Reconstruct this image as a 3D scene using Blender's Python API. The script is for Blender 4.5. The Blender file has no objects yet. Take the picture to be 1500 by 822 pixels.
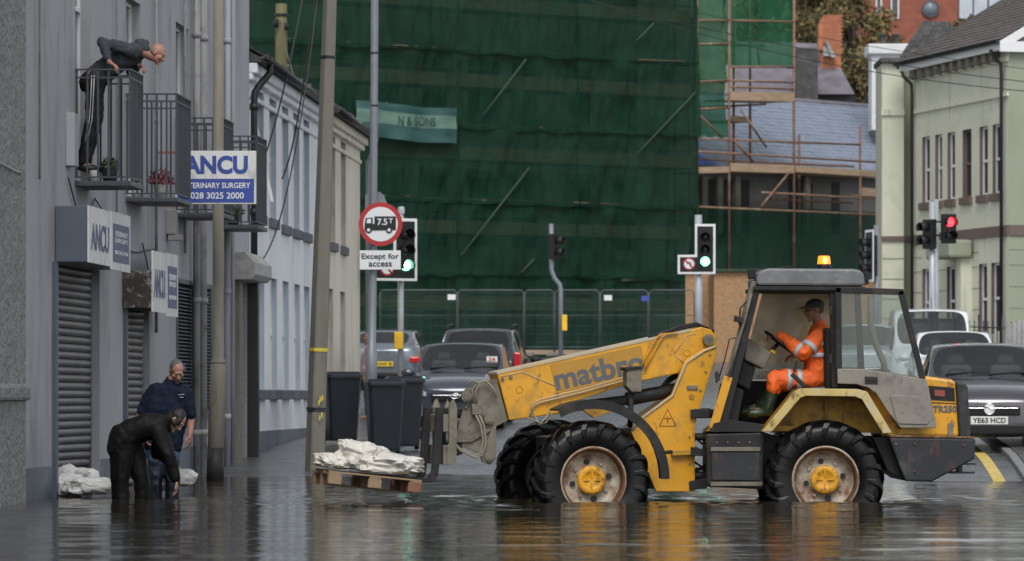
import bpy, bmesh, math, random
import numpy as np
from mathutils import Vector, Matrix, noise
random.seed(7)
rng = np.random.default_rng(7)
sc = bpy.context.scene
COL = sc.collection

# ------------------------------------------------------------------ camera, sky, sun, exposure
FPX, HC, YH, PCX = 6000.0, 1.10, 580.0, 750.0     # focal length in photo pixels, eye height, horizon row, centre column
cam_d = bpy.data.cameras.new('camera')
cam = bpy.data.objects.new('camera', cam_d); COL.objects.link(cam); sc.camera = cam
cam.location = (0, 0, HC); cam.rotation_euler = (math.radians(90), 0, 0)
cam_d.sensor_width = 36; cam_d.lens = 36 * FPX / 1500
cam_d.shift_y = (YH - 411) / 1500
cam_d.clip_start = 0.5; cam_d.clip_end = 3000
cam_d.dof.use_dof = True; cam_d.dof.focus_distance = 43.0; cam_d.dof.aperture_fstop = 5.0

SUN_EL, SUN_AZ = math.radians(50), math.radians(180)
world = bpy.data.worlds.new('World'); sc.world = world; world.use_nodes = True
wn, wl = world.node_tree.nodes, world.node_tree.links
bgn = wn['Background']
sky = wn.new('ShaderNodeTexSky'); sky.sky_type = 'NISHITA'; sky.sun_disc = False
sky.sun_elevation = SUN_EL; sky.sun_rotation = SUN_AZ; sky.dust_density = 1.0; sky.air_density = 1.0
hs = wn.new('ShaderNodeHueSaturation'); hs.inputs['Saturation'].default_value = 0.22
wl.new(sky.outputs[0], hs.inputs['Color']); wl.new(hs.outputs[0], bgn.inputs['Color'])
bgn.inputs['Strength'].default_value = 0.14
sun_d = bpy.data.lights.new('sun', 'SUN'); sun_d.energy = 1.5; sun_d.angle = math.radians(28); sun_d.color = (1.0, 0.97, 0.93)
sun = bpy.data.objects.new('sun', sun_d); COL.objects.link(sun)
sun.rotation_euler = (math.radians(90) - SUN_EL, 0, math.radians(180) - SUN_AZ + math.radians(0))
sun.rotation_euler = Vector((-math.sin(SUN_AZ) * math.cos(SUN_EL), -math.cos(SUN_AZ) * math.cos(SUN_EL), -math.sin(SUN_EL))).to_track_quat('-Z', 'Y').to_euler()
sc.view_settings.view_transform = 'Standard'; sc.view_settings.look = 'None'
sc.view_settings.gamma = 1.0; sc.view_settings.exposure = 0.32
try:
    sc.cycles.max_bounces = 6; sc.cycles.transparent_max_bounces = 12; sc.cycles.glossy_bounces = 4
except Exception: pass

# ------------------------------------------------------------------ helpers
def W(px, py, Y):                       # point of the place that sits at photo pixel (px, py) at distance Y
    return Vector(((px - PCX) / FPX * Y, Y, HC + (YH - py) / FPX * Y))
WM = {}
def link(o, parent=None, wm=None):
    COL.objects.link(o)
    wm = wm if wm is not None else (WM[parent.name].copy() if parent else Matrix.Identity(4))
    if parent:
        o.parent = parent; o.matrix_local = WM[parent.name].inverted() @ wm
    else:
        o.matrix_world = wm
    WM[o.name] = wm.copy()
    return o
def props(o, label=None, cat=None, group=None, kind=None):
    if label: o['label'] = label
    if cat: o['category'] = cat
    if group: o['group'] = group
    if kind: o['kind'] = kind
    return o
def thing(name, loc, label, cat, group=None, rz=0.0, kind=None):
    o = bpy.data.objects.new(name, None); o.empty_display_size = 0.2
    link(o, None, Matrix.Translation(Vector(loc)) @ Matrix.Rotation(rz, 4, 'Z'))
    return props(o, label, cat, group, kind)
class MB:
    def __init__(s): s.v = []; s.f = []; s.m = []; s.sm = []
    def add(s, vs, fs, mi=0, smooth=False):
        b = len(s.v); s.v += [tuple(v) for v in vs]
        s.f += [tuple(i + b for i in f) for f in fs]; s.m += [mi] * len(fs); s.sm += [smooth] * len(fs); return s
    def box(s, c, d, M=None, mi=0):
        cx, cy, cz = c; x, y, z = d[0] / 2, d[1] / 2, d[2] / 2
        vs = [Vector((cx + i * x, cy + j * y, cz + k * z)) for i in (-1, 1) for j in (-1, 1) for k in (-1, 1)]
        if M is not None: vs = [M @ v for v in vs]
        return s.add(vs, [(0, 1, 3, 2), (4, 6, 7, 5), (0, 4, 5, 1), (2, 3, 7, 6), (0, 2, 6, 4), (1, 5, 7, 3)], mi)
    def prism(s, pts, off, mi=0):       # pts: planar polygon (3-D), extruded by vector off
        n = len(pts); pts = [Vector(p) for p in pts]; off = Vector(off)
        vs = pts + [p + off for p in pts]
        return s.add(vs, [tuple(range(n))[::-1], tuple(range(n, 2 * n))] + [(i, (i + 1) % n, n + (i + 1) % n, n + i) for i in range(n)], mi)
    def cyl(s, p0, p1, r0, r1=None, n=12, mi=0, cap=True, smooth=True):
        p0, p1 = Vector(p0), Vector(p1); r1 = r0 if r1 is None else r1
        d = (p1 - p0)
        if d.length < 1e-7: return s
        q = d.to_track_quat('Z', 'Y'); ax, ay = q @ Vector((1, 0, 0)), q @ Vector((0, 1, 0))
        vs = []
        for p, r in ((p0, r0), (p1, r1)):
            vs += [p + ax * (r * math.cos(2 * math.pi * i / n)) + ay * (r * math.sin(2 * math.pi * i / n)) for i in range(n)]
        s.add(vs, [(i, (i + 1) % n, n + (i + 1) % n, n + i) for i in range(n)], mi, smooth)
        if cap: s.f += [tuple(len(s.v) - 2 * n + i for i in range(n))[::-1], tuple(len(s.v) - n + i for i in range(n))]; s.m += [mi, mi]; s.sm += [False, False]
        return s
    def tube(s, pts, r, n=8, mi=0, closed=False):
        pts = [Vector(p) for p in pts]; k = len(pts); rs = r if isinstance(r, (list, tuple)) else [r] * k
        rings = []; prev = None
        for i, p in enumerate(pts):
            a = pts[i - 1] if i > 0 else (pts[-1] if closed else p); b = pts[(i + 1) % k] if (i < k - 1 or closed) else p
            t = (b - a).normalized()
            if prev is None:
                up = Vector((0, 0, 1)) if abs(t.z) < .9 else Vector((1, 0, 0)); ax = t.cross(up).normalized()
            else:
                ax = (prev - t * prev.dot(t)).normalized()
            prev = ax; ay = t.cross(ax)
            rings.append([p + ax * (rs[i] * math.cos(2 * math.pi * j / n)) + ay * (rs[i] * math.sin(2 * math.pi * j / n)) for j in range(n)])
        vs = [v for R in rings for v in R]; fs = []
        for i in range(k if closed else k - 1):
            j2 = (i + 1) % k
            fs += [(i * n + j, i * n + (j + 1) % n, j2 * n + (j + 1) % n, j2 * n + j) for j in range(n)]
        if not closed: fs += [tuple(range(n))[::-1], tuple((k - 1) * n + j for j in range(n))]
        return s.add(vs, fs, mi, True)
    def lathe(s, prof, c, axis, n=40, mi=0, smooth=True, closed=False):  # prof: (radius, along axis)
        c = Vector(c); q = Vector(axis).to_track_quat('Z', 'Y'); ax, ay, az = q @ Vector((1, 0, 0)), q @ Vector((0, 1, 0)), q @ Vector((0, 0, 1))
        k = len(prof); vs = []
        for r, h in prof:
            vs += [c + az * h + ax * (r * math.cos(2 * math.pi * i / n)) + ay * (r * math.sin(2 * math.pi * i / n)) for i in range(n)]
        fs = []
        for a in range(k if closed else k - 1):
            b = (a + 1) % k
            fs += [(a * n + i, a * n + (i + 1) % n, b * n + (i + 1) % n, b * n + i) for i in range(n)]
        return s.add(vs, fs, mi, smooth)
    def sphere(s, c, r, nu=14, nv=9, M=None, mi=0):
        r = r if isinstance(r, (tuple, list)) else (r, r, r); c = Vector(c); vs = []
        R = M.to_3x3() if M is not None else Matrix.Identity(3)
        for j in range(nv + 1):
            th = math.pi * j / nv
            for i in range(nu):
                ph = 2 * math.pi * i / nu
                vs.append(c + R @ Vector((r[0] * math.sin(th) * math.cos(ph), r[1] * math.sin(th) * math.sin(ph), r[2] * math.cos(th))))
        fs = [(j * nu + i, (j + 1) * nu + i, (j + 1) * nu + (i + 1) % nu, j * nu + (i + 1) % nu) for j in range(nv) for i in range(nu)]
        return s.add(vs, fs, mi, True)
    def grid(s, P, mi=0, smooth=True):   # P[i][j] points
        a, b = len(P), len(P[0])
        return s.add([v for R in P for v in R], [(i * b + j, (i + 1) * b + j, (i + 1) * b + j + 1, i * b + j + 1) for i in range(a - 1) for j in range(b - 1)], mi, smooth)
    def mesh(s, name, mats, inv=None):
        me = bpy.data.meshes.new(name)
        vs = [inv @ Vector(v) for v in s.v] if inv is not None else s.v
        me.from_pydata([tuple(v) for v in vs], [], s.f)
        for m in (mats if isinstance(mats, (list, tuple)) else [mats]): me.materials.append(m)
        me.polygons.foreach_set('material_index', s.m); me.polygons.foreach_set('use_smooth', s.sm)
        me.update(); return me
    def build(s, name, mats, parent=None, bevel=0, kind=None, solid=0, fix=True, label=None):
        wm = WM[parent.name] if parent else Matrix.Identity(4)
        me = s.mesh(name, mats, wm.inverted())
        if fix:
            bm = bmesh.new(); bm.from_mesh(me); bmesh.ops.recalc_face_normals(bm, faces=bm.faces); bm.to_mesh(me); bm.free()
        o = bpy.data.objects.new(name, me); link(o, parent)
        if solid:
            md = o.modifiers.new('thick', 'SOLIDIFY'); md.thickness = solid; md.offset = 0
        if bevel:
            md = o.modifiers.new('bevel', 'BEVEL'); md.width = bevel; md.segments = 2; md.limit_method = 'ANGLE'; md.angle_limit = math.radians(40)
        if kind: o['kind'] = kind
        if label: o['label'] = label
        return o
def piece(name, me, parent, M, kind=None):
    o = bpy.data.objects.new(name, me); link(o, parent, M)
    if kind: o['kind'] = kind
    return o
def unit_box(name, dims, mt, bevel=0):
    b = MB().box((0, 0, 0), dims); me = b.mesh(name, mt)
    if bevel:
        bm = bmesh.new(); bm.from_mesh(me); bmesh.ops.bevel(bm, geom=list(bm.edges), offset=bevel, segments=1, affect='EDGES'); bm.to_mesh(me); bm.free()
    return me
def basis(o, x, y, z):                 # matrix with columns x, y, z and origin o
    M = Matrix.Identity(4)
    for i, a in enumerate((x, y, z)):
        for j in range(3): M[j][i] = a[j]
    M.translation = Vector(o); return M
def place_copy(src, M, label=None):    # copy a thing with its parts and sub-parts
    def rec(o, par, wm):
        c = o.copy(); COL.objects.link(c); c.parent = par
        c.matrix_parent_inverse = o.matrix_parent_inverse.copy()
        if par is None: c.matrix_world = M
        WM[c.name] = wm
        for ch in o.children: rec(ch, c, wm @ (WM[o.name].inverted() @ WM[ch.name]))
        return c
    r = rec(src, None, M)
    if label: r['label'] = label
    return r
def text_obj(name, s, M, w, h, mt, parent, off=0.0, extr=0.004, shear=0.0):
    cu = bpy.data.curves.new(name, 'FONT'); cu.body = s; cu.align_x = 'CENTER'; cu.align_y = 'CENTER'
    cu.size = 1; cu.offset = off; cu.resolution_u = 4; cu.shear = shear
    to = bpy.data.objects.new(name, cu); COL.objects.link(to)
    dg = bpy.context.evaluated_depsgraph_get(); me = bpy.data.meshes.new_from_object(to.evaluated_get(dg))
    bpy.data.objects.remove(to); bpy.data.curves.remove(cu)
    n = len(me.vertices); a = np.empty(n * 3); me.vertices.foreach_get('co', a); a = a.reshape(-1, 3)
    mn, mx = a.min(0), a.max(0); a -= (mn + mx) / 2
    a[:, 0] *= w / (mx[0] - mn[0]); a[:, 1] *= h / (mx[1] - mn[1]); a[:, 2] = 0
    me.vertices.foreach_set('co', a.ravel()); me.polygons.foreach_set('use_smooth', [False] * len(me.polygons)); me.materials.clear(); me.materials.append(mt); me.update()
    me.name = name
    o = bpy.data.objects.new(name, me); link(o, parent, M)
    md = o.modifiers.new('thick', 'SOLIDIFY'); md.thickness = extr; md.offset = 0
    return o
def remeshed(mb, voxel, smooth=4, fold=0.0, fscale=0.12, name='m'):
    me = mb.mesh(name, []); o = bpy.data.objects.new('tmp', me); COL.objects.link(o)
    md = o.modifiers.new('r', 'REMESH'); md.mode = 'VOXEL'; md.voxel_size = voxel; md.use_smooth_shade = True
    if smooth:
        md = o.modifiers.new('s', 'SMOOTH'); md.factor = .5; md.iterations = smooth
    dg = bpy.context.evaluated_depsgraph_get(); out = bpy.data.meshes.new_from_object(o.evaluated_get(dg))
    bpy.data.objects.remove(o); bpy.data.meshes.remove(me)
    if fold:
        n = len(out.vertices); co = np.empty(n * 3); out.vertices.foreach_get('co', co); co = co.reshape(-1, 3)
        nr = np.empty(n * 3); out.vertex_normals.foreach_get('vector', nr); nr = nr.reshape(-1, 3)
        d = np.array([(1 - 2 * abs(noise.noise(Vector((p[0] / fscale, p[1] / fscale, p[2] / fscale * .6))))) + .5 * noise.noise(Vector(p) * (2.4 / fscale)) for p in co])
        co += nr * ((d - .5) * fold)[:, None]; out.vertices.foreach_set('co', co.ravel()); out.update()
    return out
def obj_from(me, name, mt, parent):
    me.name = name; me.materials.clear(); me.materials.append(mt)
    inv = WM[parent.name].inverted() if parent else Matrix.Identity(4)
    me.transform(inv); me.polygons.foreach_set('use_smooth', [True] * len(me.polygons)); me.update()
    o = bpy.data.objects.new(name, me); return link(o, parent)

# ------------------------------------------------------------------ materials
def mat(name, col, rough=.6, metal=0., var=.18, vs=2.0, bump=0., bs=40., dirt=None, dirt_amt=.5, ds=3., stretch=(1, 1, 1), spec=.5, coat=0., rvar=.12, emit=None, es=0., bdist=.01, dirt2=None):
    m = bpy.data.materials.new(name); m.use_nodes = True; n, l = m.node_tree.nodes, m.node_tree.links
    p = n['Principled BSDF']; g = n.new('ShaderNodeNewGeometry'); mp = n.new('ShaderNodeMapping'); mp.inputs['Scale'].default_value = stretch
    l.new(g.outputs['Position'], mp.inputs['Vector'])
    def nz(scale, det=6, rg=.6):
        t = n.new('ShaderNodeTexNoise'); t.inputs['Scale'].default_value = scale; t.inputs['Detail'].default_value = det; t.inputs['Roughness'].default_value = rg
        l.new(mp.outputs[0], t.inputs['Vector']); return t
    t1 = nz(vs)
    mx = n.new('ShaderNodeMix'); mx.data_type = 'RGBA'
    r = n.new('ShaderNodeMapRange'); r.inputs[1].default_value = .3; r.inputs[2].default_value = .7; l.new(t1.outputs['Fac'], r.inputs[0]); l.new(r.outputs[0], mx.inputs[0])
    mx.inputs[6].default_value = (*[c * (1 - var) for c in col], 1); mx.inputs[7].default_value = (*[min(1, c * (1 + var)) for c in col], 1)
    out = mx.outputs[2]
    if dirt:
        t2 = nz(ds, 8, .68); r2 = n.new('ShaderNodeMapRange'); r2.inputs[1].default_value = .62 - dirt_amt * .25; r2.inputs[2].default_value = .78 - dirt_amt * .15
        l.new(t2.outputs['Fac'], r2.inputs[0]); m2 = n.new('ShaderNodeMix'); m2.data_type = 'RGBA'; l.new(r2.outputs[0], m2.inputs[0]); l.new(out, m2.inputs[6]); m2.inputs[7].default_value = (*dirt, 1); out = m2.outputs[2]
    if dirt2:
        (c2, a2, s2, st2) = dirt2; mp2 = n.new('ShaderNodeMapping'); mp2.inputs['Scale'].default_value = st2; l.new(g.outputs['Position'], mp2.inputs['Vector'])
        t5 = n.new('ShaderNodeTexNoise'); t5.inputs['Scale'].default_value = s2; t5.inputs['Detail'].default_value = 9; t5.inputs['Roughness'].default_value = .72; l.new(mp2.outputs[0], t5.inputs['Vector'])
        r5 = n.new('ShaderNodeMapRange'); r5.inputs[1].default_value = .66 - a2 * .25; r5.inputs[2].default_value = .74 - a2 * .1; l.new(t5.outputs['Fac'], r5.inputs[0])
        m5 = n.new('ShaderNodeMix'); m5.data_type = 'RGBA'; l.new(r5.outputs[0], m5.inputs[0]); l.new(out, m5.inputs[6]); m5.inputs[7].default_value = (*c2, 1); out = m5.outputs[2]
    l.new(out, p.inputs['Base Color']); p.inputs['Metallic'].default_value = metal; p.inputs['Specular IOR Level'].default_value = spec
    rr = n.new('ShaderNodeMapRange'); rr.inputs[3].default_value = max(.02, rough - rvar); rr.inputs[4].default_value = min(1, rough + rvar)
    t3 = nz(vs * 3.3); l.new(t3.outputs['Fac'], rr.inputs[0]); l.new(rr.outputs[0], p.inputs['Roughness'])
    if coat: p.inputs['Coat Weight'].default_value = coat; p.inputs['Coat Roughness'].default_value = .08
    if bump:
        t4 = nz(bs, 5); b = n.new('ShaderNodeBump'); b.inputs['Strength'].default_value = bump; b.inputs['Distance'].default_value = bdist; l.new(t4.outputs['Fac'], b.inputs['Height']); l.new(b.outputs[0], p.inputs['Normal'])
    if emit: p.inputs['Emission Color'].default_value = (*emit, 1); p.inputs['Emission Strength'].default_value = es
    return m
def glass_mat(name, tint=(.75, .8, .8), rough=.03, refl=1.0, dust=0.0, dcol=(.35, .33, .28), ds=1.5):
    m = bpy.data.materials.new(name); m.use_nodes = True; n, l = m.node_tree.nodes, m.node_tree.links
    n.remove(n['Principled BSDF']); out = n['Material Output']
    tr = n.new('ShaderNodeBsdfTransparent'); tr.inputs[0].default_value = (*tint, 1); gl = n.new('ShaderNodeBsdfGlossy'); gl.inputs['Roughness'].default_value = rough
    fr = n.new('ShaderNodeFresnel'); fr.inputs[0].default_value = 1.5; mlt = n.new('ShaderNodeMath'); mlt.operation = 'MULTIPLY'; mlt.inputs[1].default_value = refl; l.new(fr.outputs[0], mlt.inputs[0])
    mx = n.new('ShaderNodeMixShader'); l.new(mlt.outputs[0], mx.inputs[0]); l.new(tr.outputs[0], mx.inputs[1]); l.new(gl.outputs[0], mx.inputs[2]); last = mx.outputs[0]
    if dust:
        df = n.new('ShaderNodeBsdfDiffuse'); df.inputs[0].default_value = (*dcol, 1); t = n.new('ShaderNodeTexNoise'); t.inputs['Scale'].default_value = ds; t.inputs['Detail'].default_value = 5
        g = n.new('ShaderNodeNewGeometry'); l.new(g.outputs['Position'], t.inputs['Vector'])
        r = n.new('ShaderNodeMapRange'); r.inputs[1].default_value = .35; r.inputs[2].default_value = .65; r.inputs[3].default_value = dust * .3; r.inputs[4].default_value = dust; l.new(t.outputs['Fac'], r.inputs[0])
        m2 = n.new('ShaderNodeMixShader'); l.new(r.outputs[0], m2.inputs[0]); l.new(last, m2.inputs[1]); l.new(df.outputs[0], m2.inputs[2]); last = m2.outputs[0]
    l.new(last, out.inputs[0]); return m
def net_mat(name, col, through, weave=True, bright=1.0):
    m = bpy.data.materials.new(name); m.use_nodes = True; n, l = m.node_tree.nodes, m.node_tree.links
    n.remove(n['Principled BSDF']); out = n['Material Output']
    g = n.new('ShaderNodeNewGeometry'); t = n.new('ShaderNodeTexNoise'); t.inputs['Scale'].default_value = .55; t.inputs['Detail'].default_value = 6; l.new(g.outputs['Position'], t.inputs['Vector'])
    mx = n.new('ShaderNodeMix'); mx.data_type = 'RGBA'; l.new(t.outputs['Fac'], mx.inputs[0]); mx.inputs[6].default_value = (*[c * .6 for c in col], 1); mx.inputs[7].default_value = (*[c * 1.4 for c in col], 1)
    df = n.new('ShaderNodeBsdfDiffuse'); l.new(mx.outputs[2], df.inputs[0]); tl = n.new('ShaderNodeBsdfTranslucent'); l.new(mx.outputs[2], tl.inputs[0])
    ms = n.new('ShaderNodeMixShader'); ms.inputs[0].default_value = .4; l.new(df.outputs[0], ms.inputs[1]); l.new(tl.outputs[0], ms.inputs[2])
    tr = n.new('ShaderNodeBsdfTransparent'); tr.inputs[0].default_value = (*[min(1, .50 + c * 1.3) * bright for c in col], 1)
    t2 = n.new('ShaderNodeTexNoise'); t2.inputs['Scale'].default_value = 1.3; t2.inputs['Detail'].default_value = 7; t2.inputs['Roughness'].default_value = .7; l.new(g.outputs['Position'], t2.inputs['Vector'])
    r = n.new('ShaderNodeMapRange'); r.inputs[1].default_value = .3; r.inputs[2].default_value = .7; r.inputs[3].default_value = max(0, through - .12); r.inputs[4].default_value = through + .12; l.new(t2.outputs['Fac'], r.inputs[0])
    m2 = n.new('ShaderNodeMixShader'); l.new(r.outputs[0], m2.inputs[0]); l.new(ms.outputs[0], m2.inputs[1]); l.new(tr.outputs[0], m2.inputs[2]); l.new(m2.outputs[0], out.inputs[0]); return m

M = {}
M['render_grey'] = mat('grey_painted_render', (.36, .37, .395), .75, var=.09, vs=.7, bump=.35, bs=14, dirt=(.22, .22, .235), dirt_amt=.45, ds=.9, stretch=(1, 1, .35), dirt2=((.20, .20, .205), .3, 2.2, (1.6, 1.6, .3)))
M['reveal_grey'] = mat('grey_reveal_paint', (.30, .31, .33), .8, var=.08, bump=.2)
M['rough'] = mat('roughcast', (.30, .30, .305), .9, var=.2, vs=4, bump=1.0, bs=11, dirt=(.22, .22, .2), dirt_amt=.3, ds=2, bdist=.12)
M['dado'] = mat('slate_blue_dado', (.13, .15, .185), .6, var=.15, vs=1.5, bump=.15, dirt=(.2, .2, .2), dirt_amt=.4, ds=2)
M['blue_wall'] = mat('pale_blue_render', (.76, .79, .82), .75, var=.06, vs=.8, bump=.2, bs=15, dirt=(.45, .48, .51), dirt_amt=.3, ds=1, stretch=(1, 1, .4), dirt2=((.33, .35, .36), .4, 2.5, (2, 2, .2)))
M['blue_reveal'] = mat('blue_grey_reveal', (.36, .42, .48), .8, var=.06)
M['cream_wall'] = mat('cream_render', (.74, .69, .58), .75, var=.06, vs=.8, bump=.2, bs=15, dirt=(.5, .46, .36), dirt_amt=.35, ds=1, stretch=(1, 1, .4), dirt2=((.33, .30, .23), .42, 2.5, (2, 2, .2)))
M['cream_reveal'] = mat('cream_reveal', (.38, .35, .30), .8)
M['sill'] = mat('dark_sill_stone', (.10, .11, .13), .7)
M['slate'] = mat('old_slate', (.055, .055, .055), .65, var=.45, vs=3, bump=.5, bs=12, dirt=(.13, .13, .09), dirt_amt=.4)
M['slate_blue'] = mat('new_blue_slate', (.22, .255, .33), .5, var=.13, vs=3, bump=.2)
M['slate_purple'] = mat('purple_slate', (.17, .155, .18), .6, var=.3, vs=1.5)
M['iron'] = mat('painted_iron', (.05, .058, .07), .5, var=.15, metal=.1)
M['black'] = mat('black_paint', (.012, .012, .013), .4, var=.2)
M['rubberblack'] = mat('black_rubber', (.005, .005, .0052), .34, var=.3, vs=6, bump=.3, bs=60, dirt=(.022, .02, .018), dirt_amt=.2, ds=6, spec=.35)
M['dark'] = mat('dark_void', (.02, .02, .022), .8)
M['steel_shutter'] = mat('galvanised_slat', (.125, .12, .125), .45, metal=.3, var=.18, vs=3, dirt=(.09, .075, .065), dirt_amt=.4, ds=2)
M['steel_shutter_light'] = mat('pale_galvanised_slat', (.33, .32, .31), .45, metal=.3, var=.12, vs=3, dirt=(.25, .24, .22), dirt_amt=.4, ds=2)
M['louvre'] = mat('dark_louvre', (.06, .072, .088), .5)
M['frame_blue'] = mat('slate_blue_steel', (.07, .09, .12), .5)
M['sign_white'] = mat('sign_white_plastic', (.66, .67, .66), .45, var=.05, dirt=(.36, .36, .33), dirt_amt=.4, ds=5, stretch=(1, 1, .4))
M['sign_blue'] = mat('sign_royal_blue', (.035, .07, .30), .4, var=.1)
M['sign_navy'] = mat('sign_faded_navy', (.06, .085, .20), .5, var=.25, dirt=(.2, .16, .2), dirt_amt=.4, ds=4)
M['letter_white'] = mat('white_lettering', (.75, .77, .8), .5, var=.03)
M['letter_navy'] = mat('navy_lettering', (.06, .08, .18), .5, var=.2, dirt=(.3, .3, .36), dirt_amt=.35, ds=9)
M['box_slate'] = mat('slate_box_end', (.085, .105, .135), .5, var=.08)
M['rustbox'] = mat('peeling_rust', (.035, .026, .022), .8, var=.5, vs=5, dirt=(.45, .44, .43), dirt_amt=.5, ds=7, bump=.4)
M['zinc'] = mat('zinc_hood', (.34, .34, .34), .5, metal=.2, dirt=(.18, .17, .14), dirt_amt=.5, ds=3)
M['pipe_grey'] = mat('grey_drainpipe', (.30, .30, .30), .5, var=.08, dirt=(.14, .13, .12), dirt_amt=.5, ds=3)
M['concrete'] = mat('weathered_concrete', (.20, .185, .155), .85, var=.2, vs=2.5, bump=.4, bs=30, dirt=(.09, .085, .06), dirt_amt=.45, ds=1.2, stretch=(3, 3, .6))
M['concrete_light'] = mat('pale_concrete_post', (.18, .168, .14), .8, var=.15, vs=2.5, bump=.4, bs=30, dirt=(.15, .14, .11), dirt_amt=.45, ds=1.2, stretch=(3, 3, .5))
M['wood_pole'] = mat('mossy_wood_pole', (.13, .12, .06), .9, var=.3, vs=3, stretch=(4, 4, .4))
M['galv'] = mat('galvanised_post', (.40, .42, .45), .4, metal=.3, var=.1, vs=4)
M['galv_dark'] = mat('dull_galvanised_post', (.22, .235, .26), .45, metal=.3, var=.1, vs=4)
M['yellow_tape'] = mat('yellow_band', (.62, .50, .05), .6)
M['asphalt'] = mat('wet_asphalt', (.12, .125, .135), .26, var=.22, vs=.5, bump=.5, bs=45, dirt=(.04, .042, .045), dirt_amt=.35, ds=.35, rvar=.2, bdist=.02)
M['paving'] = mat('wet_paving', (.11, .11, .115), .3, var=.2, vs=1.2, bump=.3, bs=30, dirt=(.055, .055, .055), dirt_amt=.4, ds=.8, rvar=.2)
M['kerb'] = mat('kerb_stone', (.2, .2, .2), .6, var=.15, vs=3, bump=.2)
M['yellow_line'] = mat('yellow_road_paint', (.62, .47, .12), .6, var=.15, vs=5, dirt=(.2, .19, .15), dirt_amt=.35, ds=8)
M['white_line'] = mat('white_road_paint', (.62, .62, .6), .6, var=.1, vs=5, dirt=(.2, .2, .2), dirt_amt=.4, ds=6)
M['sandbag'] = mat('woven_white_bag', (.63, .63, .62), .7, var=.1, vs=5, bump=.4, bs=50, dirt=(.32, .29, .25), dirt_amt=.35, ds=5)
M['matgreen'] = mat('moss', (.06, .10, .02), .9, var=.4, vs=8)
M['ty'] = mat('machine_yellow', (.72, .345, .012), .42, var=.10, vs=2, bump=.06, dirt=(.36, .21, .05), dirt_amt=.38, ds=3, coat=.12, dirt2=((.075, .045, .03), .36, 9, (1, 1, .6)))
M['tyd'] = mat('worn_dirty_yellow', (.50, .27, .025), .6, var=.25, vs=3, dirt=(.10, .055, .025), dirt_amt=.55, ds=4)
M['tgrime'] = mat('worn_cream_edge', (.46, .40, .28), .6, var=.15, vs=5, dirt=(.62, .36, .05), dirt_amt=.4, ds=5)
M['fender'] = mat('worn_yellow_fender', (.56, .43, .15), .5, var=.15, vs=6, dirt=(.48, .44, .35), dirt_amt=.55, ds=4, dirt2=((.16, .09, .04), .42, 8, (1, 1, .6)))
M['tgrey'] = mat('muddy_grey_steel', (.185, .168, .13), .6, var=.2, vs=5, bump=.2, dirt=(.09, .07, .05), dirt_amt=.5, ds=6, dirt2=((.11, .045, .02), .35, 11, (1, 1, .6)))
M['tdark'] = mat('dark_machine_grey', (.026, .026, .028), .5, var=.25, vs=3, dirt=(.075, .06, .045), dirt_amt=.35, ds=4, bump=.15, spec=.22)
M['tdoor'] = mat('grey_brown_door_paint', (.235, .22, .19), .5, var=.1, vs=3, dirt=(.14, .125, .10), dirt_amt=.5, ds=5, dirt2=((.055, .045, .035), .35, 10, (1, 1, .5)))
M['troof'] = mat('dusty_roof_plastic', (.155, .16, .168), .55, var=.15, vs=5, dirt=(.25, .25, .245), dirt_amt=.4, ds=12)
M['tcounter'] = mat('counterweight_grey', (.034, .036, .041), .5, spec=.3, var=.25, vs=3, dirt=(.10, .095, .09), dirt_amt=.4, ds=3, dirt2=((.14, .055, .03), .45, 5, (1, 1, .45)))
M['decal'] = mat('faded_decal', (.46, .24, .03), .5, var=.08, vs=6)
M['matbro_letter'] = mat('slate_letter', (.11, .12, .13), .5, var=.1)
M['rim'] = mat('rusty_cream_rim', (.50, .44, .35), .6, var=.12, vs=4, dirt=(.15, .055, .018), dirt_amt=.85, ds=4.5, dirt2=((.05, .025, .012), .35, 12, (1, 1, 1)))
M['hub'] = mat('hub_yellow', (.70, .34, .015), .5, var=.1, vs=5, dirt=(.10, .05, .02), dirt_amt=.55, ds=14)
M['hose'] = mat('khaki_hose', (.29, .26, .19), .5)
M['blackhose'] = mat('black_hose', (.02, .02, .02), .4)
M['wood'] = mat('pallet_wood', (.33, .22, .13), .8, var=.2, vs=6, dirt=(.15, .11, .07), dirt_amt=.45, ds=6)
M['wood_red'] = mat('red_painted_block', (.26, .10, .07), .8, var=.2, vs=6, dirt=(.18, .13, .09), dirt_amt=.5, ds=5)
M['amber'] = mat('amber_lens', (.85, .28, .01), .2, emit=(1, .20, .01), es=1.5)
M['amber_hot'] = mat('amber_lamp_core', (1, .6, .1), .2, emit=(1, .45, .06), es=7)
M['green_on'] = mat('green_signal_lit', (.1, .9, .5), .3, var=0, emit=(.12, 1.0, .5), es=9)
M['green_hot'] = mat('green_signal_core', (.5, 1, .8), .3, var=0, emit=(.55, 1.0, .8), es=9)
M['red_on'] = mat('red_signal_lit', (.9, .03, .03), .3, var=0, emit=(1, .02, .03), es=7)
M['lens_off'] = mat('dark_signal_lens', (.02, .02, .02), .25)
M['board_white'] = mat('reflective_white', (.72, .73, .74), .5, var=.04)
M['red_sign'] = mat('red_reflective', (.42, .025, .03), .5, var=.06)
M['yellow_box'] = mat('yellow_push_unit', (.80, .48, .02), .5)
M['skin'] = mat('skin', (.38, .21, .15), .5, var=.12, vs=9, spec=.4)
M['skin_red'] = mat('ruddy_skin', (.37, .185, .135), .5, var=.15, vs=9)
M['hair_grey'] = mat('grey_hair', (.10, .095, .09), .8, var=.3, vs=60)
M['hair_dark'] = mat('dark_brown_hair', (.014, .010, .009), .6, var=.4, vs=60)
M['navy'] = mat('navy_fleece', (.012, .017, .035), .9, var=.2, vs=12, bump=.3, bs=70, spec=.15)
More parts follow.
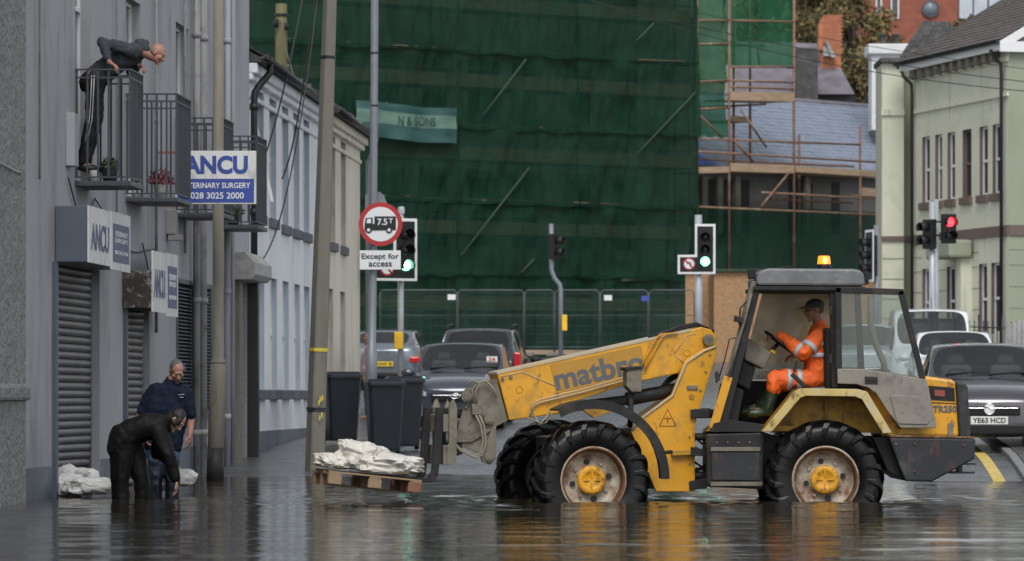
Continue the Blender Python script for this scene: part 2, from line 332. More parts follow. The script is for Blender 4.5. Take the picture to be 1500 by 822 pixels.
M['jacket_black'] = mat('black_rain_jacket', (.007, .0065, .0065), .6, var=.25, vs=8, bump=.2, bs=25, spec=.2)
M['trouser_black'] = mat('black_overtrousers', (.005, .005, .0055), .6, var=.25, vs=8, bump=.2, bs=22, spec=.2)
M['hoodie'] = mat('charcoal_marl_top', (.042, .046, .055), .85, var=.3, vs=30, bump=.3, bs=60)
M['track'] = mat('black_tracksuit', (.010, .010, .012), .7, var=.2)
M['jeans'] = mat('blue_jeans', (.05, .09, .16), .85, var=.25, vs=10, bump=.2, bs=90)
M['jeans_wet'] = mat('wet_dark_denim', (.008, .012, .024), .5, var=.2)
M['hivis'] = mat('orange_hivis', (.92, .15, .02), .65, var=.1, vs=9, bump=.2, bs=40, dirt=(.42, .10, .03), dirt_amt=.25, ds=6)
M['reflect'] = mat('silver_reflective_tape', (.55, .55, .56), .45, var=.1)
M['wellies'] = mat('green_wellington', (.025, .04, .02), .35, var=.2)
M['cap'] = mat('grey_cap', (.055, .06, .058), .85, var=.15)
M['pink'] = mat('pink_top', (.55, .30, .30), .8)
M['bin'] = mat('black_bin_plastic', (.013, .016, .022), .4, var=.15, vs=4, spec=.35)
M['osb'] = mat('osb_board', (.36, .215, .11), .8, var=.22, vs=9, bump=.15, bs=30, dirt=(.23, .125, .06), dirt_amt=.4, ds=11)
M['scaff'] = mat('rusty_scaffold_tube', (.22, .125, .075), .6, var=.25, vs=3, dirt=(.36, .33, .3), dirt_amt=.35, ds=2)
M['plank'] = mat('scaffold_board', (.42, .30, .20), .8, var=.2, vs=3, stretch=(.5, .5, 3))
M['block'] = mat('grey_blockwork', (.13, .125, .12), .9, var=.2, vs=1.5, dirt=(.09, .09, .09), dirt_amt=.45)
M['dull_stone'] = mat('old_render_behind_net', (.30, .30, .27), .9, var=.15, vs=.5)
M['tarp'] = mat('blue_tarpaulin', (.04, .10, .42), .4, var=.2)
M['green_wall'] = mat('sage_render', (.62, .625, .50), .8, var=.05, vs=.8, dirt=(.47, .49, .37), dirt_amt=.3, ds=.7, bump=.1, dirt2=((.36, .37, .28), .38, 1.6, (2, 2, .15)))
M['green_shade'] = mat('sage_shade_and_joints', (.29, .32, .235), .8, var=.08, vs=.8)  # sage render with shade put into the colour; joints and canopy share it
M['brown_trim'] = mat('brown_band', (.15, .11, .095), .8, var=.1)
M['upvc'] = mat('white_window_frame', (.75, .76, .76), .4, var=.03)
M['tile_brown'] = mat('brown_grey_tile', (.105, .09, .083), .75, var=.22, vs=1.2)
M['brick'] = mat('red_brick', (.26, .085, .055), .85, var=.22, vs=2, bump=.2)
M['brick_orange'] = mat('orange_chimney_brick', (.42, .16, .085), .85, var=.25, vs=4)
M['winpane'] = mat('window_pane', (.02, .024, .028), .08, var=.2, spec=.8)
M['window_pale'] = mat('pale_window_pane', (.45, .49, .55), .3, var=.1)  # plain pale blue-grey pane colour
M['car_black'] = mat('black_car_paint', (.055, .064, .085), .22, var=.06, coat=1.0, metal=.3)
M['car_suv'] = mat('dark_suv_paint', (.03, .033, .042), .25, var=.06, coat=1.0, metal=.3)
M['car_mauve'] = mat('grey_mauve_paint', (.085, .08, .09), .28, var=.06, coat=1.0, metal=.55)
M['car_white'] = mat('white_car_paint', (.72, .74, .76), .3, var=.03, coat=.8)
M['car_silver'] = mat('blue_grey_paint', (.16, .19, .22), .28, var=.05, coat=1.0, metal=.5)
M['car_pale'] = mat('pale_blue_white_paint', (.55, .61, .68), .3, var=.03, coat=.8)
M['plastic'] = mat('black_plastic', (.014, .014, .015), .5, spec=.3)
M['chrome'] = mat('chrome', (.75, .75, .76), .15, metal=1, var=.03)
M['headlamp'] = mat('headlamp_glass', (.42, .45, .48), .25, metal=.1, var=.3, vs=14)
M['tail_red'] = mat('red_tail_lens', (.5, .02, .03), .15)
M['plate_w'] = mat('white_plate', (.70, .71, .69), .4, var=.03)
M['plate_y'] = mat('yellow_plate', (.72, .50, .04), .4, var=.03)
M['carglass'] = glass_mat('car_window_glass', (.76, .80, .80), .02, 1.9, .02, (.36, .39, .40))
M['cabglass'] = glass_mat('tinted_cab_glass', (.72, .77, .76), .03, 1.0, .14, (.35, .38, .36))
M['cabglass_far'] = glass_mat('dusty_cab_glass', (.72, .76, .74), .05, .8, .72, (.44, .40, .31), 2.2)
M['alloy'] = mat('alloy_wheel', (.4, .41, .42), .35, metal=.8)
M['net'] = net_mat('green_debris_net', (.028, .086, .058), .42, bright=.85)
M['net_backlit'] = net_mat('backlit_green_net', (.035, .17, .085), .30, bright=.95)  # same netting, with the light from behind put into a brighter green
M['banner_teal'] = mat('teal_banner', (.025, .085, .08), .6, var=.15)
M['banner_pale'] = mat('pale_banner_strip', (.11, .20, .155), .6, var=.1)
M['banner_text'] = mat('banner_lettering', (.012, .045, .04), .6)
M['leaf_a'] = mat('olive_autumn_leaf', (.19, .155, .065), .8, var=.4, vs=1.2)
M['leaf_b'] = mat('rust_autumn_leaf', (.23, .135, .055), .8, var=.4, vs=1.2)
M['leaf_c'] = mat('dark_green_leaf', (.105, .11, .045), .8, var=.4, vs=1.2)
M['bark'] = mat('bark', (.07, .055, .04), .9)
M['white_render'] = mat('white_chimney_render', (.70, .71, .72), .8, var=.06)
M['cable'] = mat('black_cable', (.02, .02, .02), .5)

# muddy flood water
def water_mat():
    m = bpy.data.materials.new('flood_water'); m.use_nodes = True; n, l = m.node_tree.nodes, m.node_tree.links
    p = n['Principled BSDF']; p.inputs['Base Color'].default_value = (.026, .022, .014, 1); p.inputs['Roughness'].default_value = .04; p.inputs['IOR'].default_value = 1.33
    g = n.new('ShaderNodeNewGeometry'); mp = n.new('ShaderNodeMapping'); mp.inputs['Scale'].default_value = (1.6, 4.2, 1); l.new(g.outputs['Position'], mp.inputs[0])
    t = n.new('ShaderNodeTexNoise'); t.inputs['Scale'].default_value = 3.0; t.inputs['Detail'].default_value = 4; l.new(mp.outputs[0], t.inputs['Vector'])
    b = n.new('ShaderNodeBump'); b.inputs['Strength'].default_value = .42; b.inputs['Distance'].default_value = .012; l.new(t.outputs['Fac'], b.inputs['Height']); l.new(b.outputs[0], p.inputs['Normal'])
    return m
M['water'] = water_mat()
M['netted_pole'] = mat('pole_pressed_under_net', (.032, .062, .034), .8, var=.2)
M['netted_tube'] = mat('dull_tube_over_net', (.12, .085, .055), .7, var=.3, vs=2)
M['rust'] = mat('rust_brown', (.13, .055, .022), .75, var=.35, vs=8, dirt=(.32, .27, .2), dirt_amt=.35, ds=6)
M['seat_cloth'] = mat('grey_seat_cloth', (.09, .09, .10), .9)
M['fence_tube'] = mat('dull_fence_tube', (.10, .11, .12), .5, metal=.2)
# ------------------------------------------------------------------ ground, pavements, water
SL = 350.0 / 6000.0                         # the street's lean to the right, metres per metre
GY = [-60, 45, 50, 54, 57.5, 62, 66, 70, 77, 82, 100, 125, 150, 420]
GZ = [-.42, -.38, -.22, -.10, 0., .13, .26, .36, .63, .77, 1.32, 2.08, 2.75, 12.]
def sstep(a, b, x):
    t = min(1, max(0, (x - a) / (b - a))); return t * t * (3 - 2 * t)
def ground(X, Y):
    z = float(np.interp(Y, GY, GZ))
    return z + .30 * sstep(0.5, 5.2, X) * sstep(48.5, 57.5, Y) * (1 - sstep(70, 90, Y))
def sheet(xs, ys, zoff=0.0, shear=SL):
    return [[Vector((x + shear * y, y, ground(x + shear * y, y) + zoff)) for x in xs] for y in ys]
xs = list(np.concatenate([np.linspace(-90, -9, 12), np.linspace(-8, 10, 37), np.linspace(12, 90, 12)]))
ys = list(np.concatenate([np.linspace(-60, 40, 12), np.linspace(42, 100, 59), np.linspace(104, 160, 18), np.linspace(175, 420, 12)]))
MB().grid(sheet(xs, ys)).build('road', M['asphalt'], kind='structure')
def raised_strip(name, x0, x1, y0, y1, h, mt):
    b = MB(); yy = np.linspace(y0, y1, int((y1 - y0) / 1.0) + 2)
    for a, c in zip(yy[:-1], yy[1:]):
        q = []
        for y in (a, c):
            for x in (x0, x1):
                X = x + SL * y; q.append(Vector((X, y, ground(X, y))))
        t = [v + Vector((0, 0, h)) for v in q]
        b.add([q[0] - Vector((0, 0, .3)), q[1] - Vector((0, 0, .3)), q[2] - Vector((0, 0, .3)), q[3] - Vector((0, 0, .3))] + t, [(4, 5, 7, 6), (0, 2, 6, 4), (1, 5, 7, 3)])
    return b.build(name, mt, kind='structure')
raised_strip('pavement', -7.62, -5.76, 30, 94, .05, M['paving'])
raised_strip('pavement', 3.636, 8.5, 40, 94, .09, M['paving'])
kl = raised_strip('kerb', -5.74, -5.62, 30, 46, .04, M['kerb'])
kr = raised_strip('kerb', 3.52, 3.64, 40, 46, .07, M['kerb'])
kst = unit_box('kerb_stone', (.125, .905, .30), M['kerb'], .012)
for par, x in ((kl, -5.69), (kr, 3.57)):
    y = 46.5
    while y < 92:
        X = x + SL * y; z = ground(X, y); s = (ground(X, y + .45) - ground(X, y - .45)) / .9
        d = Vector((SL, 1, s)).normalized(); u = Vector((0, 0, 1)); r = d.cross(u).normalized(); u = r.cross(d)
        piece('kerb_stone', kst, par, basis((X, y, z - .15 + .075 + random.uniform(-.006, .006)), r, d, u)); y += .92
def stripe(name, pts, w, mt):
    P = []
    for x, y in pts: P.append([Vector((x + a, y, ground(x + a, y) + .006)) for a in (-w / 2, w / 2)])
    MB().grid(P).build(name, mt, kind='structure')
stripe('yellow_line', [(3.20 + SL * y, y) for y in np.arange(49, 92, 1.0)], .16, M['yellow_line'])
stripe('white_line', [(-1.2 + SL * y, y) for y in np.arange(59, 63, 1.0)], .12, M['white_line'])
stripe('white_line', [(-1.2 + SL * y, y) for y in np.arange(67, 71, 1.0)], .12, M['white_line'])
stripe('white_line', [(-1.2 + SL * y, y) for y in np.arange(75, 79, 1.0)], .12, M['white_line'])

# water: real waves, finest where the camera sees them
wx = np.concatenate([np.linspace(-60, -9.2, 14), np.arange(-9, 9.6, .06), np.linspace(9.8, 60, 14)])
wy = np.concatenate([np.linspace(-20, 23, 22), np.arange(23.5, 61, .05), [62, 66]])
XX, YY = np.meshgrid(wx, wy)
ZZ = np.zeros_like(XX)
for k in range(60):
    lam = float(np.exp(rng.uniform(math.log(.26), math.log(1.9)))); th = rng.normal(math.pi / 2, .42)
    kx, ky = math.cos(th) * 2 * math.pi / lam, math.sin(th) * 2 * math.pi / lam
    ZZ += .00050 * lam ** .95 * np.sin(kx * XX + ky * YY + rng.uniform(0, 6.28)) * (1 + .6 * np.sin(.5 * XX + .33 * YY + k))
DIST = [(-3.62, 43.6, .006), (-3.45, 45.0, .003), (.86, 42.3, .020), (.35, 44.0, .016), (3.27, 42.6, .016), (3.3, 44.4, .010), (-2.2, 43.0, .004)]
for cx, cy, a in DIST:
    r = np.hypot(XX - cx, YY - cy); ZZ += a * np.sin(r * 2 * math.pi / .42 - k) * np.exp(-r / 1.3) * np.clip(r / .5, 0, 1)
fade = np.clip((YY - 15) / 12, 0, 1) * np.clip((12 - np.abs(XX)) / 2.5, 0, 1); ZZ *= fade
nx, ny = len(wx), len(wy)
co = np.stack([XX, YY, ZZ], -1).reshape(-1, 3).astype(np.float32)
ii, jj = np.meshgrid(np.arange(nx - 1), np.arange(ny - 1)); b0 = (jj * nx + ii).ravel()
fc = np.stack([b0, b0 + 1, b0 + nx + 1, b0 + nx], -1).astype(np.int32)
me = bpy.data.meshes.new('flood_water'); me.vertices.add(len(co)); me.vertices.foreach_set('co', co.ravel())
me.loops.add(fc.size); me.loops.foreach_set('vertex_index', fc.ravel()); me.polygons.add(len(fc))
me.polygons.foreach_set('loop_start', np.arange(0, fc.size, 4, dtype=np.int32)); me.polygons.foreach_set('loop_total', np.full(len(fc), 4, dtype=np.int32))
me.update(calc_edges=True); me.polygons.foreach_set('use_smooth', np.ones(len(fc), bool)); me.materials.append(M['water'])
wo = bpy.data.objects.new('flood_water', me); link(wo); wo['kind'] = 'structure'

# ------------------------------------------------------------------ left terrace
def LP(Y, z, off=0.0): return Vector((-7.6 + off + SL * Y, Y, z))
def LY(px, off=0.0): return 6000 * (7.6 - off) / (1100 - px)
def LZ(py, Y): return HC + (YH - py) / FPX * Y
UD = Vector((SL, 1, 0)).normalized(); ND = Vector((1, -SL, 0)).normalized()
def wall_skin(b, Y0, Y1, z0, z1, ops, mi_wall=0, mi_rev=1, off=0.0, back=True):
    yc = sorted({Y0, Y1} | {o[0] for o in ops} | {o[1] for o in ops}); zc = sorted({z0, z1} | {o[2] for o in ops} | {o[3] for o in ops})
    for a, c in zip(yc[:-1], yc[1:]):
        for d, e in zip(zc[:-1], zc[1:]):
            my, mz = (a + c) / 2, (d + e) / 2
            if any(o[0] < my < o[1] and o[2] < mz < o[3] for o in ops): continue
            b.add([LP(a, d, off), LP(c, d, off), LP(c, e, off), LP(a, e, off)], [(0, 1, 2, 3)], mi_wall)
    for o in ops:
        a, c, d, e, dp = o[:5]
        F = [LP(a, d, off), LP(c, d, off), LP(c, e, off), LP(a, e, off)]; B = [LP(a, d, off - dp), LP(c, d, off - dp), LP(c, e, off - dp), LP(a, e, off - dp)]
        b.add(F + B, [(0, 4, 5, 1), (1, 5, 6, 2), (2, 6, 7, 3), (3, 7, 4, 0)], mi_rev)
    # body behind the openings' back plane
    T = .34
    b.add([LP(Y0, z0, off), LP(Y0, z1, off), LP(Y0, z1, off - 7), LP(Y0, z0, off - 7)], [(0, 1, 2, 3)], mi_wall)
    b.add([LP(Y1, z0, off), LP(Y1, z1, off), LP(Y1, z1, off - 7), LP(Y1, z0, off - 7)], [(0, 1, 2, 3)], mi_wall)
    b.add([LP(Y0, z1, off), LP(Y1, z1, off), LP(Y1, z1, off - 7), LP(Y0, z1, off - 7)], [(0, 1, 2, 3)], mi_wall)
    b.add([LP(Y0, z0, off - 7), LP(Y1, z0, off - 7), LP(Y1, z1, off - 7), LP(Y0, z1, off - 7)], [(0, 1, 2, 3)], mi_wall)
def lbox(b, Ya, Yb, za, zb, oa, ob, mi=0):
    b.prism([LP(Ya, za, oa), LP(Yb, za, oa), LP(Yb, za, ob), LP(Ya, za, ob)], (0, 0, zb - za), mi)
def sash(parent, a, c, d, e, dp, fm, off=0.0, mullion=True):
    f = MB(); t = .05; o1, o2 = off - dp + .002, off - dp + .06
    lbox(f, a, a + t, d, e, o1, o2); lbox(f, c - t, c, d, e, o1, o2); lbox(f, a + t, c - t, d, d + t, o1, o2); lbox(f, a + t, c - t, e - t, e, o1, o2)
    if mullion: lbox(f, a + t, c - t, (d + e) / 2 - .025, (d + e) / 2 + .025, o1, o2 + .01)
    w = f.build('window', fm, parent)
    g = MB(); lbox(g, a + t, c - t, d + t, e - t, o1 + .01, o1 + .025); g.build('pane', M['winpane'], w)
    return w

# --- roughcast building at the very left edge
t = thing('roughcast_building', LP(38, -.4, .25), 'rough pebble-dashed grey wall cut by the left edge of the picture', 'building')
b = MB(); lbox(b, 20, LY(38, .12), -.6, 9.5, -6.8, .12); b.build('wall', M['rough'], t)
b = MB(); lbox(b, 20, LY(38, .12) + .02, 1.05, 1.22, .10, .17); b.build('string_course', M['rough'], t, bevel=.04)
b = MB()
cp = []
for i in range(15):
    Y = 36 + i * .42; cp.append(LP(Y, 3.42 - .0 * i + .02 * math.sin(i * .8) - .05 * (i / 24), .15))
b.tube(cp, .012, 6); b.build('cable', M['pipe_grey'], t)

# --- grey building with the balconies
G0, G1 = LY(38), LY(365)
ang = thing('grey_rendered_building', LP(G0, -.4), 'long grey rendered building with roller shutters and four iron balconies', 'building')
BAL = [(46.06, 47.0), (49.8, 51.0), (54.1, 55.2), (57.9, 59.0)]
ZB, ZT = 3.52, 4.78
ops = []
for i, (a, c) in enumerate(BAL): ops.append((a + .02, LY([132, 206, 276, 322][i]) if i < 3 else c - .05, ZB + .02, [7.5, 5.97, 6.05, 6.1][i], .17))
sh1 = (LY(79), LY(146), -.5, 2.56, .16); sh2 = (LY(182), LY(219), -.5, 2.17, .14); sh3 = (LY(346), LY(362), -.5, 2.85, .12)
lv = (LY(258), LY(309), .85, 2.66, .10)
ops += [sh1, sh2, sh3, lv]
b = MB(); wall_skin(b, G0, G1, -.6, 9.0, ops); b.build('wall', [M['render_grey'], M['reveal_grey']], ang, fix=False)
# dado between the openings
b = MB()
for a, c in ((G0 + .01, sh1[0] - .14), (sh1[1] + .05, sh2[0] - .12), (sh2[1] + .05, sh3[0] - .45)):
    zt = .34 if a < 46 else .36
    b = MB(); lbox(b, a, c, -.55, zt + (.05 if a > 50 else 0), -.01, .012); b.build('dado', M['dado'], ang)
for i in range(4):
    o = ops[i]; sash(ang, o[0], o[1], o[2], o[3], o[4], M['upvc'])
def shutter(op, pitch, mt, bow=False, parent=ang):
    a, c, d, e, dp = op; r = MB(); lbox(r, a, a + .05, d, e, -.14, -.02); lbox(r, c - .05, c, d, e, -.14, -.095)
    s = r.build('roller_shutter', M['frame_blue'] if mt is not M['steel_shutter_light'] else M['zinc'], parent)
    # one slat profile, shared
    L = (c - a) - .10; L3 = L * math.sqrt(1 + SL * SL); b = MB(); pr = []
    n = 7
    for k in range(n): tt = k / (n - 1); pr.append((.030 * math.sin(math.pi * tt) ** .7 - .004, (tt - .5) * pitch * .93))
    P = [[Vector((-L3 / 2, 0, 0)) + Vector((0, x, z)) for x, z in pr], [Vector((L3 / 2, 0, 0)) + Vector((0, x, z)) for x, z in pr]]
    b.grid(P); b.grid([[Vector((q.x, q.y - .012, q.z)) for q in P[0]], [Vector((q.x, q.y - .012, q.z)) for q in P[1]]])
    me = b.mesh('slat', mt)
    z = e - pitch / 2; k = 0
    while z > d:
        o = 0
        if bow and z < .55: o = -.05 * (1 - (z / .55)) if z > 0 else -.05
        tilt = 0.0 if not (bow and z < .6) else random.uniform(-.012, .012) + .012
        Mx = basis(LP((a + c) / 2, z, -dp + .055 + o), UD, ND, Vector((0, 0, 1))) @ Matrix.Rotation(tilt, 4, 'Y')
        piece('slat', me, s, Mx); z -= pitch; k += 1
    g = MB(); lbox(g, a + .01, c - .01, d, e, -dp - .02, -dp - .005); g.build('backing', M['dark'], s)
    return s
shutter(sh1, .087, M['steel_shutter'], True); shutter(sh2, .087, M['steel_shutter']); shutter(sh3, .085, M['steel_shutter_light'])
# black strip and slate-blue jambs beside the shutters
b = MB(); lbox(b, sh1[0] - .12, sh1[0] - .005, -.55, 2.56, -.02, .05); b.build('shutter_jamb', M['frame_blue'], ang)
b = MB(); lbox(b, sh2[0] - .1, sh2[0] - .005, -.55, 2.3, -.02, .05); b.build('shutter_jamb', M['frame_blue'], ang)
b = MB(); lbox(b, sh3[0] - .4, sh3[0] - .01, -.1, 2.83, -.02, .10); b.build('shutter_jamb', M['concrete_light'], ang)
b = MB(); lbox(b, sh3[1] + .002, sh3[1] + .22, -.1, 2.83, -.02, .16); b.build('shutter_jamb', M['black'], ang)
# hood over the far shutter
b = MB(); a, c = LY(372, .34), LY(396, .34)
P = lambda Y: [LP(Y, 2.80, .0), LP(Y, 2.80, .30), LP(Y, 2.88, .36), LP(Y, 3.05, .36), LP(Y, 3.21, .20), LP(Y, 3.21, 0)]
b.prism(P(a), LP(c, 0) - LP(a, 0)); b.build('shutter_hood', M['zinc'], ang, bevel=.006)
# louvred shutters over the low window
lo = MB(); a, c, d, e, dp = lv
for y0, y1 in ((a, a + (c - a) * .46), (a + (c - a) * .5, c)):
    lbox(lo, y0, y0 + .06, d, e, -.06, .02); lbox(lo, y1 - .06, y1, d, e, -.06, .02); lbox(lo, y0 + .06, y1 - .06, e - .06, e, -.06, .015); lbox(lo, y0 + .06, y1 - .06, d, d + .05, -.06, .015)
lw = lo.build('louvred_shutter', M['louvre'], ang)
b = MB(); z = d + .07
while z < e - .08:
    for y0, y1 in ((a + .065, a + (c - a) * .46 - .065), (a + (c - a) * .5 + .065, c - .065)):
        b.prism([LP(y0, z, -.05), LP(y1, z, -.05), LP(y1, z + .012, -.05), LP(y0, z + .012, -.05)], ND * .05 + Vector((0, 0, -.022)))
    z += .048
b.build('louvre_slat', M['louvre'], lw, kind='stuff')
b = MB(); lbox(b, a, c, d + .01, e - .01, -.09, -.07); b.build('backing', M['dark'], lw)
b = MB(); lbox(b, a - .05, c + .05, d - .07, d - .002, -.02, .06); b.build('sill', M['sill'], ang)
# balconies
bar = unit_box('bar', (.022, .022, 1.20), M['iron']); 
for i, (a, c) in enumerate(BAL):
    OB = .615
    s = MB(); lbox(s, a - .03, c + .03, ZB - .06, ZB - .005, .0, OB + .02); bal = s.build('balcony', M['iron'], ang, bevel=.005)
    def rail(p, q, w=.035):
        r = MB(); d = (q - p); L = d.length; x = d.normalized(); z = Vector((0, 0, 1)); y = z.cross(x)
        r.box((0, 0, 0), (L, w, .018), basis((p + q) / 2, x, y, z)); return r
    T = ZT - .01
    r = MB()
    for p, q in ((LP(a, T, 0), LP(a, T, OB)), (LP(c, T, 0), LP(c, T, OB)), (LP(a - .018, T + .001, OB), LP(c + .018, T + .001, OB))):
        rail(p, q).build('handrail', M['iron'], bal)
    r = MB()
    for zz in (T - .09, ZB + .04):
        for p, q in ((LP(a, zz, 0), LP(a, zz, OB)), (LP(c, zz, 0), LP(c, zz, OB)), (LP(a, zz, OB), LP(c, zz, OB))):
            rail(p, q, .02).build('rail', M['iron'], bal)
    z = (ZB + ZT) / 2 + .01
    for o in np.linspace(.02, OB, 6):
        for Y in (a, c): piece('bar', bar, bal, basis(LP(Y, z, o), ND, UD, Vector((0, 0, 1))))
    for Y in np.linspace(a, c, 10)[1:-1]: piece('bar', bar, bal, basis(LP(Y, z, OB), ND, UD, Vector((0, 0, 1))))
# mid rail & brace visible inside the first balcony
# drainpipes and conduits on the wall
def wallpipe(px, r, z0, z1, mt, off=None, name='drainpipe', par=ang, brk=True):
    off = r + .03 if off is None else off; Y = LY(px, off); b = MB(); b.cyl(LP(Y, z0, off), LP(Y, z1, off), r, n=10)
    if brk:
        for z in np.arange(z0 + .9, z1, 1.8): b.cyl(LP(Y, z - .04, off), LP(Y, z + .04, off), r * 1.25, n=10)
    return b.build(name, mt, par)
wallpipe(288, .05, -.3, 9, M['pipe_grey']); wallpipe(297, .06, -.3, 9, M['pipe_grey']); wallpipe(333, .045, -.1, 9, M['render_grey'])
wallpipe(341, .03, -.1, 9, M['render_grey'], brk=False)
wallpipe(229, .022, 1.9, 9, M['pipe_grey'], name='conduit'); wallpipe(58, .012, 3.4, 9, M['pipe_grey'], name='conduit', brk=False)
wallpipe(171, .012, 3.2, 9, M['pipe_grey'], name='conduit', brk=False); wallpipe(271, .02, 3.0, 9, M['pipe_grey'], name='conduit', brk=False)
b = MB(); Y = LY(96); lbox(b, Y, Y + .28, LZ(243, Y), LZ(165, Y), 0, .10); b.build('meter_box', M['render_grey'], ang, bevel=.01)
b = MB(); Y = LY(243); lbox(b, Y, Y + .25, LZ(343, Y), LZ(306, Y), 0, .12); lbox(b, Y + .02, Y + .2, LZ(343, Y) - .08, LZ(343, Y), .02, .2); b.build('alarm_box', M['pipe_grey'], ang, bevel=.01)
for y0, y1, za, zb, sag in ((LY(96), LY(135), 3.52, 3.35, .35), (LY(135), LY(226), 3.38, 2.95, .25), (LY(205), LY(232), 3.0, 2.35, .15)):
    b = MB(); pts = []
    for k in range(14): tt = k / 13; pts.append(LP(y0 + (y1 - y0) * tt, za + (zb - za) * tt - sag * math.sin(math.pi * tt) + .03 * math.sin(9 * tt), .03))
    b.tube(pts, .009, 5); b.build('cable', M['cable'], ang)

# things on the balconies
def plant(name, c, label, col, r, n, pot):
    t = thing(name, c, label, 'plant'); b = MB(); c = Vector(c)
    b.lathe([(0, 0), (.07, 0), (.095, .15), (.10, .17), (.085, .17), (.0, .15)], c, (0, 0, 1), 16); b.build('pot', pot, t)
    b = MB()
    for k in range(n):
        d = Vector((random.gauss(0, 1), random.gauss(0, 1), abs(random.gauss(.4, .8)))).normalized(); p = c + Vector((0, 0, .17)) + Vector((d.x * r, d.y * r, d.z * r * 1.1)) * random.uniform(.3, 1)
        u = Vector((random.gauss(0, 1), random.gauss(0, 1), random.gauss(0, 1))).normalized(); v = u.cross(d).normalized(); L = random.uniform(.02, .04)
        b.add([p - u * L, p + v * L * .5, p + u * L, p - v * L * .5], [(0, 1, 2, 3)])
    b.build('foliage', col, t)
M['flower_red'] = mat('dark_red_flower', (.16, .03, .045), .7, var=.4, vs=20); M['leafy'] = mat('potted_leaf', (.05, .075, .035), .7, var=.4, vs=20)
M['pot_w'] = mat('white_pot', (.5, .5, .48), .5)
plant('potted_plant', LP(46.5, ZB - .005, .32), 'round grey-green potted plant at the feet of the man leaning over his balcony', M['leafy'], .13, 260, M['iron'])
plant('potted_plant', LP(50.15, ZB - .005, .38), 'dark red flowers in a pale pot on the second balcony', M['flower_red'], .20, 240, M['pot_w'])
plant('potted_plant', LP(58.6, ZB - .005, .2), 'leafy green plant in a pot on the farthest balcony', M['leafy'], .16, 260, M['iron'])
for (Y, o, lab) in ((46.4, .16, 'small white tub beside the plant on the first balcony'), (50.1, .08, 'small white tub in the wall corner of the second balcony')):
    b = MB().lathe([(0, 0), (.05, 0), (.055, .13), (.045, .14), (0, .14)], LP(Y, ZB - .005, o), (0, 0, 1), 14); q = b.build('tub', M['pot_w']); props(q, lab, 'tub')

# --- signs on the grey building
def shop_sign(Y0, Y1, o, z0, z1, endmat, label, boxz=None, split=.52):
    t = thing('shop_sign', LP(Y0, z0, 0), label, 'sign')
    bz0, bz1 = boxz or (z0, z1)
    b = MB(); lbox(b, Y0 + .01, Y1 - .01, bz0 + .005, bz1 - .005, .006, o - .015); b.build('light_box', endmat, t, bevel=.005)
    b = MB(); lbox(b, Y0, Y0 + (Y1 - Y0) * split - .01, z0, z1, o - .014, o); b.build('panel', M['sign_white'], t)
    b = MB(); lbox(b, Y0 + (Y1 - Y0) * split, Y1, z0 - .03, z1 + .01, o - .014, o + .006); b.build('panel', M['sign_white'], t)
    h = z1 - z0; y0, y1 = Y0 + (Y1 - Y0) * split + .12, Y1 - .12
    b = MB(); lbox(b, y0, y1, z0 + .10 * h, z0 + .80 * h, o + .007, o + .011); b.build('blue_field', M['sign_navy'], t)
    text_obj('lettering', 'ANCU', basis(LP(Y0 + (Y1 - Y0) * split * .5, z0 + h * .47, o + .004), UD, Vector((0, 0, 1)), ND), (Y1 - Y0) * split * .82, h * .48, M['letter_navy'], t, .025)
    for k, (s, hh, zz) in enumerate((('VETERINARY', .07, .62), ('SURGERY', .06, .50), ('028 3025 2000', .05, .28))):
        text_obj('lettering', s, basis(LP((y0 + y1) / 2, z0 + h * zz, o + .013), UD, Vector((0, 0, 1)), ND), (y1 - y0) * .8, h * hh * 1.4, M['letter_white'], t, .01)
    return t
shop_sign(44.72, 47.68, .37, 2.56, 3.18, M['box_slate'], 'long white and navy ANCU sign box over the nearest roller shutter')
shop_sign(49.5, 51.65, .37, 2.12, 2.86, M['rustbox'], 'smaller ANCU sign on a peeling rusty box over the second shutter', (2.16, 2.62))
# hanging sign, square to the wall
t = thing('hanging_sign', LP(52.5, 3.6, .2), 'white and royal blue veterinary surgery sign hanging out between the balconies', 'sign')
Ys = 52.5; x0, z1 = W(257, 221, Ys).x, W(0, 221, Ys).z; x1, z0 = W(375, 0, Ys).x, W(0, 299, Ys).z
b = MB(); b.box(((x0 + x1) / 2, Ys + .05, (z0 + z1) / 2), (x1 - x0, .10, z1 - z0)); b.build('sign_board', M['sign_white'], t, bevel=.004)
zm = W(0, 262, Ys).z
b = MB(); b.box(((x0 + x1) / 2, Ys - .003, (z0 + .02 + zm) / 2), (x1 - x0 - .05, .006, zm - z0 - .02)); b.build('blue_field', M['sign_blue'], t)
FR = lambda p: basis(p, Vector((1, 0, 0)), Vector((0, 0, 1)), Vector((0, -1, 0)))
cx = (x0 + x1) / 2
text_obj('lettering', 'ANCU', FR((cx, Ys - .003, (z1 + zm) / 2 - .0)), (x1 - x0) * .80, (z1 - zm) * .66, M['sign_blue'], t, .045)
text_obj('lettering', 'VETERINARY SURGERY', FR((cx, Ys - .009, zm - .085)), (x1 - x0) * .86, .072, M['letter_white'], t, .012)
text_obj('lettering', '028 3025 2000', FR((cx + .02, Ys - .009, zm - .215)), (x1 - x0) * .66, .082, M['letter_white'], t, .012)
b = MB(); wx_ = LP(Ys, 0, 0).x
for zz in (z1 - .02, z0 - .02): b.box(((wx_ + x0 + .1) / 2, Ys + .05, zz), (x0 + .1 - wx_, .03, .03))
b.build('bracket', M['wood_red'], t)

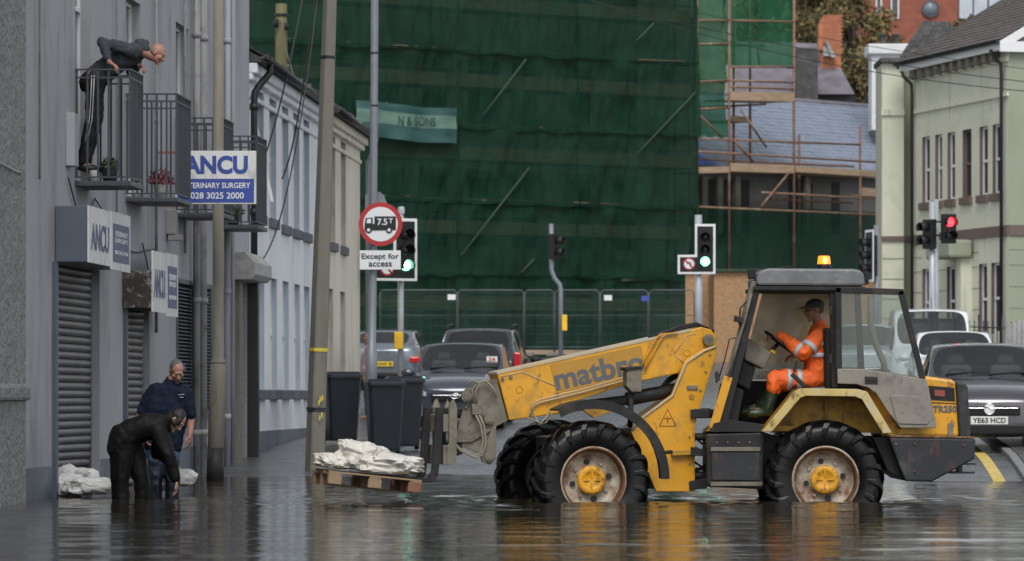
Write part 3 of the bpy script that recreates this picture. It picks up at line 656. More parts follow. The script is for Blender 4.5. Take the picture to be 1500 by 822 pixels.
# --- pale blue house
B0, B1 = G1 + .01, 72.6
bh = thing('blue_house', LP(B0, .1), 'pale blue two-storey terraced house with narrow blind windows', 'building')
up = [(64.3, 3.93, 5.84), (66.0, 3.93, 5.84), (67.75, 3.9, 5.84), (69.4, 3.9, 5.84), (70.95, 3.9, 5.84)]
ops = []
for k, (Yr, za, zb) in enumerate(up): ops.append((Yr - .95, Yr, za, zb, .15))
for Yr in (64.4, 66.1, 67.8, 69.5, 71.0): ops.append((Yr - .9, Yr, 1.20, 2.98, .14))
OFB = -.05
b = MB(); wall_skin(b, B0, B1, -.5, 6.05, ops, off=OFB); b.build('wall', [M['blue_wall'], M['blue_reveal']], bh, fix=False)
for o in ops: sash(bh, o[0], o[1], o[2], o[3], o[4], M['upvc'], off=OFB)
for o in ops:
    b = MB(); lbox(b, o[0] - .08, o[1] + .06, o[2] - .16, o[2] - .004, OFB - .04, OFB + .06 if o[2] > 3 else OFB + .10); b.build('sill', M['sill'], bh, bevel=.01)
b = MB(); lbox(b, B0 + .26, B1, -.3, .55, OFB - .01, OFB + .015); b.build('dado', M['dado'], bh)
def cornice(par, Y0, Y1, mt, zt=6.05, off=-.05):
    for k, (za, zb, o) in enumerate(((zt - .42, zt - .34, .04), (zt - .16, zt - .06, .10), (zt - .06, zt + .10, .17))):
        b = MB(); lbox(b, Y0 + .003 * k, Y1 - .003 * k, za, zb, off - .02, off + o); b.build('cornice', mt, par, bevel=.02)
def slate_roof(par, Y0, Y1, z0, off=-.05, run=3.4, rise=2.0):
    b = MB(); b.prism([LP(Y0, z0, off + .24), LP(Y0, z0 + .06, off + .24), LP(Y0, z0 + rise, off - run), LP(Y0, z0, off - 2 * run)], LP(Y1, 0) - LP(Y0, 0)); r = b.build('roof', M['slate'], par)
    b = MB()                                            # slipped eaves slates, each its own size and lift
    y = Y0
    sl = 0
    while y < Y1 - .1:
        w = random.uniform(.2, .26)
        for row in range(3):
            o = off + .27 - row * .22; z = z0 + .07 + row * .22 * rise / run + random.uniform(0, .02)
            dz = .28 * rise / run; yy = y + (row % 2) * .12; l = random.uniform(-.03, .06)
            b.prism([LP(yy, z + .012, o + l), LP(yy + w - .01, z + .012, o + l), LP(yy + w - .01, z + dz, o - .28), LP(yy, z + dz, o - .28)], (0, 0, .012))
        y += w
    b.build('slate', M['slate'], r, kind='stuff')
    b = MB()
    for k in range(int((Y1 - Y0) * 22)):               # moss and debris in the gutter
        y = random.uniform(Y0, Y1); b.sphere(LP(y, z0 + .06 + random.uniform(-.01, .035), off + .26 + random.uniform(-.04, .05)), random.uniform(.015, .045), 6, 4)
    b.build('moss', M['slate'], r, kind='stuff')
    g = MB(); pr = [(-.075, .0), (-.06, -.05), (0, -.075), (.06, -.05), (.075, 0)]
    g.grid([[LP(Y0, z0 + .05 + dz, off + .30 + dx) for dx, dz in pr], [LP(Y1, z0 + .03 + dz, off + .30 + dx) for dx, dz in pr]]); g.build('gutter', M['black'], par, solid=.008)
cornice(bh, B0, B1 - .02, M['blue_wall']); slate_roof(bh, B0, B1, 6.16)
b = MB(); o = .12; Yp = B0 + .28
b.tube([LP(Yp + .1, 6.18, .26), LP(Yp + .1, 6.02, .27), LP(Yp + .05, 5.86, .14), LP(Yp, 5.72, .05), LP(Yp, 5.55, .04), LP(Yp, .15, .04)], .055, 10)
for z in (5.5, 3.9, 2.2): b.cyl(LP(Yp, z - .05, .04), LP(Yp, z + .05, .04), .07)
b.build('drainpipe', M['black'], bh)
b = MB(); b.prism([LP(64.2 - .9, 5.5, -.12), LP(64.2 - .8, 5.5, -.12), LP(64.2 - .8, 4.1, .18), LP(64.2 - .9, 4.1, .18)], ND * .04); b.build('casement', M['upvc'], bh)
# --- cream house
C0, C1 = B1 + .01, LY(531)
ch = thing('cream_house', LP(C0, .3), 'cream two-storey house at the far end of the left terrace', 'building')
ops = []
for Yr in (75.4, 77.35): ops.append((Yr - .95, Yr, 3.9, 5.86, .15))
for Yr in (75.0, 77.2): ops.append((Yr - .9, Yr, 1.55, 3.05, .15))
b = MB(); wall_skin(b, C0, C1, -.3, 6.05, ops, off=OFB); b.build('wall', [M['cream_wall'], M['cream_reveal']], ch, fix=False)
for o in ops: sash(ch, o[0], o[1], o[2], o[3], o[4], M['upvc'], off=OFB)
for o in ops[:2]:
    b = MB(); lbox(b, o[0] - .08, o[1] + .06, o[2] - .16, o[2] - .004, OFB - .04, OFB + .06); b.build('sill', M['sill'], ch)
cornice(ch, C0, C1, M['cream_wall']); slate_roof(ch, C0, C1 + .1, 6.16)
b = MB(); b.tube([LP(C1 + .15, 6.15, .25), LP(C1 + .2, 5.9, .2), LP(C1 + .15, 5.7, .1), LP(C1 + .15, .6, .08)], .05, 10); b.build('drainpipe', M['galv_dark'], ch)
# small wall brackets/vent box on blue wall
# ------------------------------------------------------------------ the scaffolded, netted building across the end of the street
def wp(px, K, vp): 
    Y = K / (vp - px); return Vector(((px - PCX) / FPX * Y, Y, 0))
NU = Vector((8750., 6000., 0)).normalized(); NN = Vector((NU.y, -NU.x, 0))
SU = Vector((5850., 6000., 0)).normalized(); SN = Vector((SU.y, -SU.x, 0))
def NP(px, z, o=0.0): p = wp(px, 1.188e6, 9500.) + NN * o; p.z = z; return p
def SP(px, z, o=0.0): p = wp(px, 781500., 6600.) + SN * o; p.z = z; return p
def zN(py, px=700): return HC + (YH - py) / FPX * (1.188e6 / (9500 - px))
def zS(py, px=1163): return HC + (YH - py) / FPX * (781500. / (6600 - px))
Z3 = Vector((0, 0, 1))
nb = thing('netted_building', NP(700, 2.2, -1.8), 'tall old building standing dark behind the green debris netting', 'building')
b = MB(); b.prism([NP(330, 1.5, -1.8), NP(1066, 1.5, -1.8), NP(1066, 1.5, -6.5), NP(330, 1.5, -6.5)], (0, 0, 17.5)); b.build('wall', M['dull_stone'], nb)
for zt, h in ((16.4, 1.9), (12.3, 2.1), (8.4, 2.3), (5.0, 2.4)):
    for px in (395, 465, 540, 610, 680, 752, 812, 893, 960):
        w = 34 if px not in (752,) else 44
        b = MB(); b.prism([NP(px - w / 2, zt - h, -1.795), NP(px + w / 2, zt - h, -1.795), NP(px + w / 2, zt, -1.795), NP(px - w / 2, zt, -1.795)], NN * .06); wn_ = b.build('window', M['dark'], nb)
        b = MB(); b.prism([NP(px - w / 2 - 5, zt + .02, -1.79), NP(px + w / 2 + 5, zt + .02, -1.79), NP(px + w / 2 + 5, zt + .25, -1.79), NP(px - w / 2 - 5, zt + .25, -1.79)], NN * .12); b.build('lintel', M['concrete_light'], wn_)
sf = thing('scaffolding', NP(700, 2.3, -.5), 'tube scaffolding behind the large dark green netting', 'scaffolding')
JOINT = [18.2, 15.0, 12.48, 10.0, 7.53, 5.15, 2.15]; DECK = [16.3, 13.82, 11.27, 8.86, 6.42, 3.95]
def stick(name, p, q, r, mt, par): return MB().cyl(p, q, r, n=8).build(name, mt, par)
STX = [352, 450, 547, 665, 768, 870, 921, 1014]
for px in STX:
    for o in (-.15, -1.4): stick('standard', NP(px, 2.1, o), NP(px, 18.5, o), .03, M['scaff'], sf)
for z in DECK:
    for a, c in zip(STX[:-1], STX[1:]):
        b = MB(); b.prism([NP(a + 1, z, -1.35), NP(c - 1, z, -1.35), NP(c - 1, z, -.2), NP(a + 1, z, -.2)], (0, 0, .05)); b.build('deck_board', M['plank'], sf)
        b = MB(); b.prism([NP(a + 1, z + .02, -.08), NP(c - 1, z + .02, -.08), NP(c - 1, z + .44, -.08), NP(a + 1, z + .44, -.08)], NN * .03); b.build('toe_board', M['plank'], sf)
    for dz in (.62, 1.15): stick('ledger', NP(345, z + dz, -.10), NP(1016, z + dz + random.uniform(-.05, .05), -.10), .024, M['scaff'], sf)
for z in JOINT[1:-1]:
    stick('ledger', NP(345, z + .02, .06), NP(1018, z + .02, .06), .026, M['scaff'], sf)
for a, ya, c, yc in ((700, 170, 763, 88), (926, 226, 1011, 136), (668, 375, 768, 246), (924, 62, 950, 35), (756, 400, 775, 380), (470, 260, 560, 150)):
    stick('brace', NP(a, zN(ya, a), .30), NP(c, zN(yc, c), .30), .035, M['netted_pole'], sf)
for a, ya, c, yc in ((380, 55, 530, 64), (560, 66, 660, 72), (700, 75, 765, 79), (930, 88, 1000, 91), (770, 187, 840, 190), (700, 294, 735, 295), (835, 297, 900, 300), (905, 411, 940, 411), (540, 286, 600, 288)): stick('ledger', NP(a, zN(ya, a), .20), NP(c, zN(yc, c), .20), .020, M['netted_tube'], sf)
# netting, a sheet for each bay and lift
def net(par, fn, a, c, z0, z1, mt, seed, amp=.10, sag=.10, nx=80, nz=22, off=0.02, sw=0):
    P = []; 
    for j in range(nz + 1):
        v = j / nz; row = []
        for i in range(nx + 1):
            u = i / nx; px = a + (c - a) * u
            f = noise.noise(Vector((px * .028, v * 1.3, seed))) * 1.0 + .6 * noise.noise(Vector((px * .09, v * 2.2 + u * 2, seed + 5))) + .9 * (.35 - abs(noise.noise(Vector((px * .045 + v * 2.2, v * 1.6 - px * .012, seed + 9))))) + .5 * (.3 - abs(noise.noise(Vector((px * .12 - v * 3, v * 2, seed + 2)))))
            edge = min(1, 6 * v * (1 - v) + .35)
            z = z0 + (z1 - z0) * v - sag * math.sin(math.pi * ((u * 3) % 1)) * (1 if j in (0,) else 0) * (.6 + .4 * math.sin(seed))
            row.append(fn(px, z, off + .07 + amp * f * edge + .12 * (1 - v) ** 4))
        P.append(row)
    return MB().grid(P).build('debris_net', mt, par, fix=False)
nt = thing('green_netting', NP(700, 2.2, .1), 'dark green debris netting hung sheet by sheet over the scaffolded building', 'netting')
bays = [(335, 548), (546, 668), (666, 844), (842, 1019)]
for k, (zt, zb) in enumerate(zip(JOINT[:-1], JOINT[1:])):
    for q, (a, c) in enumerate(bays): net(nt, NP, a, c, zb - .06, zt, M['net'], k * 7.3 + q * 3.1, off=.02 + .03 * ((k + q) % 2), amp=.16)
# banner
bn = thing('banner', NP(590, 9, .4), 'faded teal banner lettered N & SONS tied across the green netting', 'banner')
def bz(px): return 8.0 * 0 + zN(180, 590) + .02 * math.sin(px * .06) 
for y0, y1, m_ in ((-.62, -.16, 'banner_teal'), (-.16, .26, 'banner_pale'), (.26, .52, 'banner_teal')):
    P = [[NP(px, bz(px) + y + .14 * math.sin(math.pi * (px - 515) / 290) * -1 + .12, .42 + .06 * math.sin(px * .11) + .05 * noise.noise(Vector((px * .05, y * 3, 1)))) for px in np.linspace(512, 659, 60)] for y in np.linspace(y0, y1, 6)]
    MB().grid(P).build('panel', M[m_], bn, fix=False)
text_obj('lettering', 'N & SONS', basis(NP(598, bz(598) + .05, .53), NU, Z3, NN), 1.45, .30, M['banner_text'], bn, .01)

# right-hand tower and slate-roofed building
tw = thing('scaffold_tower', SP(1100, 2.3, 0), 'rusty scaffolding with bright green netting in front of the new slate roof', 'scaffolding')
def S2(px, py, o=0.): return SP(px, zS(py, px), o)
for px, y0, y1, o in ((1021, -40, 400, 0), (1068, -40, 400, 0), (1163, -40, 400, 0), (1116, -40, 240, -1.3), (1212, 195, 400, -1.3), (1260, 185, 400, 0), (1030, -40, 400, -1.3), (1140, -40, 240, -1.3)):
    stick('standard', S2(px, y1, o), S2(px, y0, o), .045, M['scaff'], tw)
for a, ya, c, yc, o in ((1068, 98, 1163, 98, 0), (1068, 118, 1163, 121, 0), (1068, 127, 1163, 131, 0), (1068, 155, 1163, 150, -1.3), (1020, 203, 1260, 212, 0), (1020, 222, 1292, 238, 0), (1020, 229, 1292, 242, -1.3), (1116, 282, 1292, 292, 0), (1163, 289, 1292, 296, -1.3), (1020, 303, 1292, 315, 0), (1068, 30, 1163, 32, 0), (1068, 62, 1163, 64, -1.3), (1020, 30, 1068, 30, 0), (1020, 65, 1068, 64, 0), (1020, 120, 1068, 118, 0), (1020, 160, 1068, 158, 0)):
    stick('ledger', S2(a, ya, o), S2(c, yc, o), .04, M['scaff'], tw)
for a, ya, c, yc in ((1083, 160, 1121, 216), (1073, 205, 1102, 237), (1113, 303, 1155, 252), (1055, 200, 1024, 170)): stick('brace', S2(a, ya, .05), S2(c, yc, .05), .04, M['scaff'], tw)
def plk(a, ya, c, yc, h, o=0., m_='plank', name='deck_board'):
    b = MB(); b.prism([S2(a, ya, o), S2(c, yc, o), S2(c, yc + h, o), S2(a, ya + h, o)], SN * .04); b.build(name, M[m_], tw)
    b = MB(); b.prism([S2(a, ya + h, o - .01), S2(c, yc + h, o - .01), S2(c, yc + h, o - 1.2), S2(a, ya + h, o - 1.2)], (0, 0, .05)); b.build(name, M[m_], tw)
plk(1069, 134, 1163, 136, 13); plk(1069, 239, 1162, 242, 12); plk(1164, 243, 1292, 251, 9); plk(1021, 245, 1067, 244, 9); plk(1262, 275, 1294, 277, 12); plk(1096, 168, 1122, 170, 8, -.8)
for a, c, y0, y1, m_, s in ((1018, 1069, -45, 30, 'net_backlit', 1.), (1018, 1069, 28, 118, 'net_backlit', 2.), (1018, 1069, 116, 198, 'net_backlit', 3.), (1067, 1117, -45, 97, 'net_backlit', 4.), (1115, 1167, -45, 97, 'net_backlit', 5.), (1017, 1070, 303, 402, 'net', 6.), (1068, 1165, 304, 402, 'net', 7.), (1163, 1300, 308, 404, 'net', 8.)):
    net(tw, SP, a, c, zS(y1, (a + c) / 2), zS(y0, (a + c) / 2), M[m_], s * 4.4, nx=30, off=-.30, amp=.12)
sb = thing('slate_roofed_building', SP(1150, 2.3, -2), 'low building under repair with new blue-grey slate roof and dark openings', 'building')
ze = zS(249, 1163)
b = MB(); b.prism([SP(1005, 1.5, -2.0), SP(1420, 1.5, -2.0), SP(1420, 1.5, -10), SP(1005, 1.5, -10)], (0, 0, ze - 1.5)); b.build('wall', M['block'], sb)
for a, c, y0, y1 in ((1024, 1066, 258, 312), (1070, 1087, 258, 312), (1100, 1109, 258, 312), (1119, 1134, 258, 312), (1140, 1160, 258, 312), (1218, 1237, 258, 312), (1245, 1252, 264, 312), (1281, 1292, 262, 312)):
    b = MB(); b.prism([S2(a, y1 + 30, -1.995), S2(c, y1 + 30, -1.995), S2(c, y0 + 2, -1.995), S2(a, y0 + 2, -1.995)], SN * .03); b.build('opening', M['dark'], sb)
for a in (1088, 1110, 1136, 1238): 
    b = MB(); b.prism([S2(a, 340, -1.95), S2(a + 7, 340, -1.95), S2(a + 7, 256, -1.95), S2(a, 256, -1.95)], SN * .12); b.build('post', M['concrete_light'], sb)
zr = ze + 3.05; rt = MB(); rt.prism([SP(1005, ze, -1.6), SP(1005, ze + .05, -1.6), SP(1005, zr, -5.9), SP(1005, ze, -10.2)], SU * 26); rf = rt.build('roof', M['slate_purple'], sb)
b = MB(); nr = 21
Lr = 17.0
for r_ in range(nr):
    t0, t1 = r_ / nr, (r_ + 1.15) / nr; x = (r_ % 2) * .15
    while x < Lr:
        w = .30; lift = .03 + random.uniform(0, .012)
        p = SP(1010, 0) + SU * x
        A = [p + Vector((0, 0, ze + .02 + lift + (zr - ze) * t0)) - SN * (1.6 - .0 + 4.3 * t0), p + SU * (w - .012) + Vector((0, 0, ze + .02 + lift + (zr - ze) * t0)) - SN * (1.6 + 4.3 * t0)]
        B_ = [q + Vector((0, 0, (zr - ze) * (t1 - t0) - .02)) - SN * (4.3 * (t1 - t0)) for q in A]
        b.prism([A[0], A[1], B_[1], B_[0]], (0, 0, .014)); x += w
b.build('slate', M['slate_blue'], rf, kind='stuff')
b = MB(); b.cyl(SP(1005, zr + .02, -5.9), SP(1005, zr + .02, -5.9) + SU * 26, .12, n=8); b.build('ridge', M['slate_purple'], rf)
P = [[SP(1018 + (1066 + 40 * (1 - v) - 1018) * u, ze + .12 + (1.25) * v + .04 * math.sin(u * 9), -1.55 - 4.3 * .38 * v + .03 * math.sin(u * 14 + v * 5)) for u in np.linspace(0, 1, 20)] for v in np.linspace(0, 1, 8)]
tp = MB().grid(P).build('tarpaulin', M['tarp'], None, fix=False); props(tp, 'blue tarpaulin spread over the lower left corner of the slate roof', 'tarpaulin')

# hoarding of OSB boards
hd = thing('osb_hoarding', W(1100, 530, 130), 'orange-brown chipboard hoarding at the foot of the scaffold tower', 'hoarding')
def hb(px0, px1, y0, y1, Y, nm='osb_panel'):
    p, q = W(px0, y1, Y), W(px1, y0, Y); b = MB(); b.box(((p.x + q.x) / 2, Y + .012, (p.z + q.z) / 2), (abs(q.x - p.x), .024, q.z - p.z)); b.build(nm, M['osb'], hd)
hb(1004, 1021, 402, 540, 128); hb(1021.5, 1046, 399, 540, 131.5)
x = 1046.
while x < 1290: hb(x, min(x + 56.5, 1292), 399 + 2 * math.sin(x), 540, 128); x += 57.2
b = MB(); p = W(1046, 399, 128); b.box((p.x + .01, 129.8, (p.z + 1.8) / 2), (.03, 3.4, p.z - 1.8)); b.build('osb_panel', M['osb'], hd)
b = MB(); p, q = W(1003, 396, 127.9), W(1296, 400, 127.9); b.box(((p.x + q.x) / 2, 128, p.z), (q.x - p.x, .3, .09)); b.build('capping', M['netted_pole'], hd)

# mesh site fence
sfn = thing('mesh_fence', W(780, 520, 125), 'galvanised mesh fence panels along the foot of the green netting', 'fence')
xs_ = [556, 670, 768, 812, 879, 950, 1018]
for a, c in zip(xs_[:-1], xs_[1:]):
    Ya = 125 + .6 * math.sin(a); zt, zb = W(0, 425, Ya).z, W(0, 518, Ya).z; p, q = W(a + 1, 0, Ya).x, W(c - 1, 0, Ya).x
    f = MB(); f.tube([(p, Ya, zb), (p, Ya, zt - .08), (p + .08, Ya, zt), (q - .08, Ya, zt), (q, Ya, zt - .08), (q, Ya, zb)], .019, 8)
    f.cyl((p, Ya, zb + .2), (q, Ya, zb + .2), .016, n=6); f.cyl((p, Ya, (zt + zb) / 2 + .2), (q, Ya, (zt + zb) / 2 + .2), .010, n=6); fr = f.build('fence_panel', M['fence_tube'], sfn)
    w = MB()
    for x in np.arange(p + .06, q, .075): w.box((x, Ya, (zt + zb) / 2), (.004, .004, zt - zb))
    for z in np.arange(zb + .1, zt, .25): w.box(((p + q) / 2, Ya, z), (q - p, .004, .004))
    w.build('wire', M['fence_tube'], fr, kind='stuff')
    w = MB(); w.box((p, Ya, zb - .02), (.55, .24, .13)); w.build('foot_block', M['concrete'], sfn, bevel=.03)
for px, py, m_ in ((890, 437, 'board_white'), (944, 438, 'sign_blue'), (662, 436, 'board_white')):
    q = W(px, py, 124.9); b = MB(); b.box((q.x, 124.3, q.z), (.24, .012, .16)); b.build('notice', M[m_], sfn)
b = MB(); p, q = W(430, 516, 126.5), W(1005, 516, 126.5); b.box(((p.x + q.x) / 2, 126.6, p.z), (q.x - p.x, .22, .14)); bb = b.build('timber_baulk', M['plank'], None); props(bb, 'long pale timber lying along the foot of the netting', 'timber')

# ------------------------------------------------------------------ buildings on the hill behind
ph = thing('purple_roofed_house', W(1200, 200, 168), 'house with purple-grey slates and tall orange brick chimney behind the scaffold', 'building')
def wbox(b, px0, py0, px1, py1, Y, dp, mi=0):
    p, q = W(px0, py1, Y), W(px1, py0, Y); b.box(((p.x + q.x) / 2, Y + dp / 2, (p.z + q.z) / 2), (q.x - p.x, dp, q.z - p.z), None, mi); return b
wbox(MB(), 1050, 136, 1250, 330, 169, 6).build('wall', M['block'], ph)
b = MB(); A = [W(1050, 138, 168), W(1252, 138, 168), W(1252, 138, 176), W(1050, 138, 176)]; R = [W(1050, 60, 172), W(1213, 64, 172)]
b.add(A + R, [(0, 1, 5, 4), (1, 2, 5), (2, 3, 4, 5), (0, 4, 3), (0, 3, 2, 1)]); b.build('roof', M['slate_purple'], ph)
wbox(MB(), 1166, 70, 1198, 150, 167, 1.2).build('dark_chimney_stack', M['slate'], ph, bevel=.03, label='dark mossy chimney stack')
b = MB(); Yc = 170
for r_ in range(22):
    z = W(0, 80, Yc).z + r_ * .075
    for k in range(5):
        x = W(1203, 0, Yc).x + k * .165 + (.08 if r_ % 2 else 0)
        b.box((x + .08, Yc + .05, z + .03), (.155, .12, .066))
ck = wbox(MB(), 1202, 28, 1232, 100, Yc + .02, .8).build('chimney', M['brick_orange'], ph); b.build('brick', M['brick_orange'], ck, kind='stuff')
b = MB(); wbox(b, 1212, 22, 1231, 30, Yc, .7); wbox(b, 1199, 35, 1206, 74, Yc - .1, .5); b.build('brick_corbel', M['brick_orange'], ck, bevel=.03)
b = MB(); wbox(b, 1206, 68, 1216, 82, Yc - .4, .3); b.prism([W(1209, 60, Yc - .5), W(1213, 60, Yc - .5), W(1225, 84, Yc - .5), W(1218, 84, Yc - .5)], (0, .4, 0)); b.build('flashing', M['zinc'], ck)
wc = thing('white_chimney', W(1296, 150, 152), 'white rendered chimney with two dark pots left of the sage-green building', 'chimney')
wbox(MB(), 1277, 79, 1330, 190, 152, 1.4).build('stack', M['white_render'], wc); wbox(MB(), 1272, 64, 1334, 79, 151.8, 1.8).build('cap', M['white_render'], wc, bevel=.04)
for px in (1293, 1312): p, q = W(px, 64, 152.5), W(px, 50, 152.5); MB().lathe([(.12, 0), (.13, q.z - p.z - .05), (.15, q.z - p.z - .05), (.15, q.z - p.z), (.1, q.z - p.z)], p, (0, 0, 1), 12).build('chimney_pot', M['slate'], wc)
oh = thing('old_slate_roof_house', W(1356, 90, 140), 'small house with weathered grey slate roof behind the sage-green building', 'building')
b = MB(); a_, b_, c_, d_ = W(1318, 84, 139), W(1372, 84, 139), W(1392, 33, 142), W(1352, 33, 142); b.add([a_, b_, c_, d_, W(1410, 90, 141), W(1318, 84, 146), W(1420, 84, 146)], [(0, 1, 2, 3), (1, 4, 2), (3, 2, 6, 5), (2, 4, 6)]); rf = b.build('roof', M['slate'], oh)
b = MB()
for r_ in range(7):
    t0, t1 = r_ / 7, (r_ + 1.1) / 7
    for k in range(6):
        u0, u1 = k / 6 + .004, (k + 1) / 6 - .004
        f = lambda u, t: (a_ * (1 - u) + b_ * u) * (1 - t) + (d_ * (1 - u) + c_ * u) * t
        b.prism([f(u0, t0), f(u1, t0), f(u1, min(1, t1)), f(u0, min(1, t1))], Vector((0, -.02, .03 + random.uniform(0, .02))))
b.build('slate', M['slate'], rf, kind='stuff'); wbox(MB(), 1320, 85, 1420, 200, 140.5, 5).build('wall', M['block'], oh)
rb = thing('red_brick_block', W(1380, 60, 240), 'red brick block with a round window and white windows high behind', 'building')
wbox(MB(), 1262, -60, 1480, 200, 240, 12).build('wall', M['brick'], rb)
for px0, px1, y0, y1 in ((1283, 1292, -5, 27), (1305, 1317, -5, 27)):
    w = wbox(MB(), px0, y0, px1, y1, 239.92, .06).build('window', M['upvc'], rb); wbox(MB(), px0 + 2, y0 + 2, px1 - 2, y1 - 2, 239.88, .05).build('pane', M['winpane'], w)
w = wbox(MB(), 1404, -30, 1466, 29, 239.9, .08).build('window', M['frame_blue'], rb)
for a in (1405.5, 1427, 1449): wbox(MB(), a, -28, a + 19, 27, 239.86, .05).build('pane', M['window_pale'], w)
p = W(1363, 13, 239.9); w = MB().lathe([(0, 0), (.50, 0), (.50, .1), (.44, .1), (.44, .05), (0, .05)], p, (0, -1, 0), 28).build('round_window', M['frame_blue'], rb)
MB().lathe([(0, .052), (.43, .052), (.43, .07), (0, .07)], p, (0, -1, 0), 24).build('pane', mat('blue_grey_pane', (.16, .19, .22), .3), w)  # plain blue-grey pane in the round window
wbox(MB(), 990, -80, 1078, 215, 153, 4).build('sky_blocking_wall', M['dull_stone'], nb)  # added wall behind the net, blocks the pale sky in the gap
# trees
def tree(px, py, Y, rx, rz, label, n, mats_, seed):
    random.seed(seed); t = thing('tree', (W(px, 0, Y).x, Y, ground(W(px, 0, Y).x, Y)), label, 'tree', 'autumn trees on the hill behind')
    c = W(px, py, Y); base = Vector((c.x, Y, ground(c.x, Y) - .3)); b = MB()
    b.tube([base, base.lerp(c, .5) + Vector((.2, 0, 0)), c], [.38, .26, .12], 10)
    cl = []
    for k in range(26):
        d = Vector((random.gauss(0, 1), random.gauss(0, 1), random.gauss(.1, 1))).normalized(); rr = random.uniform(.35, .95)
        p = c + Vector((d.x * rx * rr, d.y * rx * rr, d.z * rz * rr)); cl.append((p, random.uniform(.22, .42) * rx))
        s = base.lerp(c, random.uniform(.5, .95)); b.tube([s, s.lerp(p, .5) + Vector((0, 0, .3)), p], [.10, .06, .02], 5)
    b.build('trunk', M['bark'], t)
    L = [MB(), MB(), MB()]
    for k in range(n):
        p, r = random.choice(cl); d = Vector((random.gauss(0, 1), random.gauss(0, 1), random.gauss(0, 1))).normalized(); q = p + d * r * random.uniform(.2, 1.05)
        u = Vector((random.gauss(0, 1), random.gauss(0, 1), random.gauss(0, 1))).normalized(); v = u.cross(Vector((random.gauss(0, 1), random.gauss(0, 1), random.gauss(0, 1)))).normalized(); s = random.uniform(.06, .16)
        L[random.choices([0, 1, 2], mats_)[0]].add([q - u * s, q + v * s * .6, q + u * s, q - v * s * .6], [(0, 1, 2, 3)])
    cr = None
    cr = L[0].build('crown', M['leaf_a'], t, kind='stuff', fix=False); L[1].build('leaf_cluster', M['leaf_b'], cr, kind='stuff', fix=False); L[2].build('leaf_cluster', M['leaf_c'], cr, kind='stuff', fix=False)
tree(1190, 20, 205, 2.2, 2.6, 'olive-leaved tree behind the orange brick chimney, next to the netting', 7000, (5, 2, 3), 1)
tree(1246, 45, 200, 1.9, 3.0, 'tree with thin browning leaves right of the orange brick chimney', 8500, (5, 3, 2), 2)
tree(1296, 92, 196, 1.2, 1.3, 'low browning tree just left of and behind the white chimney', 6000, (4, 4, 2), 3)
tree(1262, 118, 180, 1.3, 1.5, 'low olive bushy tree just above the ridge of the slate roof', 4500, (5, 2, 3), 4)
tree(1420, 44, 200, .9, .6, 'small tree top showing above the weathered slate roof', 2500, (4, 3, 3), 5)
tree(1150, 30, 215, 3.0, 3.2, 'broad tree mostly hidden behind the bright green netting', 9000, (5, 2, 3), 6)
tree(1090, 20, 212, 3.2, 3.4, 'large tree wholly behind the bright netting, left of the broad one', 9000, (5, 2, 3), 8)
random.seed(11)

# ------------------------------------------------------------------ sage-green building on the right
GKU = Vector((.249, -.968, 0)).normalized(); GNN = Vector((-.968, -.249, 0)).normalized()
def GP(px, z, o=0.0): Y = 267500. / (px + 800); p = Vector(((px - PCX) / FPX * Y, Y, 0)) + GNN * o; p.z = z; return p
def zG(py, px): return HC + (YH - py) / FPX * (267500. / (px + 800))
gb = thing('sage_green_building', GP(1400, 2.3), 'sage-green rendered building with brown bands and black drainpipes on the right', 'building')
b = MB(); WU = [(1351, 1362), (1370, 1380), (1388, 1399), (1410, 1423), (1435, 1447), (1454, 1467)]; WL = [(1351, 1362), (1387, 1399), (1404, 1414), (1434, 1446), (1452, 1465)]
ops = [(a, c, 6.95, 8.95) for a, c in WU] + [(a, c, 2.9 if a != 1404 else 1.9, 4.95) for a, c in WL]
xc = sorted({1338, 1478} | {o[0] for o in ops} | {o[1] for o in ops}); zc = sorted({1.4, 11.1} | {o[2] for o in ops} | {o[3] for o in ops})
for a, c in zip(xc[:-1], xc[1:]):
    for d, e in zip(zc[:-1], zc[1:]):
        if any(o[0] <= (a + c) / 2 <= o[1] and o[2] <= (d + e) / 2 <= o[3] for o in ops): continue
        b.add([GP(a, d), GP(c, d), GP(c, e), GP(a, e)], [(0, 1, 2, 3)])
for a, c, d, e in ops:
    F = [GP(a, d), GP(c, d), GP(c, e), GP(a, e)]; B_ = [p - GNN * .16 for p in F]; b.add(F + B_, [(0, 4, 5, 1), (1, 5, 6, 2), (2, 6, 7, 3), (3, 7, 4, 0)], 1)
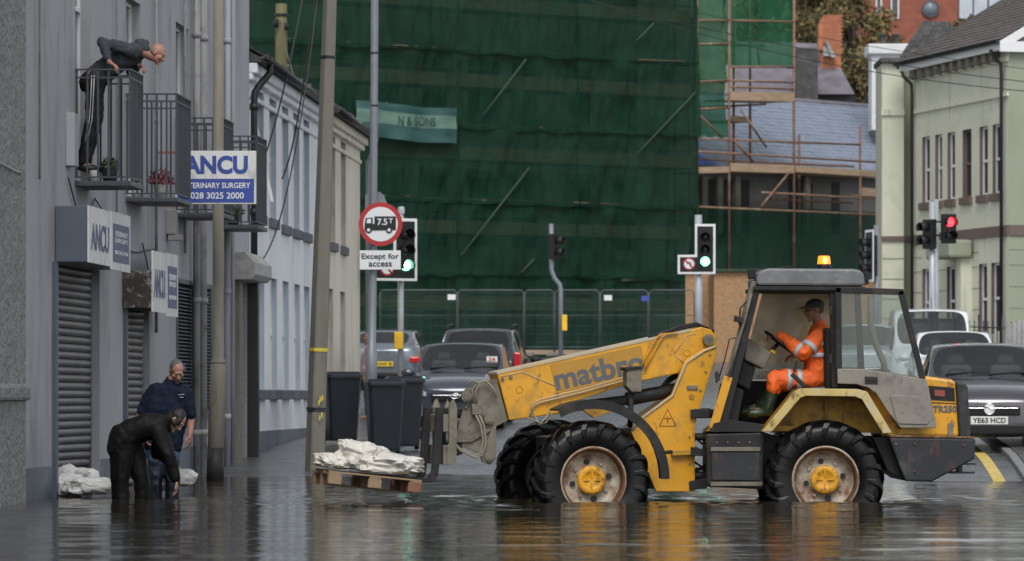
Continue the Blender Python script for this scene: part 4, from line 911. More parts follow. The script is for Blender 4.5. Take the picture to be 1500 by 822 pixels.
# end wall towards the camera, and back
e0 = GP(1478, 1.4); e1 = e0 - GNN * 14; 
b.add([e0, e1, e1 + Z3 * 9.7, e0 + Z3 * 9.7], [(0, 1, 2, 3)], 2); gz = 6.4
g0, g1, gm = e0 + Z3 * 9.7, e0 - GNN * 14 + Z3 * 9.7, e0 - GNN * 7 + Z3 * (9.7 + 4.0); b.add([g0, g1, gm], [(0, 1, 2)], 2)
f0 = GP(1338, 1.4); b.add([f0, f0 - GNN * 14, f0 - GNN * 14 + Z3 * 9.7, f0 + Z3 * 9.7], [(0, 1, 2, 3)], 0)
b.build('wall', [M['green_wall'], M['brown_trim'], M['green_shade']], gb, fix=False)
for i, (a, c, d, e) in enumerate(ops):
    m_ = M['upvc'] if i not in (3, 8) else M['brown_trim']
    f = MB(); t = .055; 
    def gbx(b, a, c, d, e, o1, o2): b.prism([GP(a, d, o1), GP(c, d, o1), GP(c, d, o2), GP(a, d, o2)], (0, 0, e - d))
    wpx = 1.1
    gbx(f, a, a + wpx, d, e, -.158, -.10); gbx(f, c - wpx, c, d, e, -.158, -.10); gbx(f, a + wpx, c - wpx, d, d + .07, -.158, -.10); gbx(f, a + wpx, c - wpx, e - .07, e, -.158, -.10); gbx(f, a + wpx, c - wpx, (d + e) / 2 - .04, (d + e) / 2 + .04, -.158, -.09)
    w = f.build('window' if i != 8 else 'door', m_, gb); f = MB(); gbx(f, a + wpx, c - wpx, d + .07, e - .07, -.15, -.13); f.build('pane', M['winpane'], w)
    if i < 6: f = MB(); gbx(f, a - 1.5, c + 1.5, d - .22, d - .003, -.02, .10); f.build('sill', M['brown_trim'], gb)
for z0, z1, o, m_ in ((5.70, 6.0, .06, 'brown_trim'), (9.70, 9.80, .07, 'green_wall'), (10.7, 10.84, .06, 'green_wall')):
    f = MB(); gbx(f, 1338.5, 1478, z0, z1, .002, o); f.build('band', M[m_], gb)
for z in (3.0, 3.62, 4.24, 4.86, 5.3):
    f = MB(); p = [e0 + Z3 * (z - 1.4) + GKU * .004, e1 + Z3 * (z - 1.4) + GKU * .004]; f.prism([p[0], p[1], p[1] + Z3 * .03, p[0] + Z3 * .03], GKU * .012); f.build('render_joint', M['green_shade'], gb)
f = MB(); p = [e0 + Z3 * 4.3 + GKU * .004, e1 + Z3 * 4.3 + GKU * .004]; f.prism([p[0], p[1], p[1] + Z3 * .3, p[0] + Z3 * .3], GKU * .05); f.build('band', M['brown_trim'], gb)
for z in (3.0, 3.62, 4.24, 4.86, 5.3):
    f = MB()
    for a, c in ((1339, 1350.5), (1362.5, 1386.5), (1414.5, 1433.5), (1465.5, 1470)): gbx(f, a, c, z, z + .025, .002, .012)
    f.build('render_joint', M['green_shade'], gb, kind='stuff')
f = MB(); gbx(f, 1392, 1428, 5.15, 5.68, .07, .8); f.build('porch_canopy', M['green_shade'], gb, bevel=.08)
f = MB(); gbx(f, 1418, 1424, 2.0, 5.14, .003, .35); f.build('porch_pier', M['green_wall'], gb)
for px in np.linspace(1346, 1464, 11):
    f = MB(); gbx(f, px - 2.2, px + 2.2, 10.72, 11.0, .07, .28); f.build('eaves_bracket', M['concrete_light'], gb, bevel=.03)
for px, z1 in ((1340.5, 10.9), (1471.5, 10.95)):
    f = MB(); f.tube([GP(px - 1.5, z1 + .1, .40), GP(px - 1, z1 - .05, .36), GP(px, z1 - .3, .12), GP(px, z1 - .6, .10), GP(px, 2.3, .10)], .05, 8); f.build('drainpipe', M['black'], gb)
f = MB(); gbx(f, 1332, 1480, 11.0, 11.2, .30, .34); f.build('fascia', M['upvc'], gb); f = MB(); gbx(f, 1330, 1481, 11.19, 11.29, .35, .47); f.build('gutter', M['black'], gb)
# roof: two slopes with rows of tiles
ea, eb = GP(1331, 11.25, .36), GP(1481, 11.25, .36); run, rise = 7.36, 4.3
b = MB(); b.add([ea, eb, eb - GNN * run + Z3 * rise, ea - GNN * run + Z3 * rise, ea - GNN * 2 * run, eb - GNN * 2 * run], [(0, 1, 2, 3), (3, 2, 5, 4), (0, 3, 4), (1, 5, 2), (0, 4, 5, 1)]); rf = b.build('roof', M['tile_brown'], gb, fix=False)
b = MB(); n_r, n_c = 30, 26
for r_ in range(n_r):
    for k in range(n_c):
        t0, t1 = r_ / n_r, (r_ + 1.12) / n_r; u0, u1 = (k + .02) / n_c, (k + .98) / n_c; s = (eb - ea)
        q = lambda u, t, h=0: ea + s * u - GNN * run * t + Z3 * (rise * t + h)
        h = .05 + random.uniform(0, .014)
        b.prism([q(u0, t0, h), q(u1, t0, h), q(u1, min(1, t1), .02), q(u0, min(1, t1), .02)], Z3 * .03)
b.build('roof_tile', M['tile_brown'], rf, kind='stuff')
b = MB(); o_ = GKU * .35; b.prism([eb + GKU * .02 - Z3 * .28, eb + GKU * .02 + Z3 * .0, eb - GNN * run + Z3 * (rise + .0) + GKU * .02, eb - GNN * run + Z3 * (rise - .28) + GKU * .02], GKU * .04); b.prism([eb + GKU * .02 - Z3 * .30 - GNN * .0, eb + GKU * .02 - Z3 * .0, eb + GKU * .02 - GNN * 1.0, eb + GKU * .02 - Z3 * .30 - GNN * 1.0], GKU * .05); b.build('bargeboard', M['upvc'], gb)
b = MB(); b.prism([ea - GKU * .02 - Z3 * .15, ea - GKU * .02 + Z3 * .08, ea - GNN * run + Z3 * (rise + .08) - GKU * .02, ea - GNN * run + Z3 * (rise - .15) - GKU * .02], -GKU * .06); b.build('verge', M['black'], gb)
# pier at the left end
pr = thing('corner_pier', W(1308, 500, 126), 'sage-green rendered pier with stone capping left of the long facade', 'wall')
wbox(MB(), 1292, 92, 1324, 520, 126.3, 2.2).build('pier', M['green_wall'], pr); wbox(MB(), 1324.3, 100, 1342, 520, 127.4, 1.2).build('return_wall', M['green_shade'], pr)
wbox(MB(), 1290, 84, 1330, 92, 126.1, 2.5).build('capping', M['slate'], pr, bevel=.03)
wbox(MB(), 1291, 160, 1325, 169, 126.22, .1).build('band', M['green_wall'], pr); wbox(MB(), 1291, 346, 1325, 353, 126.22, .1).build('band', M['brown_trim'], pr); wbox(MB(), 1324.5, 346, 1340, 353, 127.32, .1).build('band', M['brown_trim'], pr)
for y in (378, 408, 437, 466): wbox(MB(), 1292.5, y, 1323.5, y + 1.2, 126.28, .03).build('render_joint', M['green_shade'], pr)
# railings
rl = thing('iron_railings', W(1420, 500, 112), 'dark iron railings in front of the sage-green building', 'railings')
p, q = W(1338, 500, 117), W(1510, 492, 108); n = 26
for k in range(n + 1):
    c = p.lerp(q, k / n); c.z = ground(c.x, c.y) + .02; MB().cyl(c, c + Z3 * (1.45 if k % 5 else 1.62), .014 if k % 5 else .025, n=6).build('bar', M['black'], rl)
for h in (.2, 1.3):
    a_, c_ = Vector((p.x, p.y, ground(p.x, p.y) + h)), Vector((q.x, q.y, ground(q.x, q.y) + h)); MB().cyl(a_, c_, .018, n=6).build('rail', M['black'], rl)
gt = thing('grey_gate', W(1490, 525, 96), 'pale grey boarded gate at the right edge behind the mauve car', 'gate')
for k in range(5):
    px = 1476 + k * 7; wbox(MB(), px, 470 + (4 if k == 0 else 0), px + 6.3, 527, 96, .06).build('board', M['zinc'], gt)
wbox(MB(), 1473, 466, 1477, 530, 95.9, .18).build('post', M['zinc'], gt)
# ------------------------------------------------------------------ the yellow loader: rear chassis square to the view, front frame steered to the left
Yn, Yf, Ycl = 42.80, 44.20, 43.50
def R3(px, py, Y=Yn): return W(px, py, Y)
XP, YP, TH = (1018 - PCX) / FPX * 43.5, 43.5, math.radians(12.5); cT, sT = math.cos(TH), math.sin(TH)
FU, FV = Vector((-cT, -sT, 0)), Vector((-sT, cT, 0)); FRt = -FU
def F3(px, py, v, un=None):
    k = (px - PCX) / FPX; u = (XP - v * sT - k * (YP + v * cT)) / (cT - k * sT)
    Y = YP - u * sT + v * cT; return Vector((XP - u * cT - v * sT, Y, HC + (YH - py) / FPX * Y))
ldr = thing('telehandler', (W(1210, 0, 42.7).x, Ycl, -.38), 'yellow articulated loader with open grey cab and orange beacon standing in flood water', 'telehandler')
def prR(name, pts, Ya, Yb, mt, par=ldr, bevel=.006, Yr=None, label=None):
    Yr = Ya if Yr is None else Yr; P = []
    for px, py in pts: p = W(px, py, Yr); P.append(Vector((p.x, Ya, p.z)))
    return MB().prism(P, (0, Yb - Ya, 0)).build(name, M[mt] if isinstance(mt, str) else mt, par, bevel=bevel, label=label)
def prF(name, pts, va, vb, mt, par=ldr, bevel=.006, label=None, at=None):
    P = [F3(px, py, va if at is None else at) + FV * (0 if at is None else va - at) for px, py in pts]; # flatten onto the plane v = va
    return MB().prism(P, FV * (vb - va)).build(name, M[mt] if isinstance(mt, str) else mt, par, bevel=bevel, label=label)
def wheel(c, out, seed, label=None):
    # rim dish
    pr = [(.335, -.20), (.345, .165), (.352, .178), (.338, .182), (.318, .165), (.305, .10), (.285, .045), (.245, .03), (.20, .02), (.17, .03), (.15, .06), (.02, .06)]
    w = MB().lathe(pr, c, out, 44).build('wheel', M['rim'], ldr, fix=True, label=label)
    tp = [(.34, -.165), (.395, -.205), (.49, -.222), (.545, -.208), (.572, -.15), (.58, 0), (.572, .15), (.545, .208), (.49, .222), (.395, .205), (.34, .165)]
    b = MB().lathe(tp, c, out, 60); q = Vector(out).to_track_quat('Z', 'Y'); ax, ay, az = q @ Vector((1, 0, 0)), q @ Vector((0, 1, 0)), q @ Vector((0, 0, 1)); c = Vector(c)
    for k in range(19):
        for sd in (-1, 1):
            a0 = 2 * math.pi * (k + (.5 if sd > 0 else 0)) / 19 + seed; rings = []
            for h, r, a, wd in ((-.015, .618, 0, .055), (.07, .620, .10, .055), (.15, .612, .21, .06), (.205, .585, .29, .07), (.232, .535, .34, .06), (.228, .475, .36, .03)):
                pts = []
                for (rr, wq) in ((r - .055, wd * 1.25), (r, wd * .8)):
                    for s_ in (-1, 1):
                        an = a0 + a * 1.0 + s_ * wq / 2 / rr; pts.append(c + az * (h * sd if rr == r else h * sd * .93) + ax * rr * math.cos(an) + ay * rr * math.sin(an))
                rings.append([pts[0], pts[2], pts[3], pts[1]])
            vs = [p for R_ in rings for p in R_]; fs = [(0, 1, 2, 3), (20, 23, 22, 21)]
            for i in range(5): fs += [(i * 4 + j, i * 4 + (j + 1) % 4, (i + 1) * 4 + (j + 1) % 4, (i + 1) * 4 + j) for j in range(4)]
            b.add(vs, fs)
    b.build('tyre', M['rubberblack'], w, fix=True)
    MB().lathe([(.300, .108), (.318, .168), (.336, .184), (.343, .170), (.330, .150), (.312, .095)], c, out, 44, closed=True).build('rim_edge', M['rust'], w)
    h = MB().lathe([(.150, .03), (.150, .085), (.138, .10), (.09, .105), (.085, .098), (.02, .098), (.0, .098)], c, out, 32)
    for a in np.linspace(0, 2 * math.pi, 5)[:-1]: h.box((0, 0, 0), (.07, .012, .010), basis(c + az * .108 + (ax * math.cos(a) + ay * math.sin(a)) * .06, ax * math.cos(a) + ay * math.sin(a), -ax * math.sin(a) + ay * math.cos(a), az))
    h.build('hub', M['hub'], w)
    for k in range(8):
        a = 2 * math.pi * k / 8 + .2; p = c + (ax * math.cos(a) + ay * math.sin(a)) * .195
        MB().cyl(p + az * .02, p + az * .055, .017 if k % 2 else .028, n=6 if k % 2 else 12).build('nut_and_hole_disc', M['dark'] if not k % 2 else M['rim'], w)  # nuts alternate with larger dark discs painted as the shade in rim holes
    return w
RW = W(1210, 703, 42.42); wheel((RW.x, 42.66, RW.z), (0, -1, 0), .1); wheel((RW.x, 44.34, RW.z), (0, 1, 0), .25)
def fwheel(v, seed):
    p = F3(871, 701, -1.07); u = (p - Vector((XP, YP, 0))).dot(FU); c = Vector((XP, YP, 0)) + FU * u + FV * v; c.z = RW.z + .0
    return wheel(c, -FV if v < 0 else FV, seed), c
_, FWc = fwheel(-.85, .3); fwheel(.85, .0)
# axles
MB().cyl((RW.x, 42.8, RW.z), (RW.x, 44.2, RW.z), .11).build('axle', M['tdark'], ldr); c2 = FWc + FV * 1.7; MB().cyl(FWc + FV * .1, c2 - FV * .1, .11).build('axle', M['tdark'], ldr)

# rear chassis
prR('chassis_box', [(1036, 633), (1119, 633), (1140, 640), (1290, 640), (1290, 672), (1160, 700), (1119, 717), (1036, 713)], 42.95, 44.05, 'tdark', bevel=.01)
bb = prR('battery_box', [(1035, 636), (1119, 634), (1117, 717), (1036, 711)], 42.68, 42.94, 'tdark', bevel=.012)
prR('cover_plate', [(1042, 663), (1113, 662), (1113, 704), (1043, 703)], 42.655, 42.679, 'tcounter', bb, .004); prR('lip', [(1041, 655), (1114, 655), (1114, 661), (1041, 661)], 42.64, 42.679, 'tgrey', bb, .003)
prR('lip', [(1041, 706), (1117, 706), (1117, 712), (1041, 712)], 42.65, 42.679, 'tgrey', bb, .003)
# engine cover, grille, counterweight
ec = prR('engine_cover', [(1290, 590), (1310, 556), (1357, 551), (1394, 556), (1400, 560), (1405, 640), (1290, 640)], 42.86, 44.14, 'ty', bevel=.03)
prR('decal_panel', [(1360, 565), (1398, 568), (1399, 588), (1364, 586)], 42.852, 42.858, 'tdark', ec, 0); prR('logo_block', [(1369, 571), (1384, 572), (1384, 581), (1369, 580)], 42.845, 42.851, mat('faded_red_logo', (.30, .07, .05), .6), ec, 0)
text_obj('lettering', 'TR250', basis(W(1384, 599, 42.851), Vector((1, 0, 0)), Z3, Vector((0, -1, 0))), .25, .07, M['matbro_letter'], ec, .035)
prR('panel_seam', [(1362, 589), (1400, 590.5), (1400, 591.5), (1362, 590)], 42.851, 42.858, 'dark', ec, 0)
prR('latch', [(1389, 620), (1396, 620), (1396, 639), (1389, 639)], 42.83, 42.858, 'tgrey', ec, .003)
gr = prR('radiator_grille', [(1400, 559), (1412, 561), (1418, 566), (1422, 641), (1405.5, 641)], 42.84, 44.16, 'tcounter', bevel=.02)
prR('counterweight', [(1301, 640), (1330, 641), (1429, 642.5), (1428, 672), (1365, 706), (1326, 705)], 42.58, 44.42, 'tcounter', bevel=.02)
prR('counterweight_side', [(1278, 640), (1300, 640), (1325, 704), (1300, 690)], 42.75, 44.2, 'tdark', bevel=.01)
for y0, y1, x0, x1 in ((678, 681, 1380, 1430), (682, 692, 1404, 1410), (691, 694, 1392, 1428)): prR('hitch_bar', [(x0, y0), (x1, y0), (x1, y1), (x0, y1)], 43.3, 43.6, 'black', bevel=.003)
# fender arch and dirty wheel well
fo = [(1116, 632), (1162, 575), (1172, 569), (1256, 570), (1270, 574), (1306, 634)]; fi = [(1293, 635), (1262, 585), (1252, 581), (1180, 580), (1172, 583), (1131, 632)]
b = MB()
def arch(b, o, i_, Ya, Yb):
    O = [Vector((W(x, y, 42.45).x, Ya, W(x, y, 42.45).z)) for x, y in o]; I = [Vector((W(x, y, 42.45).x, Ya, W(x, y, 42.45).z)) for x, y in i_[::-1]]
    for k in range(len(O) - 1): b.prism([O[k], O[k + 1], I[k + 1], I[k]], (0, Yb - Ya, 0))
arch(b, fo, fi, 42.42, 42.46); fd = b.build('fender', M['fender'], ldr, bevel=.006)
b = MB(); fm = [((x1 + x2) / 2, (y1 + y2) / 2 - 1) for (x1, y1), (x2, y2) in zip(fo, fi[::-1])]; arch(b, fo, fm[::-1], 42.461, 42.93); b.build('fender_top', M['tyd'], ldr)
prR('wheel_well', [(1128, 634), (1172, 580), (1256, 580), (1294, 634)], 42.94, 42.96, 'tyd', bevel=0)
for x in (1208, 1236): prR('well_rib', [(x, 582), (x + 3, 582), (x + 3, 632), (x, 632)], 42.90, 42.939, 'tyd', bevel=0)
prR('lower_side_panel', [(1258, 563), (1290, 563), (1318, 640), (1300, 640), (1270, 575)], 42.80, 42.84, 'tyd', bevel=0)
# cab
def tubeR(name, pts, Y, r, mt, n=8, par=ldr):
    b = MB(); b.tube([W(x, y, Yn) * 1 + Vector((0, Y - Yn, 0)) for x, y in pts], r, n); return b.build(name, M[mt], par)
def barR(name, pts, Ya, Yb, wpx, mt, par=ldr, bev=.006):     # strip of pixel width wpx along a line
    out = []
    (x0, y0), (x1, y1) = pts; d = Vector((x1 - x0, y1 - y0)); n_ = Vector((-d.y, d.x)).normalized() * wpx / 2
    return prR(name, [(x0 + n_.x, y0 + n_.y), (x1 + n_.x, y1 + n_.y), (x1 - n_.x, y1 - n_.y), (x0 - n_.x, y0 - n_.y)], Ya, Yb, mt, par, bev)
rfp = prR('cab_roof', [(1109, 418), (1108, 408), (1111, 400), (1117, 395), (1126, 393), (1250, 394), (1260, 396), (1266, 402), (1267, 419)], 42.70, 44.30, 'troof', bevel=.025)
prR('roof_rim', [(1104, 419), (1268, 420), (1268, 426), (1104, 425)], 42.72, 44.28, 'tdark', bevel=.006)
for Ya, Yb in ((42.76, 42.84), (44.16, 44.24)):
    barR('pillar', [(1109, 422), (1061, 618)], Ya, Yb, 10, 'tdark'); barR('pillar', [(1219.5, 424), (1223, 568)], Ya, Yb, 8, 'tdark')
    barR('pillar', [(1256, 424), (1263, 560)], Ya, Yb, 9, 'tdark'); barR('lower_pillar', [(1067, 552), (1045, 628)], Ya - .03, Ya - .002, 13, 'ty')
prR('windscreen_frame', [(1101, 412), (1109, 412), (1070, 548), (1056, 600), (1049, 600)], 42.80, 42.87, 'tgrey'); prR('windscreen_frame', [(1101, 412), (1109, 412), (1070, 548), (1056, 600), (1049, 600)], 44.13, 44.2, 'tgrey')
prR('windscreen', [(1105, 424), (1106, 424), (1060, 600), (1059, 600)], 42.88, 44.12, M['cabglass'], bevel=0)
prR('side_glass', [(1117, 428), (1218, 428), (1222, 556), (1084, 556)], 44.19, 44.20, M['cabglass_far'], bevel=0)
prR('side_glass', [(1227, 428), (1252, 428), (1259, 556), (1228, 556)], 44.19, 44.20, M['cabglass'], bevel=0)
prR('lower_side', [(1072, 558), (1290, 558), (1290, 630), (1046, 630)], 44.14, 44.19, 'tdark', bevel=0)
prR('cab_floor', [(1046, 624), (1170, 624), (1170, 632), (1036, 632)], 42.78, 44.13, 'tyd', bevel=.004)
prR('cab_rear', [(1224, 556), (1290, 560), (1290, 600), (1224, 590)], 42.97, 44.13, 'tdark', bevel=0)
prR('sill_strip', [(1068, 615), (1120, 622), (1118, 633), (1040, 633), (1046, 620)], 42.70, 42.775, 'tdark', bevel=.004)
# dashboard console, steering column and wheel
prR('console', [(1094, 494), (1131, 517), (1119, 541), (1090, 527)], 43.2, 43.75, 'tgrey', bevel=.02); prR('console', [(1088, 525), (1107, 538), (1098, 572), (1078, 562)], 43.25, 43.7, 'tdark', bevel=.02)
prR('pedal_box', [(1062, 560), (1090, 572), (1080, 622), (1050, 620)], 43.0, 44.0, 'dark', bevel=.02)
b = MB(); c = W(1142, 502, 43.42); ax = Vector((-.48, 0, -.30)).normalized(); tq = (W(1160, 516, 43.4) - W(1124, 488, 43.4)).normalized(); b2 = Vector((0, 1, 0)); b.tube([c + tq * .19 * math.cos(a) + b2 * .19 * math.sin(a) for a in np.linspace(0, 2 * math.pi, 29)[:-1]], .014, 8, closed=True)
b.cyl(c, W(1122, 520, 43.42), .022); b.cyl(c - tq * .18, c + tq * .18, .012); b.build('steering_wheel', M['black'], ldr)
b = MB(); b.cyl(W(1128, 514, 43.3), W(1134, 516, 43.25), .018); b.build('column_knob', M['yellow_box'], ldr)
barR('armrest', [(1160, 548), (1180, 566)], 43.0, 43.1, 6, 'black'); barR('control_lever', [(1163, 545), (1168, 528)], 43.2, 43.22, 3, 'black')
prR('seat', [(1156, 570), (1212, 565), (1214, 584), (1160, 590)], 43.15, 43.75, 'black', bevel=.03); prR('seat_back', [(1206, 480), (1218, 480), (1221, 585), (1208, 585)], 43.15, 43.75, 'black', bevel=.03)
# beacon and roof lamps
bc = MB().lathe([(.075, 0), (.08, .02), (.07, .05)], W(1207, 394, 43.1), (0, 0, 1), 20).build('beacon', M['plastic'], ldr)
MB().lathe([(.070, 0), (.068, .02), (.062, .08), (.05, .09), (0, .092)], W(1207, 387.5, 43.1), (0, 0, 1), 20).build('lens', M['amber'], bc)
MB().sphere(W(1209, 382, 43.02), (.02, .02, .032)).build('lamp', M['amber_hot'], bc)
prR('work_lamp', [(1096, 394), (1107, 393), (1107, 408), (1097, 408)], 42.85, 43.05, 'plastic'); prR('work_lamp', [(1266, 398), (1273, 398), (1273, 416), (1266, 418)], 42.85, 43.05, 'plastic')
tubeR('wiper_arm', [(1120, 392), (1150, 390), (1168, 388), (1172, 391)], 43.3, .008, 'plastic')
tubeR('mirror_arm', [(1093, 442), (1084, 452), (1082, 475), (1088, 482)], 42.72, .010, 'tdark'); tubeR('mirror_arm', [(1078, 495), (1068, 497), (1060, 530), (1052, 556)], 42.72, .007, 'tdark')
prR('mirror', [(1047, 545), (1052, 543), (1055, 556), (1049, 562)], 42.68, 42.76, 'black'); prR('bracket', [(1076, 462), (1094, 467), (1092, 474), (1075, 471)], 42.70, 42.77, 'tdark')
tubeR('grab_hose', [(1100, 430), (1090, 470), (1078, 510), (1066, 552)], 42.70, .014, 'tgrey')
for y in (450, 520): prR('hinge', [(1215, y), (1219, y), (1219, y + 12), (1215, y + 12)], 42.72, 42.758, 'black', bevel=.003)
tubeR('exhaust_pipe', [(1290, 430), (1290, 470), (1297, 500), (1310, 530), (1312, 556)], 44.0, .034, 'tgrey')
# the door, folded back against the cab side
do = [(1224, 421), (1321, 425), (1326, 431), (1357, 556)]; DY0, DY1 = 42.60, 42.645
dr = prR('door', [(1227, 540), (1268, 541), (1357, 556), (1372, 622), (1371, 627), (1319, 627), (1300, 602), (1284, 577), (1272, 568), (1255, 563), (1227, 562)], DY0, DY1, 'tdoor', bevel=.008)
for a_, c_ in (((1228, 421), (1229, 541)), ((1224, 424.5), (1324, 428)), ((1319.5, 426), (1352, 556))): barR('window_frame', [a_, c_], DY0 + .003, DY1 - .003, 9, 'tdark', dr)
prR('pane', [(1231, 428), (1318, 431), (1348, 553), (1231, 540)], DY0 + .018, DY0 + .026, M['cabglass'], dr, 0)
prR('pressed_panel', [(1304, 581), (1310, 578), (1346, 581), (1351, 586), (1362, 616), (1359, 622), (1318, 621), (1313, 616)], DY0 - .014, DY0 - .001, 'tdoor', dr, .01)
hn = prR('handle', [(1267, 551), (1286, 552), (1286, 563), (1267, 562)], DY0 - .012, DY0 - .001, 'black', dr, .004); prR('lever', [(1269, 554), (1284, 555), (1284, 559), (1269, 558)], DY0 - .022, DY0 - .013, 'tdark', hn, .002)
tubeR('yellow_grab_rail', [(1232, 540), (1270, 543), (1320, 551), (1348, 556)], 42.72, .016, 'fender')
tubeR('door_seal', [(1262, 566), (1278, 572), (1292, 588), (1306, 612), (1317, 628)], 42.63, .012, 'black')
# front frame: boom, tower, cylinder
boom = prF('boom', [(728, 546), (1010, 484), (1028, 479), (1042, 483), (1050, 494), (1050, 506), (1040, 520), (1008, 530), (994, 547), (917, 563), (834, 591), (832, 604), (746, 616)], -.22, .22, 'ty', bevel=.012)
prF('boom_edge', [(728, 545), (1012, 482), (1012, 486), (728, 549)], -.226, .226, 'tgrime', boom, .003)
AN = math.atan2(66.4 * cT, 304); tx = FRt * math.cos(AN) + Z3 * math.sin(AN); tu = -FRt * math.sin(AN) + Z3 * math.cos(AN)
b = MB(); b.box((0, 0, 0), (1.0, .30, .003), basis(F3(877, 541, -.2235), tx, tu, -FV)); b.build('decal', M['decal'], boom)
text_obj('lettering', 'matbro', basis(F3(877.5, 542.5, -.2262), tx, tu, -FV), .985, .235, M['matbro_letter'], boom, .03, .002)
def tubeF(name, pts, v, r, mt, n=8, par=ldr):
    b = MB(); b.tube([F3(x, y, v if not isinstance(v, (list, tuple)) else v[i]) for i, (x, y) in enumerate(pts)], r, n); return b.build(name, M[mt], par)
tubeF('weld_line', [(733, 552), (766, 545), (826, 571)], -.222, .006, 'tgrime', 6, boom); tubeF('weld_line', [(988, 519), (1006, 492), (1020, 489)], -.222, .005, 'tgrime', 6, boom); tubeF('weld_line', [(988, 519), (1004, 534)], -.222, .006, 'tgrime', 6, boom)
for px, py, r in ((761, 571, .036), (1006, 517, .034)):
    p = F3(px, py, -.221); b = MB(); b.tube([p + FRt * r * math.cos(a) + Z3 * r * math.sin(a) for a in np.linspace(0, 2 * math.pi, 21)[:-1]], .005, 6, closed=True); b.build('boss', M['tyd'], boom)
for px, py in ((736, 556), (748, 553)): p = F3(px, py, -.221); MB().cyl(p, p - FV * .012, .02, n=12).build('bolt', M['tgrey'], boom)
for dy in (0, 4.5): tubeF('hydraulic_pipe', [(777, 603 + dy), (782, 590 + dy), (792, 585 + dy), (850, 571 + dy), (918, 552 + dy)], -.25, .009, 'tgrime', 6, boom)
for dx in (0, 8): tubeF('hydraulic_pipe', [(937 + dx, 541), (950 + dx, 516), (962 + dx, 494), (968 + dx, 490), (985 + dx, 488)], -.25, .010, 'ty', 6, boom)
tubeF('hydraulic_pipe', [(1038, 482), (1020, 474), (998, 478), (968, 488), (950, 495)], -.10, .016, 'tdark', 8, boom); tubeF('hydraulic_pipe', [(1046, 486), (1022, 477), (1000, 481), (970, 491)], -.02, .016, 'tdark', 8, boom)
tubeF('hose_loop', [(777, 603), (772, 612), (792, 620), (800, 612), (806, 600)], [-.25, -.28, -.3, -.28, -.25], .011, 'hose'); tubeF('hose_loop', [(782, 606), (790, 622), (800, 619), (810, 603)], [-.22, -.25, -.26, -.2], .010, 'hose')
p = F3(1037, 498, -.24); MB().cyl(p, p - FV * .05, .060, n=24).build('pivot_pin', M['tgrey'], boom)
tower = prF('boom_tower', [(1050, 505), (1049, 520), (1018, 622), (1018, 720), (961, 720), (925, 633), (945, 607), (984, 578), (1003, 529), (1030, 512)], -.33, -.29, 'ty', bevel=.006)
prF('boom_tower', [(1050, 505), (1049, 520), (1018, 622), (1018, 720), (961, 720), (925, 633), (945, 607), (984, 578), (1003, 529), (1030, 512)], .29, .33, 'ty', bevel=.006)
prF('tower_web', [(1046, 525), (1016, 622), (1017, 718), (990, 718), (998, 600), (1020, 530)], -.288, .288, 'tyd', bevel=0); prF('tower_web', [(930, 628), (946, 612), (985, 585), (990, 600), (950, 640), (965, 716), (958, 716)], -.288, .288, 'tyd', bevel=0)
def edgeF(pts, v, r=.012, mt='tgrime'): tubeF('edge_flange', pts, v, r, mt, 6, tower)
edgeF([(1048, 508), (1032, 514), (1005, 532), (985, 580), (944, 610), (926, 630)], -.335, .014)
p = F3(1014, 568, -.332); b = MB(); b.box((0, 0, 0), (.12, .05, .03), basis(p, FRt, Z3, -FV)); b.build('lock_plate', M['tgrey'], tower, bevel=.01); p = F3(1013, 581, -.331); MB().cyl(p, p - FV * .01, .03).build('port', M['tyd'], tower)
b = MB(); pt = [F3(x, y, -.333) for x, y in ((966, 624), (978, 599), (990, 624))]
for i in range(3): b.tube([pt[i], pt[(i + 1) % 3]], .004, 5)
b.tube([F3(978, 609, -.333), F3(978, 619, -.333)], .005, 5); b.tube([F3(973, 613, -.333), F3(983, 613, -.333)], .005, 5); b.build('warning_triangle', mat('red_brown_print', (.33, .09, .02), .6), tower)
prF('front_chassis', [(800, 640), (960, 622), (1016, 640), (1016, 706), (960, 716), (800, 700)], -.25, .25, 'tdark', bevel=.01)
tubeF('lift_cylinder', [(836, 596), (920, 586)], -.05, .055, 'tdark', 14); tubeF('lift_cylinder', [(918, 585), (996, 570)], -.05, .075, 'tdark', 14)
p = F3(829, 598, -.24); MB().cyl(p, p + FV * .3, .045, n=16).build('cylinder_pin', M['tgrey'], ldr)
prF('tilt_link', [(842, 592), (870, 588), (905, 600), (870, 612)], -.12, -.05, 'tyd', bevel=.004)
# mudguard over the near front wheel
b = MB(); P0 = []; rs = .80
for k in range(17):
    a = math.radians(118 - k * (118 + 0) / 16); o = FWc + FRt * rs * .99 * math.cos(a) + Z3 * (rs * math.sin(a) + .01); P0.append(o)
for A, B_ in zip(P0[:-1], P0[1:]):
    n0 = (A - FWc).normalized() * .02; b.prism([A - FV * .16, B_ - FV * .16, B_ + FV * .20, A + FV * .20], n0)
for A, B_ in zip(P0[:-1], P0[1:]):
    n0 = (A - FWc).normalized(); n1 = (B_ - FWc).normalized(); b.prism([A - FV * .165 + n0 * .022, B_ - FV * .165 + n1 * .022, B_ - FV * .165 - n1 * .075, A - FV * .165 - n0 * .075], FV * .012)
b.build('mudguard', M['tdark'], ldr)
tubeF('mudguard_bracket', [(925, 574), (923, 626)], -.62, .028, 'tdark'); lampb = prF('lamp_box', [(918, 539), (940, 538), (940, 574), (926, 575), (918, 566)], -.72, -.55, 'tgrey', bevel=.01); prF('lamp_shade', [(915, 538), (940, 536), (940, 540), (916, 543)], -.74, -.53, 'tdark', lampb)
tubeF('pivot_link', [(985, 662), (962, 664)], -.5, .02, 'tdark')
